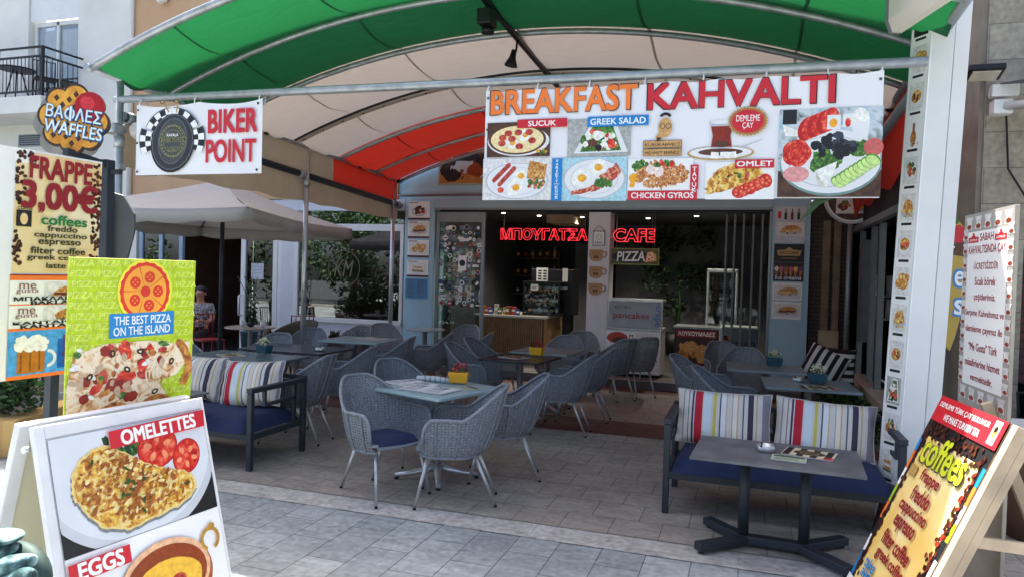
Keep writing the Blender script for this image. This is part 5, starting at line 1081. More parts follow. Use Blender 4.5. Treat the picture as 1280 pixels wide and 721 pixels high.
b.m(INKW).rect(.33, .03, .48, .24); b.m(mat('blue_glass_print', '#1f5fae', .4)).rect(.27, .04, .36, .2)
lift(b, .005).build('food_photo', fr)
b = MB(); b.text('FRAPPE', .255, 1.115, .35, .11, INKDR, .05).text('3,00€', .255, .965, .42, .165, INKDR, .06).text('coffees', .28, .845, .26, .052, INKG, .04)
for k, s_ in enumerate(('freddo', 'cappuccino', 'espresso', 'filter coffee', 'greek coffee', 'latte')): b.text(s_, .27 - .006 * k, .80 - k * .040, (.17, .30, .24, .31, .33, .11)[k], (.03, .034, .034, .034, .034, .028)[k], mat('dark_olive_ink', '#3a3a14', .5), .04)
b.text('COFFEE', .06, .895, .08, .014, INKB, .03)
for z in (.49, .36): b.text('me', .09, z, .09, .03, mat('maroon_ink', '#7c4038', .5), .0).text('gusta', .09, z - .028, .12, .026, MATS['maroon_ink'], 0)
b.text('ΜΠΑΚΛΑΒΑΣ', .22, .424, .40, .02, INKB, .05).text('BAKLAVA', .26, .402, .30, .018, INKB, .05).text('ΚΑΝΤΑΪΦΙ', .20, .298, .36, .02, INKB, .05).text('KANTAIFI', .22, .277, .32, .018, INKB, .05)
for k, c_ in enumerate('ΜΠΥΡΑ'): b.text(c_, .31, .21 - k * .032, .024, .024, INKDR, .03)
lift(b, .010).build('lettering', fr)
b = MB(); b.m(WOOD).box((.25, .03, .58), (.5, .02, 1.16)); b.m(CHAR).box((.30, .07, -.02), (.05, .05, 2.08)); b.build('backing_board', fr)
# dark signpost behind it, with the waffle sign
sp = thing('sign_post', 'dark square steel signpost behind the FRAPPE banner', 'post', (-3.98, 3.62, 0))
b = MB(); b.m(CHAR).box((0, 0, 1.18), (.065, .065, 2.36)); b.build('post', sp, bevel=.005); b = MB(); b.m(CHAR).bar((0, 0, 2.32), (.02, -.32, 2.36), .04, .04); b.box((0, 0, 2.28), (.22, .03, .03)); b.build('arm', sp); b = MB(); b.m(CHAR).box((0, 0, .01), (.3, .3, .02)); b.build('base_plate', sp)
wf = thing('waffle_sign', 'flower shaped golden waffle sign reading ΒΑΦΛΕΣ WAFFLES with a red scoop', 'sign'); face_frame(wf, (-3.955, 3.35, 2.565), (.52, .40, -.045), (.0, 0, 1)); wf.scale = (.8, .8, .8)
WR = .235
def petals(r, n=8, k=.13): return [(r * (1 - k + k * abs(math.cos(n / 2 * a)) ** .7 * 1.3) * math.cos(a), r * 1.12 * (1 - k + k * abs(math.cos(n / 2 * a)) ** .7 * 1.3) * math.sin(a)) for a in [6.283 * i / 96 for i in range(96)]]
pp = petals(WR); b = MB(); n_ = len(pp); b.m(mat('dark_sign_edge', '#3a2a20', .5)).add([(x, 0, z) for x, z in pp] + [(x, .05, z) for x, z in pp], [tuple(range(n_)), tuple(range(2 * n_ - 1, n_ - 1, -1))] + [(i, i + n_, (i + 1) % n_ + n_, (i + 1) % n_) for i in range(n_)]); b.build('panel', wf)
b = MB(); WAF = ramp_mat('waffle_print', [(.35, '#c07c1e'), (.6, '#e2a63c')], 12, .4); b.m(WAF).pol(petals(WR * .93)); HOLE = mat('waffle_hole_print', '#4a2c14', .45)
for i in range(-4, 5):
    for j in range(-4, 5):
        x, z = (i + j) * .042, (i - j) * .047; rr = math.hypot(x, z / 1.12)
        if rr < WR * .78: q = .028; b.m(HOLE).pol([(x - q * .72, z), (x, z - q), (x + q * .72, z), (x, z + q)])
b.m(mat('scoop_print', '#a5141c', .35, var=.2, scale=20)).ell(.10, .105, .105, .12, 28, jit=.02); b.m(mat('scoop_light_print', '#c8343a', .35)).ell(.08, .135, .05, .05, 18, jit=.08)
lift(b, .002).build('waffle_print', wf)
b = MB(); LB = mat('pale_blue_letter', '#cfe4ee', .4); DBL = mat('letter_shadow', '#24476e', .4)
for body, x, z, w_, h_, r_ in (('ΒΑOΛΕΣ', -.0, .035, .37, .095, -.02), ('WAFFLES', .005, -.085, .39, .095, -.06)): b.text(body, x + .006, z - .006, w_ * 1.03, h_ * 1.1, DBL, .06, r_).text(body, x, z, w_, h_, LB, .02, r_)
b.m(DBL).rect(-.035, -.022, -.012, .095); b.m(LB).rect(-.032, -.02, -.016, .092); lift(b, .012).build('lettering', wf)
bs = thing('second_sign', 'grey weathered back of a second rounded sign behind the waffle sign', 'sign'); face_frame(bs, (-4.12, 3.46, 2.55), (.52, .40, 0), (0, 0, 1)); bs.scale = (.8, .8, .8); pp = petals(.24); b = MB(); b.m(mat('weathered_grey_back', '#8c8f8c', .7, var=.2, scale=8)).add([(x, 0, z) for x, z in pp] + [(x, .03, z) for x, z in pp], [tuple(range(n_)), tuple(range(2 * n_ - 1, n_ - 1, -1))] + [(i, i + n_, (i + 1) % n_ + n_, (i + 1) % n_) for i in range(n_)]); b.build('panel', bs); b = MB(); b.m(CHAR).box((0, .05, 0), (.04, .04, .5)); b.build('bracket', bs)
sh = thing('shield_sign', 'dark grey back of a shield shaped sign on the right of the signpost', 'sign'); face_frame(sh, (-3.93, 3.70, 1.72), (.5, .3, 0), (0, 0, 1)); pts = [(-.08, 0), (.03, .0), (.07, .18), (.07, .30), (.0, .42), (-.08, .44)]; n_ = len(pts)
b = MB(); b.m(mat('dark_back', '#4a4f52', .6, var=.15)).add([(x, 0, z) for x, z in pts] + [(x, .04, z) for x, z in pts], [tuple(range(n_)), tuple(range(2 * n_ - 1, n_ - 1, -1))] + [(i, i + n_, (i + 1) % n_ + n_, (i + 1) % n_) for i in range(n_)]); b.build('panel', sh, bevel=.01); b = MB(); b.m(CHAR).box((-.07, .05, .2), (.04, .05, .3)); b.build('bracket', sh)

# ------------------------------------------------------------------ lime PIZZA sign
pz_ = thing('pizza_sign', 'lime green sign reading THE BEST PIZZA ON THE ISLAND, standing behind the white board', 'sign'); face_frame(pz_, (-2.835, 2.375, .98), (.15, .58, 0), (.035, -.01, 1)); W_, H_ = .605, .735
LIME = mat('lime_print', '#b4cc12', .4, var=.04); b = MB(); b.m(LIME).span((0, 0, 0), (W_, .012, H_)); b.build('panel', pz_, bevel=.002)
b = MB(); LIM2 = mat('pale_lime_print', '#d3e06a', .45)
for k in range(14): b.text('PIZZA PIZZA PIZZA PIZZA PIZZA', W_ / 2 + (k % 3) * .008 - .008, H_ - .022 - k * .0475, W_ * .985, .029, LIM2, .02, shear=.08)
lift(b, .001).build('pattern_lettering', pz_)
b = MB(); cx, cz = .345, .585; RED2 = mat('icon_red', '#d8301a', .4); ORG = mat('icon_orange', '#f0a030', .4)
b.m(mat('icon_glow', '#e8dc3a', .4)).ell(cx, cz, .135, .152); b.m(RED2).pol([(cx + .122 * (1 + .02 * (-1) ** i) * math.cos(6.283 * i / 40), cz + .138 * (1 + .02 * (-1) ** i) * math.sin(6.283 * i / 40)) for i in range(40)]); b.m(ORG).ell(cx, cz, .105, .12)
for k in range(5):
    a = .63 + 1.2566 * k; b.m(RED2).ell(cx + .062 * math.cos(a + .63), cz + .07 * math.sin(a + .63), .026, .028, 16)
    b.pol([(cx, cz), (cx + .105 * math.cos(a - .02), cz + .12 * math.sin(a - .02)), (cx + .105 * math.cos(a + .02), cz + .12 * math.sin(a + .02))])
    for j in range(4): c_ = (cx + .062 * math.cos(a + .63) + .011 * math.cos(j * 1.57), cz + .07 * math.sin(a + .63) + .012 * math.sin(j * 1.57)); b.m(ORG).ell(c_[0], c_[1], .004, .004, 6); b.m(RED2)
b.m(RED2).ell(cx, cz, .024, .026)
b.m(mat('label_blue', '#1583c0', .4)).rect(.18, .372, .495, .485, .025)
b.text('THE BEST PIZZA', .34, .452, .275, .04, INKW, .02, .025).text('ON THE ISLAND', .338, .402, .275, .04, INKW, .02, .025)
lift(b, .004).build('emblem', pz_)
b = MB()
pts = [(.004, .004), (.004, .16), (.03, .30), (.16, .345), (.36, .35), (.52, .325), (.585, .335), (.59, .26), (.52, .17), (.44, .15), (.40, .18), (.47, .08), (.45, .05), (.3, .03), (.1, .004)]
b.m(CHEESE).pol(pts)
for k in range(60): t_ = k / 59; b.m(CRUST).ell(.53 + .055 * math.sin(t_ * 2.6), .33 - t_ * .2, .02, .018, 9, jit=.2)
for k in range(26): t_ = k / 25; b.m(CRUST).ell(.16 + t_ * .3, .055 + .02 * math.sin(t_ * 9) - .02 * (1 - t_), .022, .012, 9, jit=.2)
for _ in range(34):
    x = rnd.uniform(.03, .52); z = rnd.uniform(.05, .33)
    if x > .38 and z < .17: continue
    b.m(rnd.choice([SAUS, TOM, mat('pepper_print', '#8e1c14', .35)])).ell(x, z, rnd.uniform(.02, .04), rnd.uniform(.014, .026), 14, rnd.uniform(0, 3), jit=.12)
for _ in range(40):
    x = rnd.uniform(.03, .5); z = rnd.uniform(.05, .33)
    if x > .38 and z < .17: continue
    b.m(rnd.choice([CHEESE, EGGW, CRUST, mat('mushroom_print', '#c2a888', .4), LEAFP])).ell(x, z, rnd.uniform(.012, .03), rnd.uniform(.008, .016), 10, rnd.uniform(0, 3), jit=.2)
for x, z in ((.27, .22), (.49, .24), (.41, .1), (.2, .3), (.33, .3), (.1, .2)): b.m(PBLK).ell(x, z, .018, .013, 14, x * 9); b.m(CHEESE).ell(x, z, .008, .005, 10, x * 9)
for k in range(6): f_strip(b, .36 + k * .018, .21, .37 + k * .014, .12, .0035, CHEESE)
lift(b, .003).build('food_photo', pz_)
b = MB(); b.m(WOOD).box((.15, .04, -.16), (.05, .05, 1.6)); b.build('stake', pz_); b = MB(); b.m(WOOD).box((.46, .04, -.16), (.05, .05, 1.6)); b.build('stake', pz_)

# ------------------------------------------------------------------ white OMELETTES folding board
om = thing('folding_board', 'white folding pavement board with a large OMELETTES photo and EGGS below', 'pavement sign', (-2.56, 2.45, 0))
def panel(sgn, nm):
    q = bpy.data.objects.new(nm, None); C.objects.link(q); q.parent = om
    return q
b = MB(); EX, EZ = Vector((.09, .80, 0)).normalized(), Vector((-.26, .02, 1)).normalized(); EY = EZ.cross(EX).normalized(); EZ = EX.cross(EY).normalized()
org = Vector((-2.60, 2.05, 1.055)) - om.location; MF = Matrix((EX, EY, EZ)).transposed(); PW, PH = .805, 1.08
def onp(mb, dy=0): mb.v = [tuple(org + MF @ (Vector(q) + Vector((0, -dy, -PH)))) for q in mb.v]; return mb
wt = mat('chipped_white_paint', '#dedddb', .45, var=.06, scale=9, bump=.05)
b.m(wt).span((0, 0, 0), (.038, .035, PH)); b.span((PW - .018, 0, 0), (PW, .035, PH)); b.span((.038, .0005, PH - .055), (PW - .018, .034, PH)); b.span((.038, .0005, .0), (PW - .018, .034, .06)); b.span((.038, .002, .06), (PW - .018, .024, PH - .055)); onp(b).build('front_panel', om, bevel=.004)
b = MB(); pw0, pw1 = .04, PW - .02; pz1 = PH - .06; zs = pz1 - .465
b.m(PBLK).rect(pw0, zs, pw1, pz1); b.m(INKW).rect(pw0, .06, pw1, zs - .002)
cx, cz = (pw0 + pw1) / 2 - .01, zs + .28
b.m(mat('plate_grey_print', '#b7bbbf', .4, var=.06, scale=4)).ell(cx + .03, cz + .0, .375, .30, 40, .1) if False else None
pl = [(cx - .01 + .43 * math.cos(a), cz + .03 + .36 * math.sin(a)) for a in [6.283 * i / 80 for i in range(80)]]
clamp = lambda P_, e: [(min(max(x, pw0 + e), pw1 - e), min(max(z, zs + e), pz1 - e)) for x, z in P_]
b.m(mat('plate_grey_print', '#c6c9cb', .4, var=.06, scale=4)).pol(clamp(pl, .001)); b.m(mat('plate_white_print', '#d6d9db', .4, var=.05, scale=5)).pol(clamp([(cx - .01 + .40 * math.cos(a), cz + .04 + .33 * math.sin(a)) for a in [6.283 * i / 80 for i in range(80)]], .002))
UV = lambda u, v: (pw0 + (pw1 - pw0) * u, pz1 - (pz1 - zs) * v)
for _ in range(46): b.m(rnd.choice([LEAFP, mat('dark_lettuce_print', '#23421c', .5)])).ell(*UV(rnd.gauss(.47, .05), rnd.gauss(.20, .05)), .022, .014, 9, rnd.uniform(0, 3), jit=.25)
f_tomato(b, *UV(.64, .27), .105, .3); f_tomato(b, *UV(.83, .42), .085, .9)
pts = [UV(u, v) for u, v in ((.086, .484), (.096, .354), (.144, .222), (.215, .163), (.275, .139), (.343, .153), (.388, .207), (.463, .29), (.561, .40), (.647, .461), (.714, .507), (.798, .546), (.865, .643), (.871, .744), (.802, .83), (.707, .875), (.595, .896), (.501, .913), (.389, .938), (.31, .893), (.226, .85), (.171, .74), (.127, .637), (.099, .557))]
fine = []
for i in range(len(pts)):
    p_, q_ = pts[i], pts[(i + 1) % len(pts)]
    for k in range(4): t_ = k / 4; fine.append((p_[0] + (q_[0] - p_[0]) * t_ + rnd.uniform(-.004, .004), p_[1] + (q_[1] - p_[1]) * t_ + rnd.uniform(-.004, .004)))
b.m(mat('omelette_shadow_print', '#7d7f80', .4)).pol([(x - .004, z - .012) for x, z in fine]); b.m(mat('omelette_edge_print', '#e2c67a', .4, var=.15, scale=40)).pol(fine)
gc = (sum(q[0] for q in fine) / len(fine), sum(q[1] for q in fine) / len(fine)); b.m(OML).pol([(gc[0] + (x - gc[0]) * .955, gc[1] + (z - gc[1]) * .945) for x, z in fine])
for _ in range(420):
    x, z = rnd.choice(fine); k = rnd.random() ** .6 * .9; x, z = gc[0] + (x - gc[0]) * k, gc[1] + (z - gc[1]) * k
    m_ = rnd.choice([CRUST, OML, CRUST, mat('omelette_brown_print', '#9a5420', .4, var=.25, scale=40), mat('omelette_brown_print', '#9a5420'), mat('omelette_pale_print', '#ead08a', .4, var=.15, scale=40)]); q = rnd.uniform(.003, .009); b.m(m_).ell(x, z, q * rnd.uniform(1, 2.6), q, 9, rnd.uniform(-.2, 1.3), jit=.3)
for _ in range(13): x, z = rnd.choice(fine); k = rnd.random() * .85; b.m(mat('parsley_print', '#2c4a18', .5)).ell(gc[0] + (x - gc[0]) * k, gc[1] + (z - gc[1]) * k, .014, .006, 8, rnd.uniform(0, 3), jit=.3)
# copper pan with eggs
px_, pz2 = UV(.565, 1.47); COP = mat('copper_print', '#a8562c', .35, var=.2); b.m(COP).ell(px_ + .0, pz2 - .02, .235, .18, 40); b.m(mat('copper_light_print', '#e8b48a', .3)).ell(px_, pz2, .225, .16, 40); b.m(mat('copper_in_print', '#8f3f1c', .35, var=.2)).ell(px_, pz2 - .005, .205, .14, 40); b.m(mat('scramble_print', '#f0b83c', .4, var=.2, scale=30)).ell(px_, pz2 - .03, .175, .105, 32, jit=.02)
for x, z in ((-.06, .0), (.05, .0), (-.0, -.07), (-.11, -.06), (.1, -.05)): b.m(SAUS).ell(px_ + x, pz2 - .03 + z, .04, .032, 16)
b.m(mat('brass_print', '#b98a3a', .3)).ring(px_ + .245, pz2 + .09, .055, .038, 20, -1.2, 4.2).ell(px_ + .26, pz2 + .145, .02, .014, 12)
onp(lift(b, .003)).build('food_photo', om)
b = MB(); x1 = pw1 - .003; b.m(INKR).pol([UV(.329, .19), UV(.985, .165), UV(.995, .0), UV(.329, .03)]); b.text('OMELETTES', *UV(.66, .098), .385, .06, INKW, .05, .03); onp(lift(b, .018)).build('lettering', om); b = MB(); b.m(INKR).pol([UV(-.0, 1.21), UV(.353, 1.205), UV(.353, 1.05), UV(-.0, 1.052)]); b.text('EGGS', *UV(.18, 1.13), .19, .062, INKW, .05, .0); onp(lift(b, .018)).build('lettering', om)
b = MB(); e2 = Vector((.30, .02, 1)).normalized(); M2 = Matrix((EX, e2.cross(EX).normalized(), EX.cross(e2.cross(EX)).normalized())).transposed()
def onb(mb): mb.v = [tuple(org + Vector((-.075, 0, -.005)) + M2 @ (Vector(q) + Vector((0, 0, -PH)))) for q in mb.v]; return mb
b.m(wt).span((0, 0, 0), (.055, .035, PH)); b.span((PW - .055, 0, 0), (PW, .035, PH)); b.span((.055, .001, PH - .06), (PW - .055, .034, PH)); b.span((.055, .001, 0), (PW - .055, .034, .06)); b.m(mat('cream_board', '#d8d0b0', .6, var=.05)).span((.055, .012, .06), (PW - .055, .024, PH - .06)); onb(b).build('back_panel', om, bevel=.004)
b = MB(); b.m(STEEL).lathe([(.014, -.01), (.014, .01)], org + Vector((-.03, -.008, -.09)), 12, Matrix.Rotation(R(90), 3, 'X')); b.build('hinge_bolt', om)
# ------------------------------------------------------------------ right foreground boards
sb = thing('tea_notice_board', 'tall white notice board with dark red Turkish text bordered by tea glasses', 'notice board'); face_frame(sb, (1.19, 4.82, 1.04), (.045, -.69, 0), (.0, 0, 1)); W_, H_ = .275, 1.2; sb.scale = (2.5, 1, .892)
BORD = ramp_mat('tea_glass_border_print', [(.3, '#6e4a3a'), (.45, '#b9b2a8'), (.6, '#8f8d88'), (.75, '#d6d2c8')], 14, .45)
b = MB(); b.m(mat('plywood_board', '#a39a8c', .7, var=.15, scale=5)).span((0, 0, -1.15), (W_, .02, H_)); b.build('panel', sb, bevel=.002)
b = MB(); b.m(mat('tea_border_grey', '#a39f98', .45, var=.12)).rect(0, .0, W_, H_)
TEA = mat('tea_glass_print', '#8f3d24', .4, var=.2); GLS = mat('glass_pale_print', '#d5d3ce', .4)
def teaglass(x, z, s_): b.m(GLS).pol([(x - .5 * s_, z + 2 * s_), (x + .5 * s_, z + 2 * s_), (x + .32 * s_, z + 1.1 * s_), (x + .5 * s_, z), (x - .5 * s_, z), (x - .32 * s_, z + 1.1 * s_)]); b.m(TEA).pol([(x - .4 * s_, z + 1.6 * s_), (x + .4 * s_, z + 1.6 * s_), (x + .26 * s_, z + 1.1 * s_), (x + .4 * s_, z + .1), (x - .4 * s_, z + .1)]) if False else b.m(TEA).ell(x, z + .45 * s_, .34 * s_, .4 * s_, 12)
for k in range(5): teaglass(.03 + k * .054, .03, .04); teaglass(.03 + k * .054, H_ - .10, .04)
for k in range(11): teaglass(.013, .14 + k * .09, .032); teaglass(W_ - .013, .14 + k * .09, .032)
b.m(INKW).rect(.027, .125, W_ - .027, H_ - .115); lift(b, .001).build('printed_border', sb)
b = MB(); DR = mat('notice_red', '#96202e', .5); cx = W_ / 2
for k, (s_, w_, h_) in enumerate((('SABAH', .075, .045), ('KAHVALTISINDA ÇAY', .205, .06), ('ÜCRETSİZDİR', .135, .052), ('Sıcak börek', .115, .05), ('çeşitlerimiz.', .12, .05), ('Serpme Kahvaltımız ve', .215, .05), ('demleme çayımız ile', .205, .052), ('“Me Gusta” Türk', .16, .048), ('misafirlerine hizmet', .195, .046), ('vermektedir.', .125, .04))): b.text(s_, cx, (1.045, .965, .875, .775, .675, .575, .475, .37, .27, .18)[k], w_, h_, DR, .022)
for x in (.062, W_ - .062): b.m(INKR).rect(x - .03, 1.015, x + .03, 1.05).ell(x, 1.05, .012, .012, 12).ell(x, 1.068, .006, .01, 8); b.text('ÇAYKUR', x, 1.03, .046, .016, INKW, .03)
lift(b, .003).build('lettering', sb)
# coffees board on a wooden easel
cb = thing('coffee_board', 'slanted coffees menu board of yellow paper with coffee beans on a wooden A frame', 'menu board', (1.0, 3.95, 0))
org = Vector((.985, 4.27, 1.13)) - cb.location; EX = Vector((.09, -.76, -.0)).normalized(); EZ = Vector((.42, .03, 1)).normalized(); EY = EZ.cross(EX).normalized(); EZ = EX.cross(EY).normalized(); MF = Matrix((EX, EY, EZ)).transposed(); PW, PH = .80, 1.14
def onc(mb, dy=0): mb.v = [tuple(org + MF @ (Vector(q) + Vector((0, -dy, -PH)))) for q in mb.v]; return mb
b = MB(); b.m(mat('pale_pine', '#b39d82', .7, var=.22, scale=6, bump=.2, bscale=25)); b.span((0, .0, 0), (PW - .055, .012, PH - .0)); onc(b).build('panel', cb)
b = MB(); b.m(MATS['pale_pine'])
b.span((PW - .05, .003, -.05), (PW - .0, .05, PH)); b.span((PW - .049, .0501, -.049), (PW - .001, .085, PH - .01)); onc(b).build('front_leg', cb, bevel=.003); b = MB(); b.m(MATS['pale_pine']).span((0, .013, -.05), (.05, .05, PH)); onc(b).build('front_leg', cb, bevel=.003)
b = MB(); b.m(MATS['pale_pine']); top = org + Vector((.09, 0, 0)); 
for yy in (-.72, -.02): b = MB(); b.m(MATS['pale_pine']).bar(top + Vector((.10, yy, -.02)), top + Vector((.52, yy, -1.13)), .045, .05); b.build('back_leg', cb, bevel=.003)
b = MB(); b.m(MATS['pale_pine']); pz0 = org + MF @ Vector((PW - .025, .06, -.52)); b.bar(pz0, pz0 + Vector((.52, .02, -.02)), .022, .05); b.build('cross_bar', cb, bevel=.003)
b = MB(); b.m(MATS['pale_pine']); b.span((.52, .05, .1), (.54, .5, 1.0)); b.build('side_panel', cb) if False else None
b = MB(); YEL = ramp_mat('yellow_paper_print', [(.3, '#efc466'), (.5, '#f6d98c'), (.7, '#f8e8b0')], 2.5, .45, 2); P2 = PW - .055
b.m(INKB).rect(0, 0, P2, PH); b.m(YEL).rect(.055, .0, P2 - .06, PH - .22)
for k, c in enumerate((INKBL, INKBL, INKW, INKB, INKO, mat('lime_block', '#9cc41c', .45), INKW, INKO, INKBL)):
    z = .02 + k * .1; b.m(c).rect(.0, z, .028, z + .098)
for k, c in enumerate((INKW, MATS['lime_block'], INKBL, INKO, INKW, INKB, MATS['lime_block'], INKW, INKO, INKBL)):
    z = .02 + k * .09; b.m(c).rect(P2 - .028, z, P2, z + .088)
for _ in range(240):
    s_ = rnd.random(); x = rnd.choice((rnd.gauss(.052, .014), rnd.gauss(P2 - .062, .02))); z = rnd.uniform(.05, PH - .2)
    b.m(rnd.choice([BEAN, BEAN, mat('red_bean_print', '#8e2a1c', .4)] if x > .3 else [BEAN])).ell(min(max(x, .03), P2 - .03), z, .014, .010, 8, rnd.uniform(0, 3))
for _ in range(90): b.m(BEAN).ell(rnd.uniform(.03, P2 - .03), rnd.uniform(PH - .24, PH - .14), .014, .010, 8, rnd.uniform(0, 3))
b.m(INKR).pol([(.02, PH - .135), (P2, PH - .135), (P2, PH), (.02, PH)]); b.m(INKW).rect(P2 - .10, PH - .12, P2 - .04, PH - .01); b.m(GLD).ell(P2 - .07, PH - .06, .022, .03); b.m(INKB).ell(P2 - .07, PH - .05, .014, .014)
b.m(INKW).rect(.0, 0, .35, .08)
b.m(MATS['gold_print']).ell(.12, .80, .016, .02).rect(.075, .70, .165, .76); b.m(BEAN).ell(.52, .05, .13, .17, 24, .2); b.text('mocha', .53, .03, .1, .06, INKW, .0, -.0)
lift(b, .001); onc(b).build('printed_sheet', cb)
YG = mat('lime_letter', '#cdd62a', .4)
def word(*texts):
    b = MB()
    for t_ in texts: b.text(*t_)
    lift(b, .011); onc(b).build('lettering', cb)
word(('DEMLEME TÜRK ÇAY BULUNUR', .335, PH - .042, .56, .036, INKW, .03)); word(('WE MAKE TURKISH TEA', .36, PH - .098, .40, .034, INKW, .03))
word(('coffees', .372, .868, .50, .16, INKB, .05), ('coffees', .37, .87, .49, .155, YG, .03))
for s_, x, z, w_ in (('frappe', .345, .735, .22), ('freddo', .345, .645, .22), ('cappuccino', .34, .555, .34), ('espresso', .33, .465, .26), ('filter coffee', .35, .375, .36), ('greek coffee', .37, .285, .37)): word((s_, x, z, w_, .074, INKDR, .05))
word(('take', .19, .205, .14, .06, INKBL, .03)); word(('away', .22, .135, .17, .06, INKBL, .03)); word(('member of', .17, .045, .2, .04, INKB, .0))
# menu strip on the white post (local to the post)
b = MB(); kinds = ['coffee', 'fries', 'crepe', 'bottle', 'meat', 'pie', 'hotdog', 'nuggets', 'sandwich', 'salmon', 'salad', 'meat', 'dessert', 'olives']
ms = bpy.data.objects.new('menu_strip', None)
b.m(INKW).rect(0, 0, .19, 3.62)
for k in range(14):
    z = .06 + (13 - k) * .256; food(b, kinds[k], .02, z, .17, z + .19); b.m(INKB).rect(.04, z - .03, .15, z - .012)
lift(b, .002); ca_, sa_ = math.cos(R(-56)), math.sin(R(-56)); tr = lambda q: (-.118 + (q[0] * .82 - .156) * ca_ - q[1] * sa_, -.10 + (q[0] * .82 - .156) * sa_ + q[1] * ca_, q[2] + .03)
b.v = [tr(q) for q in b.v]; b.build('menu_strip', post)
b = MB(); b.m(PLASTW).span((-.01, .0, -.01), (.2, .012, 3.66)); b.v = [tr(q) for q in b.v]; b.build('strip_backing', post)
# ------------------------------------------------------------------ menu plaques on the pillars
def plaque(name, label, cat, x0, z0, x1, z1, draw, group=None, y=11.385, th=.012):
    t = thing(name, label, cat, (x0, y, z0), 0, group); b = MB(); b.m(PLASTW).span((0, 0, 0), (x1 - x0, th, z1 - z0)); b.build('board', t)
    b = MB(); draw(b, x1 - x0, z1 - z0); lift(b, .0015).build('print', t); return t
G1 = 'menu plaques on the left blue pillar'; MAR = mat('maroon_band', '#5c1f28', .5)
def fd(kind, cap=None, capc=INKW, band=None):
    def f(b, w_, h_):
        b.m(INKW).rect(.004, .004, w_ - .004, h_ - .004); food(b, kind, .03, .05, w_ - .02, h_ - .03)
        if band: b.m(band).rect(.0, 0, w_, .035)
        if cap: b.text(cap, w_ / 2, .055, w_ * .85, .05, mat('caption_edge', '#3f6fae', .5), .05).text(cap, w_ / 2, .055, w_ * .84, .045, capc, .02)
        else: b.m(INKDR).rect(.02, h_ - .028, w_ * .45, h_ - .014)
    return f
for (z0, z1, k, lb) in ((2.58, 2.9, 'olives', 'topmost food plaque with chocolate dumplings'), (2.26, 2.56, 'burger', 'second food plaque from the top with a burger'), (1.93, 2.23, 'nuggets', 'third food plaque with two round pastries'), (1.59, 1.88, 'dessert', 'fourth food plaque with a slice of dessert')): plaque('menu_plaque', lb + ' on the left blue pillar', 'plaque', -5.69, z0, -5.28, z1, fd(k, band=MAR), G1)
def price(b, w_, h_):
    b.m(mat('price_blue', '#3f86b4', .5)).rect(0, 0, w_, h_); b.m(mat('price_brown', '#6d5a4a', .5))
    for c in range(2):
        for j in range(9): b.rect(.04 + c * .19, .03 + j * .034, .04 + c * .19 + rnd.uniform(.1, .14), .045 + j * .034)
plaque('price_board', 'pale blue price list in two columns at the bottom of the left blue pillar', 'price list', -5.71, 1.22, -5.29, 1.56, price)
G2 = 'menu plaques on the right blue pillar'
def drinks(b, w_, h_):
    b.m(mat('drink_bg', '#c9ced2', .5)).rect(0, 0, w_, h_); b.m(INKR).rect(.03, .36, .08, .46)
    for x, c in ((.14, GREEN_D), (.23, INKBR), (.32, GREEN_D)): b.m(c).rect(x - .02, .34, x + .02, .44).rect(x - .008, .44, x + .008, .50)
    food(b, 'pie', .02, .1, w_ - .02, .3); b.text('Bougatsa', w_ / 2, .06, w_ * .8, .075, mat('caption_edge', '#3f6fae', .5), .05).text('Bougatsa', w_ / 2, .06, w_ * .79, .07, INKW, .01)
plaque('menu_plaque', 'drinks and Bougatsa plaque at the top of the right blue pillar', 'plaque', .35, 2.27, .77, 2.80, drinks, G2)
def jac(b, w_, h_): b.m(INKB).rect(0, 0, w_, h_); b.m(GLD).pol([(.06, .09), (w_ - .06, .09), (w_ - .04, .17), (w_ - .15, .18), (w_ / 2, .22), (.15, .18), (.04, .17)]); b.text('JACOBS', w_ / 2, .13, .26, .05, INKB, .03); b.m(GLD).rect(.1, .05, w_ - .1, .058)
plaque('menu_plaque', 'black and gold JACOBS plaque on the right blue pillar', 'plaque', .345, 1.985, .765, 2.25, jac, G2)
def ice(b, w_, h_):
    b.m(mat('ice_bg', '#33222e', .5, var=.3)).rect(0, 0, w_, h_)
    for k, c in enumerate(('#e8dcc0', '#c25f86', '#8e5a3c', '#d84a5a', '#e6c34a', '#7a3b6a')): x = .045 + k * .066; b.m(CRUST).pol([(x - .025, .16), (x + .025, .16), (x, .03)]); b.m(mat('scoop' + c[1:], c, .5)).ell(x, .185, .03, .035, 14, jit=.08)
    b.text('Ice creams', w_ / 2, .055, w_ * .86, .06, mat('caption_edge', '#3f6fae', .5), .05).text('Ice creams', w_ / 2, .055, w_ * .85, .055, INKW, .01)
plaque('menu_plaque', 'Ice creams plaque with a row of cones on the right blue pillar', 'plaque', .345, 1.70, .765, 1.98, ice, G2)
plaque('menu_plaque', 'Galaktoboureko pastry plaque on the right blue pillar', 'plaque', .34, 1.42, .755, 1.68, fd('pie', 'Galaktoboureko'), G2)
plaque('menu_plaque', 'lowest plaque with an orange pie on the right blue pillar', 'plaque', .34, 1.14, .75, 1.40, fd('baklava', 'Portokalopita'), G2)
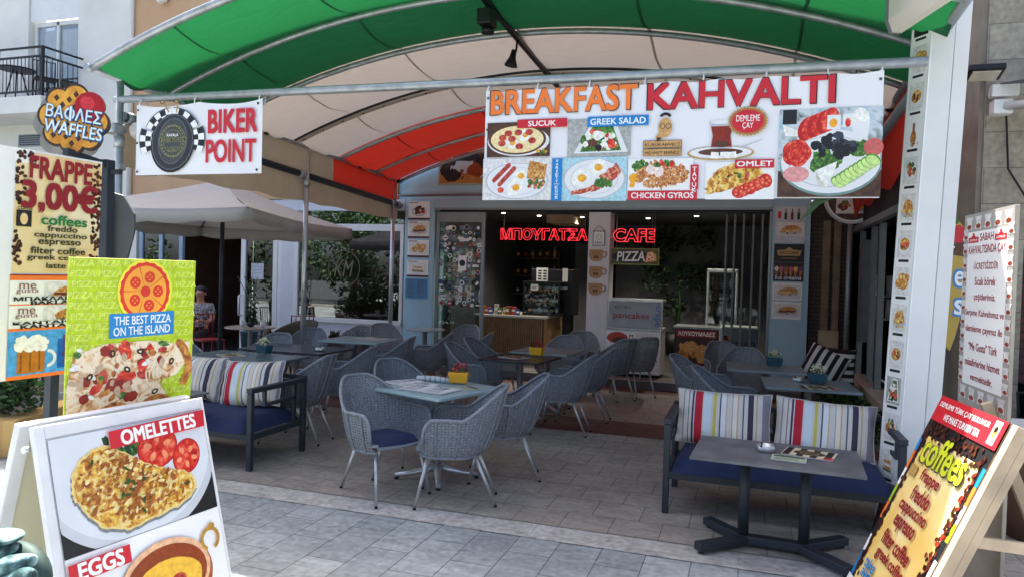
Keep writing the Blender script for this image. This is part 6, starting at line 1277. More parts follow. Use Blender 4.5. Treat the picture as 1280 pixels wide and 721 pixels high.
# sign and mugs on the white pillar
kw = thing('hanging_sign', 'small square KAWA sign hanging by a cord on the white pillar', 'sign', (-2.305, 11.40, 2.18)); b = MB(); b.m(mat('kawa_grey', '#7c8084', .5)).span((-.1, 0, 0), (.1, .012, .24)); b.build('frame', kw); b = MB(); b.m(PLASTW).rect(-.085, .015, .085, .225); b.m(INKB).ring(0, .14, .045, .04, 20).text('KAWA', 0, .05, .12, .035, INKB, .03); lift(b, .002).build('print', kw); b = MB(); b.m(INKB).tube([(-.09, .005, .24), (0, .008, .33), (.09, .005, .24)], .004, 5); b.build('cord', kw)
MUG = mat('tan_mug', '#b08a5c', .6, var=.08)
for k, (z, lb) in enumerate(((1.93, 'topmost'), (1.66, 'middle'), (1.39, 'lowest'))):
    t = thing('mug_decal', lb + ' tan wall mug cut out on the white pillar', 'wall decoration', (-2.325, 11.405, z), 0, 'mug cut outs on the white pillar'); pts = [(-.13, .19), (.09, .19), (.09, .06), (.05, .01), (0, 0), (-.06, 0), (-.11, .03), (-.13, .09)]; n_ = len(pts)
    b = MB(); b.m(MUG).add([(x, 0, q) for x, q in pts] + [(x, .012, q) for x, q in pts], [tuple(range(n_))[::-1], tuple(range(n_, 2 * n_))] + [(i, (i + 1) % n_, (i + 1) % n_ + n_, i + n_) for i in range(n_)]); b.build('cup', t)
    b = MB(); b.m(MUG).tube([(.085, .006, .16), (.14, .006, .155), (.15, .006, .11), (.13, .006, .07), (.085, .006, .07)], .010, 6); b.build('handle', t)
    b = MB(); b.text(('espresso', 'latte', 'cappuccino')[k], -.02, .13, .12, .02, INKBR, .02); b.m(INKBR).ell(-.035, .07, .018, .026, 12).ell(.005, .07, .018, .026, 12); lift(b, .002).build('print', t)
# ------------------------------------------------------------------ neon signs
def neon_mesh(body, x0, x1, z0, z1, y, r):
    cu = bpy.data.curves.new('n', 'FONT'); cu.body = body; cu.fill_mode = 'NONE'; cu.bevel_depth = .008; cu.bevel_resolution = 1; cu.offset = .04; cu.resolution_u = 4
    
    o = bpy.data.objects.new('n', cu); C.objects.link(o); me = bpy.data.meshes.new_from_object(o.evaluated_get(bpy.context.evaluated_depsgraph_get())); vs = [tuple(q.co) for q in me.vertices]; fs = [tuple(p.vertices) for p in me.polygons]
    bpy.data.objects.remove(o); bpy.data.curves.remove(cu); bpy.data.meshes.remove(me)
    xa, xb = min(q[0] for q in vs), max(q[0] for q in vs); za, zb = min(q[1] for q in vs), max(q[1] for q in vs); kx, kz = (x1 - x0) / (xb - xa), (z1 - z0) / (zb - za)
    b = MB(); b.smooth = True; b.m(NEON).add([((q[0] - xa) * kx, q[2] * kx, (q[1] - za) * kz) for q in vs], fs); return b
NEON = lit_mat('red_neon', '#ff3340', .95)
for body, x0, x1, lb in (('ΜΠΟΥΓΑΤΣΑ', -4.01, -2.51, 'long red neon lettering ΜΠΟΥΓΑΤΣΑ in the left opening'), ('CAFE', -2.09, -1.43, 'short red neon lettering CAFE in the right opening')):
    t = thing('neon_sign', lb, 'neon sign', (x0, 11.50, 2.25), 0, 'red neon signs'); neon_mesh(body, 0, x1 - x0, 0, .215, 0, .01).build('tube_lettering', t)
    b = MB(); b.m(BLACK).span((-.02, .02, .04), (x1 - x0 + .02, .028, .055)); b.span((-.02, .02, .16), (x1 - x0 + .02, .028, .175)); b.build('rail', t); b = MB(); b.m(STEEL)
    for x in (.05, x1 - x0 - .05): b.tube([(x, .024, .17), (x, .024, .5)], .003, 5)
    b.build('wire', t)
ps = thing('pizza_plate_sign', 'green bordered PIZZA sign hanging under the red CAFE neon', 'sign', (-2.12, 11.49, 1.89)); W_, H_ = .77, .265
b = MB(); b.m(mat('sign_green', '#7f8b3a', .5)).span((0, 0, 0), (W_, .015, H_)); b.build('panel', ps, bevel=.004); b = MB(); b.m(INKBR).rect(.02, .02, W_ - .02, H_ - .02); b.m(mat('sign_green2', '#4c5a26', .5)).rect(.035, .035, W_ - .035, H_ - .035); b.m(INKB).ell(.33, .13, .31, .1, 30); b.text('PIZZA', .32, .135, .44, .15, INKW, .03, .03, .15); b.m(ORG).pol([(.55, .04), (.73, .07), (.72, .16), (.66, .22), (.58, .2)]); b.m(CHEESE).pol([(.57, .06), (.70, .08), (.69, .15), (.65, .2), (.59, .18)])
for x, z in ((.61, .1), (.66, .12), (.63, .16)): b.m(RED2).ell(x, z, .018, .014, 10)
lift(b, .002).build('print', ps); b = MB(); b.m(STEEL)
for x in (.08, .69): b.tube([(x, .007, H_), (x, .007, .87)], .003, 5)
b.build('wire', ps)
pa = thing('wall_painting', 'wide framed picture in ochre and black high on the blue wall behind the canopy end', 'picture', (-5.15, 11.40, 3.18)); W_, H_ = 1.9, .62
b = MB(); b.m(mat('pale_frame', '#a3a18f', .6)).span((0, 0, 0), (W_, .025, H_)); b.build('frame', pa, bevel=.004); b = MB(); b.m(mat('ochre_paint', '#a8732e', .6, var=.25)).rect(.03, .03, W_ - .03, H_ - .03)
for x, z, rx, rz, c in ((.25, .25, .2, .2, INKB), (.5, .32, .2, .12, PLATER), (.75, .25, .22, .12, MATS['copper_in_print']), (.5, .48, .26, .08, INKB), (.95, .42, .3, .12, INKB), (1.1, .27, .2, .14, MATS['copper_in_print']), (1.4, .3, .24, .22, INKBR)): b.m(c).ell(x, z, rx, rz, 20, jit=.12)
for _ in range(40): b.m(rnd.choice([PLATER, INKB, MAR, INKBR])).ell(rnd.uniform(.1, 1.6), rnd.uniform(.1, .54), rnd.uniform(.02, .07), rnd.uniform(.01, .03), 9, rnd.uniform(0, 3), jit=.3)
lift(b, .002).build('canvas', pa)
rs = thing('round_menu_sign', 'round plate shaped sign with food pictures at the right rear canopy post', 'sign', (1.30, 10.72, 2.86)); b = MB(); b.m(PLASTW).lathe([(.36, -.012), (.36, .012)], (0, 0, 0), 40, Matrix.Rotation(R(90), 3, 'X')); b.build('disc', rs); b = MB(); b.m(PLATER).ring(0, 0, .36, .33, 40); b.m(PWOOD).ell(0, 0, .31, .31, 36); food(b, 'meat', -.2, -.22, .02, .0); food(b, 'pie', .02, -.22, .22, .0); food(b, 'crepe', -.2, .02, .2, .22); lift(b, .013).build('print', rs)
b = MB(); b.m(GREYM).box((0, .05, 0), (.05, .08, .3)); b.build('bracket', rs)
# ------------------------------------------------------------------ fridges and counter
fg = thing('pancake_fridge', 'white glass topped pancakes and crepes counter fridge beside the white pillar', 'fridge', (-2.12, 11.30, .14)); W_, D_, H_ = .86, .6, 1.2
b = MB(); b.m(PLASTW).span((0, 0, .04), (W_, D_, .72)); b.m(BLACK).span((.03, .03, 0), (W_ - .03, D_ - .03, .04)); b.build('body', fg, bevel=.012)
b = MB(); b.m(STEEL).span((-.01, -.012, .72), (W_ + .01, D_, .76)); b.span((-.0, .12, 1.17), (W_, D_, 1.21)); b.span((W_ - .02, .1, .76), (W_, .14, 1.2)); b.span((0, .1, .76), (.02, .14, 1.2)); b.build('steel_frame', fg, bevel=.004)
b = MB(); b.m(mat('panel_silver', '#8f9496', .4, .3)).add([(.02, -.006, .765), (W_ - .02, -.006, .765), (W_ - .02, .10, 1.165), (.02, .10, 1.165)], [(0, 1, 2, 3)]); b.build('front_glass', fg)
b = MB(); s_ = .106 / .4
b.text('κρέπα', .24, 1.08 - .0, .26, .07, mat('crepe_grey', '#6a6f73', .5), .02).text('pancakes', .38, .94, .56, .12, mat('pancake_red', '#8e2430', .5), .02).text('crepe', .78, .96, .32, .10, mat('crepe_blue', '#2f6a9e', .5), .02, R(-90)); b.v = [(q[0], -.0075 + (q[2] - .765) * .265 + q[1], q[2]) for q in b.v]; b.build('top_lettering', fg)
b = MB(); b.m(INKW).rect(.01, .06, W_ - .01, .71); b.m(SAUS).ell(.18, .60, .17, .09, 20, jit=.05); b.m(INKBR).ell(.22, .56, .12, .05, 16, jit=.1)
for z in (.50, .29, .085): food(b, 'crepe', .47, z, .84, z + .19)
b.text('κρέπα', .40, .46, .40, .11, INKBR, .02, R(90)).text('pancakes', .60, .265, .42, .05, INKBR, .02); lift(b, .002).build('print', fg)
ct = thing('wooden_counter', 'bakery counter clad in upright wooden slats with a pale top inside the left opening', 'counter', (-4.0, 12.2, .13)); SL = mat('slat_wood', '#8a6a48', .6, var=.2, scale=10); SLD = mat('slat_gap', '#2c2018', .8)
b = MB(); b.m(SLD).span((-.7, .02, 0), (.58, 1.3, .78)); b.m(SL)
for k in range(32): b.span((-.7 + k * .04, 0, 0), (-.672 + k * .04, .0195, .78))
for k in range(16): b.span((.581, .04 + k * .08, 0), (.60, .10 + k * .08, .78))
b.build('body', ct); b = MB(); b.m(mat('counter_marble', '#c9c4ba', .3, var=.06)).span((-.72, -.04, .785), (.62, 1.32, .825)); b.build('top', ct, bevel=.004)
dc = thing('pastry_case', 'black framed glass pastry case standing on the wooden counter', 'display case', (-3.55, 12.5, .957)); b = MB(); b.m(BLACK)
for x in (-.33, .33):
    for y in (0, .4): b.box((x, y, .3), (.025, .025, .6))
b.box((0, .2, .6), (.69, .43, .03)); b.box((0, .2, .02), (.69, .43, .04)); b.build('frame', dc); b = MB(); b.m(CLEAR).span((-.31, -.005, .04), (.31, .0, .58)); b.span((.33, .02, .04), (.335, .38, .58)); b.build('pane', dc); b = MB(); b.m(CLEAR)
for z in (.22, .40): b.span((-.31, .02, z), (.31, .39, z + .01))
b.build('shelf', dc); b = MB()
for z in (.05, .235, .415): b.scatter(0, 0, .27, .02, 12, .035, [BREAD, CRUST, EGGW, BREAD]); b.v = [(q[0], q[1], q[2]) if q[1] >= .0001 else (q[0], .2 + rnd.uniform(-.002, .002), q[2] + z + .03) for q in b.v]
for z in (.05, .235, .415):
    for k in range(6): b.m(rnd.choice([BREAD, CRUST, EGGW])).ball((-.25 + k * .1, .18, z + .03), (.045, .06, .03), 8, 5)
b.build('pastry', dc); b = MB(); b.m(PLASTW).rect(-.2, .45, -.06, .56); b.m(INKB).rect(-.18, .50, -.08, .51).rect(-.18, .48, -.1, .49); lift(b, .008).build('notice', dc)
cm = thing('coffee_machine', 'dark coffee machine with papers taped on behind the pastry case', 'machine', (-3.45, 13.1, .957)); b = MB(); b.m(BLACK).box((0, 0, .42), (.8, .5, .84)); b.m(STEEL).box((0, -.26, .5), (.6, .02, .05)); b.build('body', cm, bevel=.02); b = MB(); b.m(PLASTW).rect(-.3, .60, -.08, .86).rect(.2, .62, .3, .86); b.m(INKB)
for k in range(4): b.rect(-.27, .64 + k * .05, -.2, .67 + k * .05).rect(-.17, .64 + k * .05, -.1, .67 + k * .05)
lift(b, .262).build('notice', cm)
cols = ['#8a5a28', '#a83232', '#2f4a8e', '#b8b2a4', '#3b6a3a', '#c49a3a']
for k in range(9):
    t = thing('snack_box', ('brown', 'red', 'blue', 'white', 'green', 'yellow')[k % 6] + ' snack packet ' + ('at the left end of', 'in the middle of', 'at the right of')[k // 3] + ' the wooden counter top', 'packet', (-4.62 + k * .085, 12.35 + .05 * (k % 2), .956), R(rnd.uniform(-20, 20)), 'snack packets on the counter'); m_ = mat('snack' + str(k % 6), cols[k % 6], .5)
    h_ = rnd.uniform(.09, .2); b = MB(); b.m(m_).box((0, 0, h_ / 2), (.08, .1, h_)); b.build('packet', t, bevel=.008); b = MB(); b.m(INKW).rect(-.03, h_ * .4, .03, h_ * .7); lift(b, .051).build('print', t)
ic = thing('glass_fridge', 'upright white framed glass display fridge inside the right opening', 'fridge', (-.43, 13.0, .14)); b = MB(); W2 = mat('fridge_white', '#c4cacb', .4); b.m(W2).span((-.28, 0, 0), (.28, .6, .62))
for x in (-.26, .22): b.span((x, 0, .62), (x + .04, .6, 1.72))
b.span((-.26, 0, 1.68), (.26, .6, 1.74)); b.m(mat('fridge_back', '#55605f', .5)).span((-.22, .57, .62), (.22, .6, 1.68)); b.build('body', ic, bevel=.01); b = MB(); b.m(CLEAR).span((-.22, .01, .66), (.22, .015, 1.68)); b.build('pane', ic); b = MB(); b.m(CLEAR)
for z in (.9, 1.15, 1.4): b.span((-.22, .05, z), (.22, .56, z + .01))
b.build('shelf', ic); b = MB()
for z in (.92, 1.17, 1.42):
    for k in range(4): b.m(rnd.choice([BREAD, PLATE, mat('bottle_green', '#2f4a3a', .3)])).lathe([(.03, 0), (.035, .08), (.02, .1), (.015, .15)], (-.16 + k * .1, .2, z), 8)
b.build('bottle', ic)
pt = thing('loukoumades_stand', 'dark low stand with a red and brown HONEY BALLS poster inside the right opening', 'counter', (-.80, 12.4, .14)); b = MB(); b.m(BLACK).span((-.36, .02, 0), (.36, .6, .72)); b.m(GREYM).span((-.38, -.0, .72), (.38, .62, .76)); b.build('body', pt, bevel=.008); b = MB(); b.m(mat('poster_brown', '#3a1410', .5)).rect(-.33, .02, .33, .70); b.m(INKDR).rect(-.33, .58, .33, .70).rect(-.33, .02, .33, .12); b.text('ΛΟΥΚΟΥΜΑΔΕΣ', 0, .64, .6, .07, INKW, .03).text('HONEY BALLS', 0, .07, .6, .06, INKW, .03); b.scatter(-.05, .34, .2, .16, 12, .07, [BREAD, CRUST, BREAD]); lift(b, -.018).build('poster', pt)
fz = thing('ice_cream_freezer', 'low white freezer with fruit print and blue lettering Παγωτά behind the folded doors', 'freezer', (-.12, 11.95, .14)); b = MB(); b.m(PLASTW).span((-.3, 0, 0), (.3, .8, .8)); b.build('body', fz, bevel=.015); b = MB(); b.m(CLEAR).span((-.3, 0, .8), (.3, .006, 1.12)); b.build('glass_guard', fz); b = MB(); b.m(mat('pale_fruit_print', '#c9d0d4', .5)).rect(-.29, .02, .29, .79); b.m(SAUS).ell(-.2, .6, .05, .06, 14); b.m(GREEN_D).ell(-.2, .66, .03, .015, 8).ell(-.2, .35, .09, .03, 10); b.text('Παγωτά', .05, .55, .4, .1, mat('crepe_blue2', '#20486e', .5), .03); b.m(INKDR).rect(-.27, .05, -.12, .14); lift(b, .002).build('print', fz)
ip = thing('reflected_crown_plant', 'large dark leafy plant added in place of the tree crown mirrored in the right opening', 'potted plant', (-1.35, 14.9, .14)); b = MB(); b.m(BLACK).lathe([(.2, 0), (.28, .45), (.26, .45)], n=20); b.build('pot', ip); b = MB(); b.m(GREEN_D).tube([(0, 0, .4), (.05, 0, 1.0), (0, 0, 1.9)], .03, 6); b.build('trunk', ip); b = MB()  # plant added indoors to imitate the reflection of a tree crown
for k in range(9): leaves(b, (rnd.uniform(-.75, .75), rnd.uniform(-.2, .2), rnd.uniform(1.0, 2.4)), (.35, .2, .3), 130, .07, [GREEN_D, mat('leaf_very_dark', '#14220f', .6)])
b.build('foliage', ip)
ws = thing('bottle_shelf', 'dark wooden wall shelves at the back of the left opening', 'shelf', (-4.55, 15.6, 0)); b = MB(); b.m(mat('shelf_wood', '#5a4232', .6))
for z in (1.25, 1.65, 2.05): b.box((0, 0, z), (1.1, .3, .03))
b.build('board', ws); b = MB(); b.m(MATS['shelf_wood'])
for x in (-.54, .54): b.box((x, .01, 1.2), (.03, .28, 2.1))
b.build('upright', ws)
for k in range(18):
    t = thing('bottle', ('left ', 'right ')[k % 6 // 3] + ('green', 'brown', 'clear')[k % 3] + ' bottle on the ' + ('lower', 'middle', 'upper')[k // 6] + ' back shelf', 'bottle', (-4.98 + (k % 6) * .17, 15.55, (1.265, 1.665, 2.065)[k // 6]), 0, 'bottles on the back shelves'); h_ = rnd.uniform(.2, .3)
    b = MB(); b.m((mat('bottle_green', '#2f4a3a', .3), mat('bottle_brown', '#5a3418', .25), mat('bottle_clear', '#9aa6a8', .2))[k % 3]).lathe([(.035, 0), (.038, h_ * .6), (.014, h_ * .78), (.014, h_)], n=10); b.build('glass', t); b = MB(); b.m(rnd.choice([INKW, INKR, YOLK])).lathe([(.0385, h_ * .2), (.0385, h_ * .5)], n=10); b.build('paper_label', t)
tv = thing('wall_screen', 'dark flat screen tilted on the right wall of the café interior', 'screen', (.45, 13.2, 2.2), rot=(R(10), 0, R(70))); b = MB(); b.m(BLACK).box((0, 0, 0), (.9, .04, .55)); b.build('panel', tv, bevel=.006); b = MB(); b.m(DARK).box((0, .05, 0), (.1, .08, .1)); b.build('mount', tv)
# ------------------------------------------------------------------ right side: cone sign, awning arm, lamp
cn = thing('cone_sign', 'yellow waffle cone shaped sign with blue and white letters behind the white post', 'sign'); face_frame(cn, (1.50, 6.35, 1.20), (1, .1, 0), (0, 0, 1)); pts = [(-.14, .15), (0, 0), (.03, .1), (.16, .72), (.13, .86), (.03, 1.0), (-.10, 1.02), (-.18, .8)]; n_ = len(pts)
b = MB(); b.m(mat('cone_yellow', '#b99a3e', .5, var=.1)).add([(x, 0, z) for x, z in pts] + [(x, .03, z) for x, z in pts], [tuple(range(n_)), tuple(range(2 * n_ - 1, n_ - 1, -1))] + [(i, i + n_, (i + 1) % n_ + n_, (i + 1) % n_) for i in range(n_)]); b.build('panel', cn)
b = MB(); b.m(INKBR).pol([(-.16, .76), (.14, .72), (.16, .78), (.12, .88), (.02, .95), (-.14, .9)]); b.m(INKR).ell(.02, .9, .07, .07, 18, jit=.05); b.m(GREEN_M).ell(-.02, 1.0, .05, .03, 10); b.m(INKW).ell(.11, .86, .05, .035, 12)
for x, z in ((.0, .8), (.08, .77), (-.08, .82), (.12, .8)): b.m(INKW).ell(x, z, .007, .007, 6)
for s_, x, z, w_ in (('es', .075, .56, .12), ('s', .05, .34, .06)): b.text(s_, x, z, w_ * 1.15, .13, INKBL, .08).text(s_, x, z, w_, .11, INKW, .02)
lift(b, .002).build('print', cn); b = MB(); b.m(CHAR).box((-.08, .05, -.3), (.05, .05, 1.8)); b.build('pole', cn)
aw = thing('folding_awning', 'folding awning with white arm and dark cloth fixed to the stone pier', 'awning', (1.93, 6.98, 3.18)); b = MB(); b.m(PLASTW).box((0, -.07, 0), (.14, .13, .12)); b.box((.02, -.05, .14), (.2, .1, .10)); b.build('bracket', aw, bevel=.01); b = MB(); b.m(PLASTW).tube([(.02, -.12, .0), (.45, -.75, -.08), (.9, -1.3, -.12)], .035, 10); b.build('arm', aw); b = MB(); b.m(mat('awning_cloth', '#5d6168', .8)).add([(-.02, -.1, .19), (2, -.1, .19), (2.2, -1.3, .0), (.35, -1.0, .07)], [(0, 1, 2, 3)]); b.build('cloth', aw, solid=.01)
b = MB(); b.m(BLACK).tube([(.05, -.03, -.05), (.08, -.03, -.5), (.22, -.04, -.75), (.3, -.05, -.8)], .008, 6); b.build('cable', aw)
wl = thing('floodlight', 'black framed square floodlight on the stone pier beside the white post', 'light', (1.79, 7.0, 3.47)); b = MB(); b.m(BLACK).box((-.02, -.2, -.02), (.26, .2, .05), rot=Matrix.Rotation(R(-14), 3, 'X')); b.build('casing', wl, bevel=.008); b = MB(); b.m(mat('lamp_lens', '#cfc8b2', .3)).box((-.02, -.2, -.05), (.2, .15, .012), rot=Matrix.Rotation(R(-14), 3, 'X')); b.build('lens', wl); b = MB(); b.m(BLACK).box((0, -.05, -.02), (.05, .1, .05)); b.build('bracket', wl)
# ------------------------------------------------------------------ plants
pl = thing('hedge_planter', 'low ochre planter wall with a clipped green hedge at the left', 'planter', (-7.6, 5.7, 0)); OCH = mat('ochre_render', '#c9a468', .8, var=.1, scale=2, bump=.2)
b = MB(); b.m(OCH).bar((1.6, -1.25, .16), (-2.6, .85, .16), .22, .32); b.bar((1.6, -1.25, .16), (1.0, .35, .16), .2, .318); b.build('planter_wall', pl, bevel=.01)
b = MB()
for k in range(16): t_ = k / 15; leaves(b, (1.35 - 3.6 * t_, -.95 + 1.8 * t_ + rnd.uniform(-.1, .1), .55 + rnd.uniform(-.05, .1)), (.32, .3, .34), 800, .04, [GREEN_D, GREEN_D, GREEN_M])
b.build('hedge', pl)
sh2 = thing('flowering_shrub', 'tall dark shrub with pink blossoms behind the FRAPPE banner at the left edge', 'shrub', (-8.6, 6.6, 0)); b = MB()
for k in range(14): leaves(b, (rnd.uniform(-1.1, .6), rnd.uniform(-.5, .5), rnd.uniform(.7, 1.75)), (.4, .4, .35), 260, .05, [GREEN_D, GREEN_M, GREEN_D])
b.build('foliage', sh2); b = MB()
for k in range(40): leaves(b, (rnd.uniform(-1.3, .8), rnd.uniform(-.8, -.2), rnd.uniform(.6, 2.0)), (.05, .05, .05), 8, .028, [PINKF])
b.build('blossom', sh2); b = MB(); b.m(mat('bark', '#4a3a2c', .9, var=.2)); [b.tube([(0, 0, 0), (k * .2, 0, .6), (k * .4, .1, 1.5)], [.04, .03, .012], 6) for k in (-2, -1, 0, 1)]; b.build('stem', sh2)
def potted(x, y, h_, label, mats, pot=TPOT, pr=.16, n=260, sz=.04, name='potted_plant'):
    t = thing(name, label, 'potted plant', (x, y, .009), 0, 'potted plants along the fronts'); b = MB(); b.m(pot).lathe([(pr * .7, 0), (pr, h_ * .35), (pr * 1.05, h_ * .36), (pr * .9, h_ * .36)], n=18); b.build('pot', t); b = MB()
    for k in range(5): b.m(GREEN_D).tube([(0, 0, h_ * .3), (rnd.uniform(-.1, .1), rnd.uniform(-.1, .1), h_ * .7), (rnd.uniform(-.2, .2), rnd.uniform(-.15, .15), h_)], .006, 5)
    b.build('stem', t); b = MB()
    for k in range(5): leaves(b, (rnd.uniform(-.08, .08), rnd.uniform(-.08, .08), h_ * rnd.uniform(.5, .95)), (.09, .09, h_ * .12), n // 5, sz, mats)
    b.build('foliage', t); return t
TERR = mat('red_pot', '#7c2a24', .6)
potted(-8.35, 10.6, 1.5, 'tall thin dark plant in front of the glass door', [GREEN_D], TPOT, .15, 160, .04)
potted(-7.7, 10.3, .6, 'red potted plant under the round cream table', [GREEN_D, REDF], TERR, .2)
potted(-8.6, 8.9, .75, 'pot of pale pink flowers left of the parasol pole', [GREEN_D, PINKF, mat('salmon_petal', '#c98a7c', .6)], TERR, .2)
potted(-6.1, 10.5, .72, 'potted plant with dark red leaves under the shop window', [GREEN_D, mat('dark_red_leaf', '#4a1a20', .6)], TPOT, .14)
potted(-6.6, 10.6, .66, 'small dark leaved pot plant at the left end of the shop window', [GREEN_D, mat('dark_red_leaf', '#4a1a20', .6)], TPOT, .14)
potted(-10.4, 9.8, 2.0, 'slender leafy bush between the signpost and the parasol', [GREEN_D, GREEN_M], TERR, .2, 200, .06)
vb = thing('low_shrub', 'low dark green shrub on the ground beside the right window ledge', 'shrub', (1.22, 9.3, 0)); b = MB(); 
for k in range(8): leaves(b, (rnd.uniform(-.15, .15), rnd.uniform(-.9, .9), .2), (.2, .3, .2), 220, .04, [GREEN_D, GREEN_M])
b.build('foliage', vb); b = MB(); b.m(MATS['bark']); [b.tube([(0, y, 0), (.05, y + .05, .3)], .012, 5) for y in (-.6, 0, .6)]; b.build('stem', vb)
lf = thing('vine_leaf', 'dark green drooping leaves below the right end of the BREAKFAST banner', 'leaf', (.46, 5.44, 2.30)); b = MB(); b.m(GREEN_D); [b.add([(0, 0, 0), (-.05, -.01, -.06), (-.15, -.02, -.19), (-.06, 0, -.12), (.02, 0, -.03)], [(0, 1, 2, 3, 4)]), b.add([(.1, 0, .0), (-.02, -.01, .0), (-.08, -.02, -.07), (.02, 0, -.05)], [(0, 1, 2, 3)])]; b.build('blade', lf, solid=.002); b = MB(); b.m(GREEN_D).tube([(0, 0, 0), (.12, .02, .05), (.2, .02, .9)], .005, 5); b.build('stalk', lf)
# ------------------------------------------------------------------ verdigris bronze in the corner
br = thing('bronze_sculpture', 'green patinated bronze sculpture of thick rounded folds in the lower left corner', 'sculpture', (-2.14, 1.62, 0)); VER = ramp_mat('verdigris', [(.34, '#1a2e2e'), (.46, '#45696a'), (.56, '#779a98'), (.7, '#a9c2be')], 16, .45, 8, .8); VP = VER.node_tree.nodes['Principled BSDF']; VP.inputs['Metallic'].default_value = .3; VN = VER.node_tree.nodes.new('ShaderNodeTexNoise'); VN.inputs['Scale'].default_value = 45; VN.inputs['Detail'].default_value = 6; VB = VER.node_tree.nodes.new('ShaderNodeBump'); VB.inputs['Strength'].default_value = .7; VB.inputs['Distance'].default_value = .006; VER.node_tree.links.new(VN.outputs['Fac'], VB.inputs['Height']); VER.node_tree.links.new(VB.outputs[0], VP.inputs['Normal'])
def fold(p, q, r, k):
    b = MB(); b.m(VER); P_, Q_ = Vector(p) - br.location, Vector(q) - br.location; pts = []; rs_ = []
    for i in range(17): t_ = i / 16; pts.append(P_.lerp(Q_, t_) + Vector((0, .012 * math.sin(t_ * 9 + k), .016 * math.sin(math.pi * t_) + .004 * math.sin(t_ * 15 + k)))); rs_.append(r * (.35 + .65 * math.sin(math.pi * min(.97, t_ * .82 + .14)) ** .6 + .07 * math.sin(t_ * 19 + k)))
    b.tube(pts, rs_, 14); b.build('fold', br, sub=1)
b = MB(); b.m(VER); b.ball((-.045, -.02, .805), (.07, .06, .026), 20, 10); b.build('fold', br); b = MB(); b.m(VER); b.ball((-.04, .0, .835), (.062, .06, .02), 20, 10); b.build('fold', br)
fold((-2.26, 1.58, .70), (-2.03, 1.60, .785), .034, 0); fold((-2.19, 1.56, .64), (-1.985, 1.58, .765), .036, 2); fold((-2.13, 1.54, .57), (-1.975, 1.57, .70), .038, 4)
b = MB(); b.m(mat('dark_bronze', '#2c403d', .65, .3, var=.3, scale=14)).ball((-.03, .05, .70), (.125, .06, .105), 20, 12); b.lathe([(.22, 0), (.2, .05), (.1, .15), (.1, .62)], (-.06, .03, 0), 20); b.build('body', br)
# ------------------------------------------------------------------ neighbour furniture
wk = thing('basket_chair', 'brown wicker basket chair by the white shop wall near the canopy post', 'armchair', (-6.65, 9.35, .009), R(-20)); WB = mat('brown_wicker', '#4a3b2e', .7, var=.3, scale=40, bump=.4)
b = MB(); b.m(WB).lathe([(.2, .38), (.3, .44), (.33, .52), (.3, .52), (.2, .42)], n=24); rows = []
for j in range(6): rows.append([((.33 + .02 * j) * math.cos(a), (.33 + .02 * j) * math.sin(a), .5 + j * .075 * max(.15, math.sin((a + .35) / 3.84 * math.pi)) ** .7) for a in [-.35 + 3.84 * i / 24 for i in range(25)]])
b.grid(rows); b.build('basket', wk, solid=.02)
for a in (.785, 2.356, 3.927, 5.498): b = MB(); b.m(WB).tube([(.2 * math.cos(a), .2 * math.sin(a), .4), (.27 * math.cos(a), .27 * math.sin(a), 0)], .018, 8); b.build('leg', wk)
RCH = mat('red_chair_paint', '#7e1f22', .5)
def bistro(x, y, z, rz, label, m_=RCH, group='small metal chairs', name='bistro_chair'):
    t = thing(name, label, 'chair', (x, y, z), R(rz), group); b = MB(); b.m(m_).box((0, 0, .45), (.4, .4, .03)); b.build('seat', t, bevel=.008)
    b = MB(); b.m(m_); b.tube([(-.19, .19, .45), (-.2, .23, .86), (.2, .23, .86), (.19, .19, .45)], .014, 8)
    for k in range(4): b.tube([(-.12 + k * .08, .195, .46), (-.12 + k * .08, .23, .85)], .008, 6)
    b.build('backrest', t)
    for sx in (-1, 1):
        for sy in (-1, 1): b = MB(); b.m(m_).tube([(sx * .18, sy * .18, .44), (sx * .2, sy * .21, 0)], .014, 8); b.build('leg', t)
    return t
bistro(-8.5, 9.75, .009, 70, 'red metal chair left of the round cream table'); bistro(-7.2, 10.35, .009, 10, 'red metal chair behind the round cream table'); bistro(-9.6, 9.0, .009, 40, 'red metal chair in front of the seated person')
bistro(-13.7, 10.95, 4.905, 60, 'black metal chair at the right end of the balcony', BLACK, 'balcony furniture'); t = thing('balcony_table', 'small round black table on the balcony', 'table', (-14.5, 10.95, 4.905), 0, 'balcony furniture'); b = MB(); b.m(BLACK).lathe([(.34, .68), (.34, .71)], n=24); b.build('tabletop', t)
for a in (.5, 2.6, 4.7): b = MB(); b.m(BLACK).tube([(.08 * math.cos(a), .08 * math.sin(a), .68), (.26 * math.cos(a), .26 * math.sin(a), 0)], .014, 6); b.build('leg', t)
rw = thing('rusty_bracket', 'small rusty red bracket on the tiles at the foot of the white post', 'bracket', (.93, 5.45, .009)); b = MB(); b.m(mat('rust', '#4f231c', .8, var=.3, scale=20, bump=.3)).add([(-.06, -.05, 0), (.08, -.05, 0), (.08, .05, 0), (-.06, .05, 0), (-.02, -.045, .2), (.02, -.045, .2), (.02, .045, .2), (-.02, .045, .2)], [(3, 2, 1, 0), (4, 5, 6, 7), (0, 1, 5, 4), (1, 2, 6, 5), (2, 3, 7, 6), (3, 0, 4, 7)]); b.build('plate', rw, bevel=.006); b = MB(); b.m(MATS['rust']).tube([(0, 0, .19), (.01, 0, .27)], .02, 8); b.build('pin', rw)
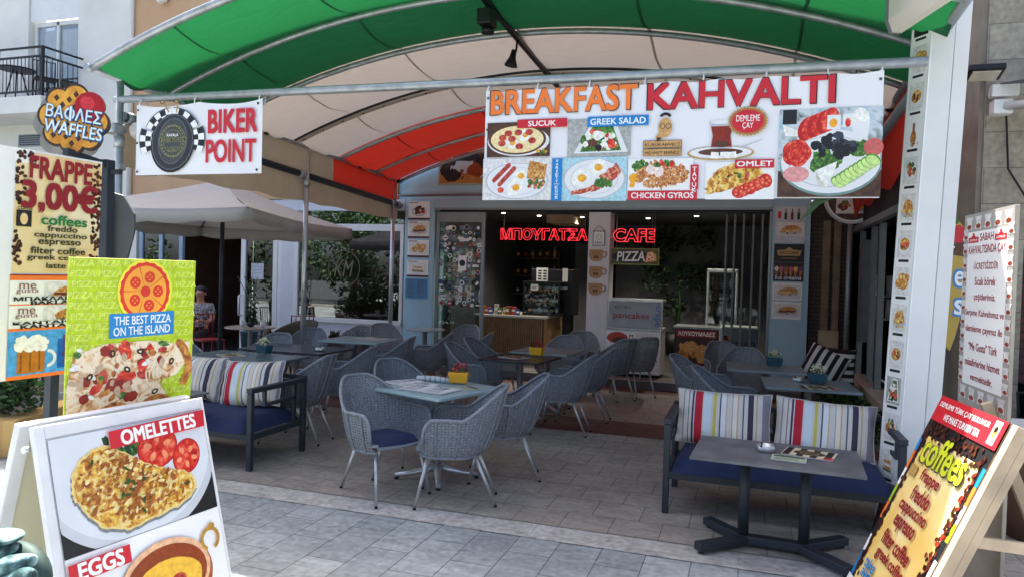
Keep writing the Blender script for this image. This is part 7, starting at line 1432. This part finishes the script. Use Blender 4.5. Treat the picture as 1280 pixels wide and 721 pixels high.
# ------------------------------------------------------------------ people
SKIN = mat('skin', '#b98468', .55, var=.06, scale=20)
def skinned(name, joints, edges, m_, parent, sub=2):
    me = bpy.data.meshes.new(name); me.from_pydata([j[0] for j in joints], edges, []); me.materials.append(m_); o = bpy.data.objects.new(name, me); C.objects.link(o); o.parent = parent
    s_ = o.modifiers.new('Skin', 'SKIN'); s_.use_smooth_shade = True
    for i, j in enumerate(joints): me.skin_vertices[0].data[i].radius = (j[1], j[2] if len(j) > 2 else j[1]); me.skin_vertices[0].data[i].use_root = (i == 0)
    q = o.modifiers.new('Sub', 'SUBSURF'); q.levels = sub; q.render_levels = sub
    return o
def seated(name, loc, rz, label, shirt, trousers, hair):
    t = thing(name, label, 'person', loc, R(rz))
    J = [((0, 0, .50), .15, .12), ((0, .02, .68), .135, .105), ((0, .03, .86), .15, .11), ((0, .03, .98), .12, .085), ((0, .02, 1.06), .052, .052), ((0, -.0, 1.13), .06, .065), ((0, -.015, 1.20), .082, .098), ((0, -.01, 1.28), .07, .085)]
    E = [(0, 1), (1, 2), (2, 3), (3, 4), (4, 5), (5, 6), (6, 7)]
    for s_ in (-1, 1):
        k = len(J); J += [((s_ * .17, .03, .99), .058), ((s_ * .235, -.03, .76), .043), ((s_ * .20, -.22, .72), .034), ((s_ * .14, -.33, .75), .03, .02), ((s_ * .12, -.41, .76), .03, .012)]; E += [(3, k), (k, k + 1), (k + 1, k + 2), (k + 2, k + 3), (k + 3, k + 4)]
        for f in range(4): J.append(((s_ * (.12 - .02 + f * .017), -.47 - .008 * (f in (1, 2)), .745), .0085)); E.append((k + 4, len(J) - 1))
        J.append(((s_ * .09, -.39, .765), .010)); E.append((k + 3, len(J) - 1))
        k = len(J); J += [((s_ * .09, -.06, .50), .088), ((s_ * .12, -.43, .50), .062), ((s_ * .12, -.45, .12), .042), ((s_ * .12, -.47, .06), .038), ((s_ * .13, -.60, .04), .034, .025)]; E += [(0, k), (k, k + 1), (k + 1, k + 2), (k + 2, k + 3), (k + 3, k + 4)]
    skinned('body', J, E, SKIN, t)
    b = MB(); b.m(SKIN).ball((0, -.115, 1.205), (.014, .02, .022), 8, 6); [b.ball((s_ * .088, 0, 1.205), (.012, .02, .03), 8, 6) for s_ in (-1, 1)]; b.m(mat('lip', '#8e4f44', .5)).ball((0, -.108, 1.16), (.024, .008, .007), 8, 5); b.m(PLASTW); [b.ball((s_ * .032, -.098, 1.232), (.014, .008, .008), 8, 5) for s_ in (-1, 1)]; b.m(INKB); [b.ball((s_ * .032, -.104, 1.232), (.006, .005, .006), 6, 5) for s_ in (-1, 1)]; [b.ball((s_ * .033, -.1, 1.252), (.02, .008, .004), 8, 4) for s_ in (-1, 1)]; b.build('face', t)
    JS = [((0, 0, .52), .165, .135), ((0, .02, .68), .15, .12), ((0, .03, .86), .165, .125), ((0, .03, .985), .13, .095), ((0, .025, 1.03), .075, .07)]; ES = [(0, 1), (1, 2), (2, 3), (3, 4)]
    for s_ in (-1, 1): k = len(JS); JS += [((s_ * .17, .03, .99), .072), ((s_ * .225, -.01, .82), .06)]; ES += [(3, k), (k, k + 1)]
    skinned('shirt', JS, ES, shirt, t)
    JT = [((0, 0, .49), .165, .13)]; ET = []
    for s_ in (-1, 1): k = len(JT); JT += [((s_ * .09, -.06, .50), .1), ((s_ * .12, -.43, .50), .075), ((s_ * .12, -.45, .14), .058)]; ET += [(0, k), (k, k + 1), (k + 1, k + 2)]
    skinned('trousers', JT, ET, trousers, t)
    b = MB(); b.m(hair).ball((0, .035, 1.27), (.096, .105, .082), 16, 10); b.ball((0, .06, 1.18), (.085, .07, .09), 12, 8); b.build('hair', t)
    return t
FLORAL = ramp_mat('patterned_cloth', [(.4, '#2c2a30'), (.5, '#b9b4b0'), (.6, '#5a5058'), (.7, '#d2ccc8')], 16, .9, 3)
seated('person', (-9.2, 10.35, -.02), 20, 'dark haired person in a patterned top sitting in the shade behind the lime pizza sign', FLORAL, mat('dark_trousers', '#1d1f26', .9), mat('dark_hair', '#1a1412', .6, var=.2, scale=50, bump=.3))
bistro(-9.2, 10.42, .009, 20, 'dark chair under the person in the patterned top', BLACK)
seated('person', (2.32, 6.45, .0), 15, 'person in a light blue shirt sitting at the right edge beyond the notice board', mat('light_blue_shirt', '#8fa6cf', .9, var=.08), mat('black_trousers', '#15161a', .9), mat('grey_hair', '#4a4642', .7))
bistro(2.32, 6.52, .009, 15, 'black chair under the person in the light blue shirt', BLACK)
t = thing('round_table', 'round wooden table with a white rim beside the person in the light blue shirt', 'table', (2.0, 5.75, .0)); b = MB(); b.m(PLASTW).lathe([(.40, .70), (.42, .71), (.42, .745), (.40, .75)], n=32); b.build('tabletop', t); b = MB(); b.m(mat('barrel_wood', '#6b4d38', .7, var=.2)).lathe([(.26, 0), (.32, .35), (.27, .69)], n=24); b.build('pedestal', t)
# ------------------------------------------------------------------ across the street, seen only in the window reflections
def tree(x, y, h_, cr, seed, label):
    t = thing('street_tree', label, 'tree', (x, y, 0), 0, 'trees across the street'); q = random.Random(seed); b = MB(); b.m(MATS['bark']); b.tube([(0, 0, 0), (.1, .05, h_ * .3), (0, .1, h_ * .55)], [.2, .15, .1], 8)
    cs_ = []
    for k in range(7): a = k * .9; p = Vector((math.cos(a) * cr * .6, math.sin(a) * cr * .6, h_ * (.55 + .3 * q.random()))); b.tube([(0, .1, h_ * .45), p * .6 + Vector((0, 0, h_ * .2)), p], [.08, .05, .02], 6); cs_.append(p)
    b.build('trunk', t); b = MB()
    for p in cs_ + [Vector((0, 0, h_ * .85))]: leaves(b, p, (cr * .55, cr * .55, cr * .45), 420, .14, [GREEN_D, GREEN_M, GREEN_M])
    b.build('crown', t)
for k, (x, y, h_, cr) in enumerate(((-12, -8.0, 6.5, 2.6), (-7.0, -10, 7.5, 2.8), (-1.5, -9, 6.0, 2.3), (5.5, -10.5, 7.2, 2.7), (-18, -7.5, 6.2, 2.9))): tree(x, y, h_, cr, k, ('broad tree across the street at far left', 'tallest tree across the street', 'smaller tree across the street opposite the café', 'broad tree across the street at the right', 'leftmost tree across the street')[k] if k != 0 else 'broad tree across the street left of the tallest one')
hg = thing('reflection_hedge', 'long tall hedge added across the street to darken the window reflections', 'hedge', (-3, -9.5, 0)); b = MB()  # unseen hedge, added so the shop window mirrors something darker
for k in range(100): leaves(b, (-36 + k * .5 + rnd.uniform(-.3, .3), rnd.uniform(-.6, .6), rnd.uniform(.4, 2.6)), (.8, .6, .8), 110, .16, [GREEN_D, GREEN_M, GREEN_D])
b.build('foliage', hg); b = MB(); b.m(MATS['bark']); [b.tube([(-15 + k * 3, 0, 0), (-15 + k * 3, .1, 1.8)], .05, 6) for k in range(10)]; b.build('stem', hg)
sc_ = thing('parked_scooter', 'white motor scooter parked across the street, mirrored in the shop window', 'scooter', (-12.0, .6, 0), R(20)); b = MB(); SW = mat('scooter_white', '#d9dadb', .25, coat=.5); b.m(SW)
b.tube([(-.7, 0, .62), (-.4, 0, .68), (.0, 0, .62), (.2, 0, .35)], [.14, .19, .16, .1], 12); b.tube([(.2, 0, .3), (.45, 0, .34), (.62, 0, .7), (.62, 0, .95)], [.1, .12, .14, .1], 12); b.build('body', sc_)
for x in (-.55, .75):
    b = MB(); b.m(BLACK).tube([(x + .24 * math.cos(a), 0, .28 + .24 * math.sin(a)) for a in [6.283 * i / 20 for i in range(20)]], .05, 8, closed=True); b.m(STEEL).lathe([(.15, -.03), (.15, .03)], (x, 0, .28), 14, Matrix.Rotation(R(90), 3, 'X')); b.build('wheel', sc_)
b = MB(); b.m(BLACK).box((-.35, 0, .82), (.7, .26, .1)); b.build('seat', sc_, bevel=.03); b = MB(); b.m(BLACK).tube([(.6, -.33, 1.05), (.62, 0, 1.0), (.6, .33, 1.05)], .02, 8); b.build('handlebar', sc_)
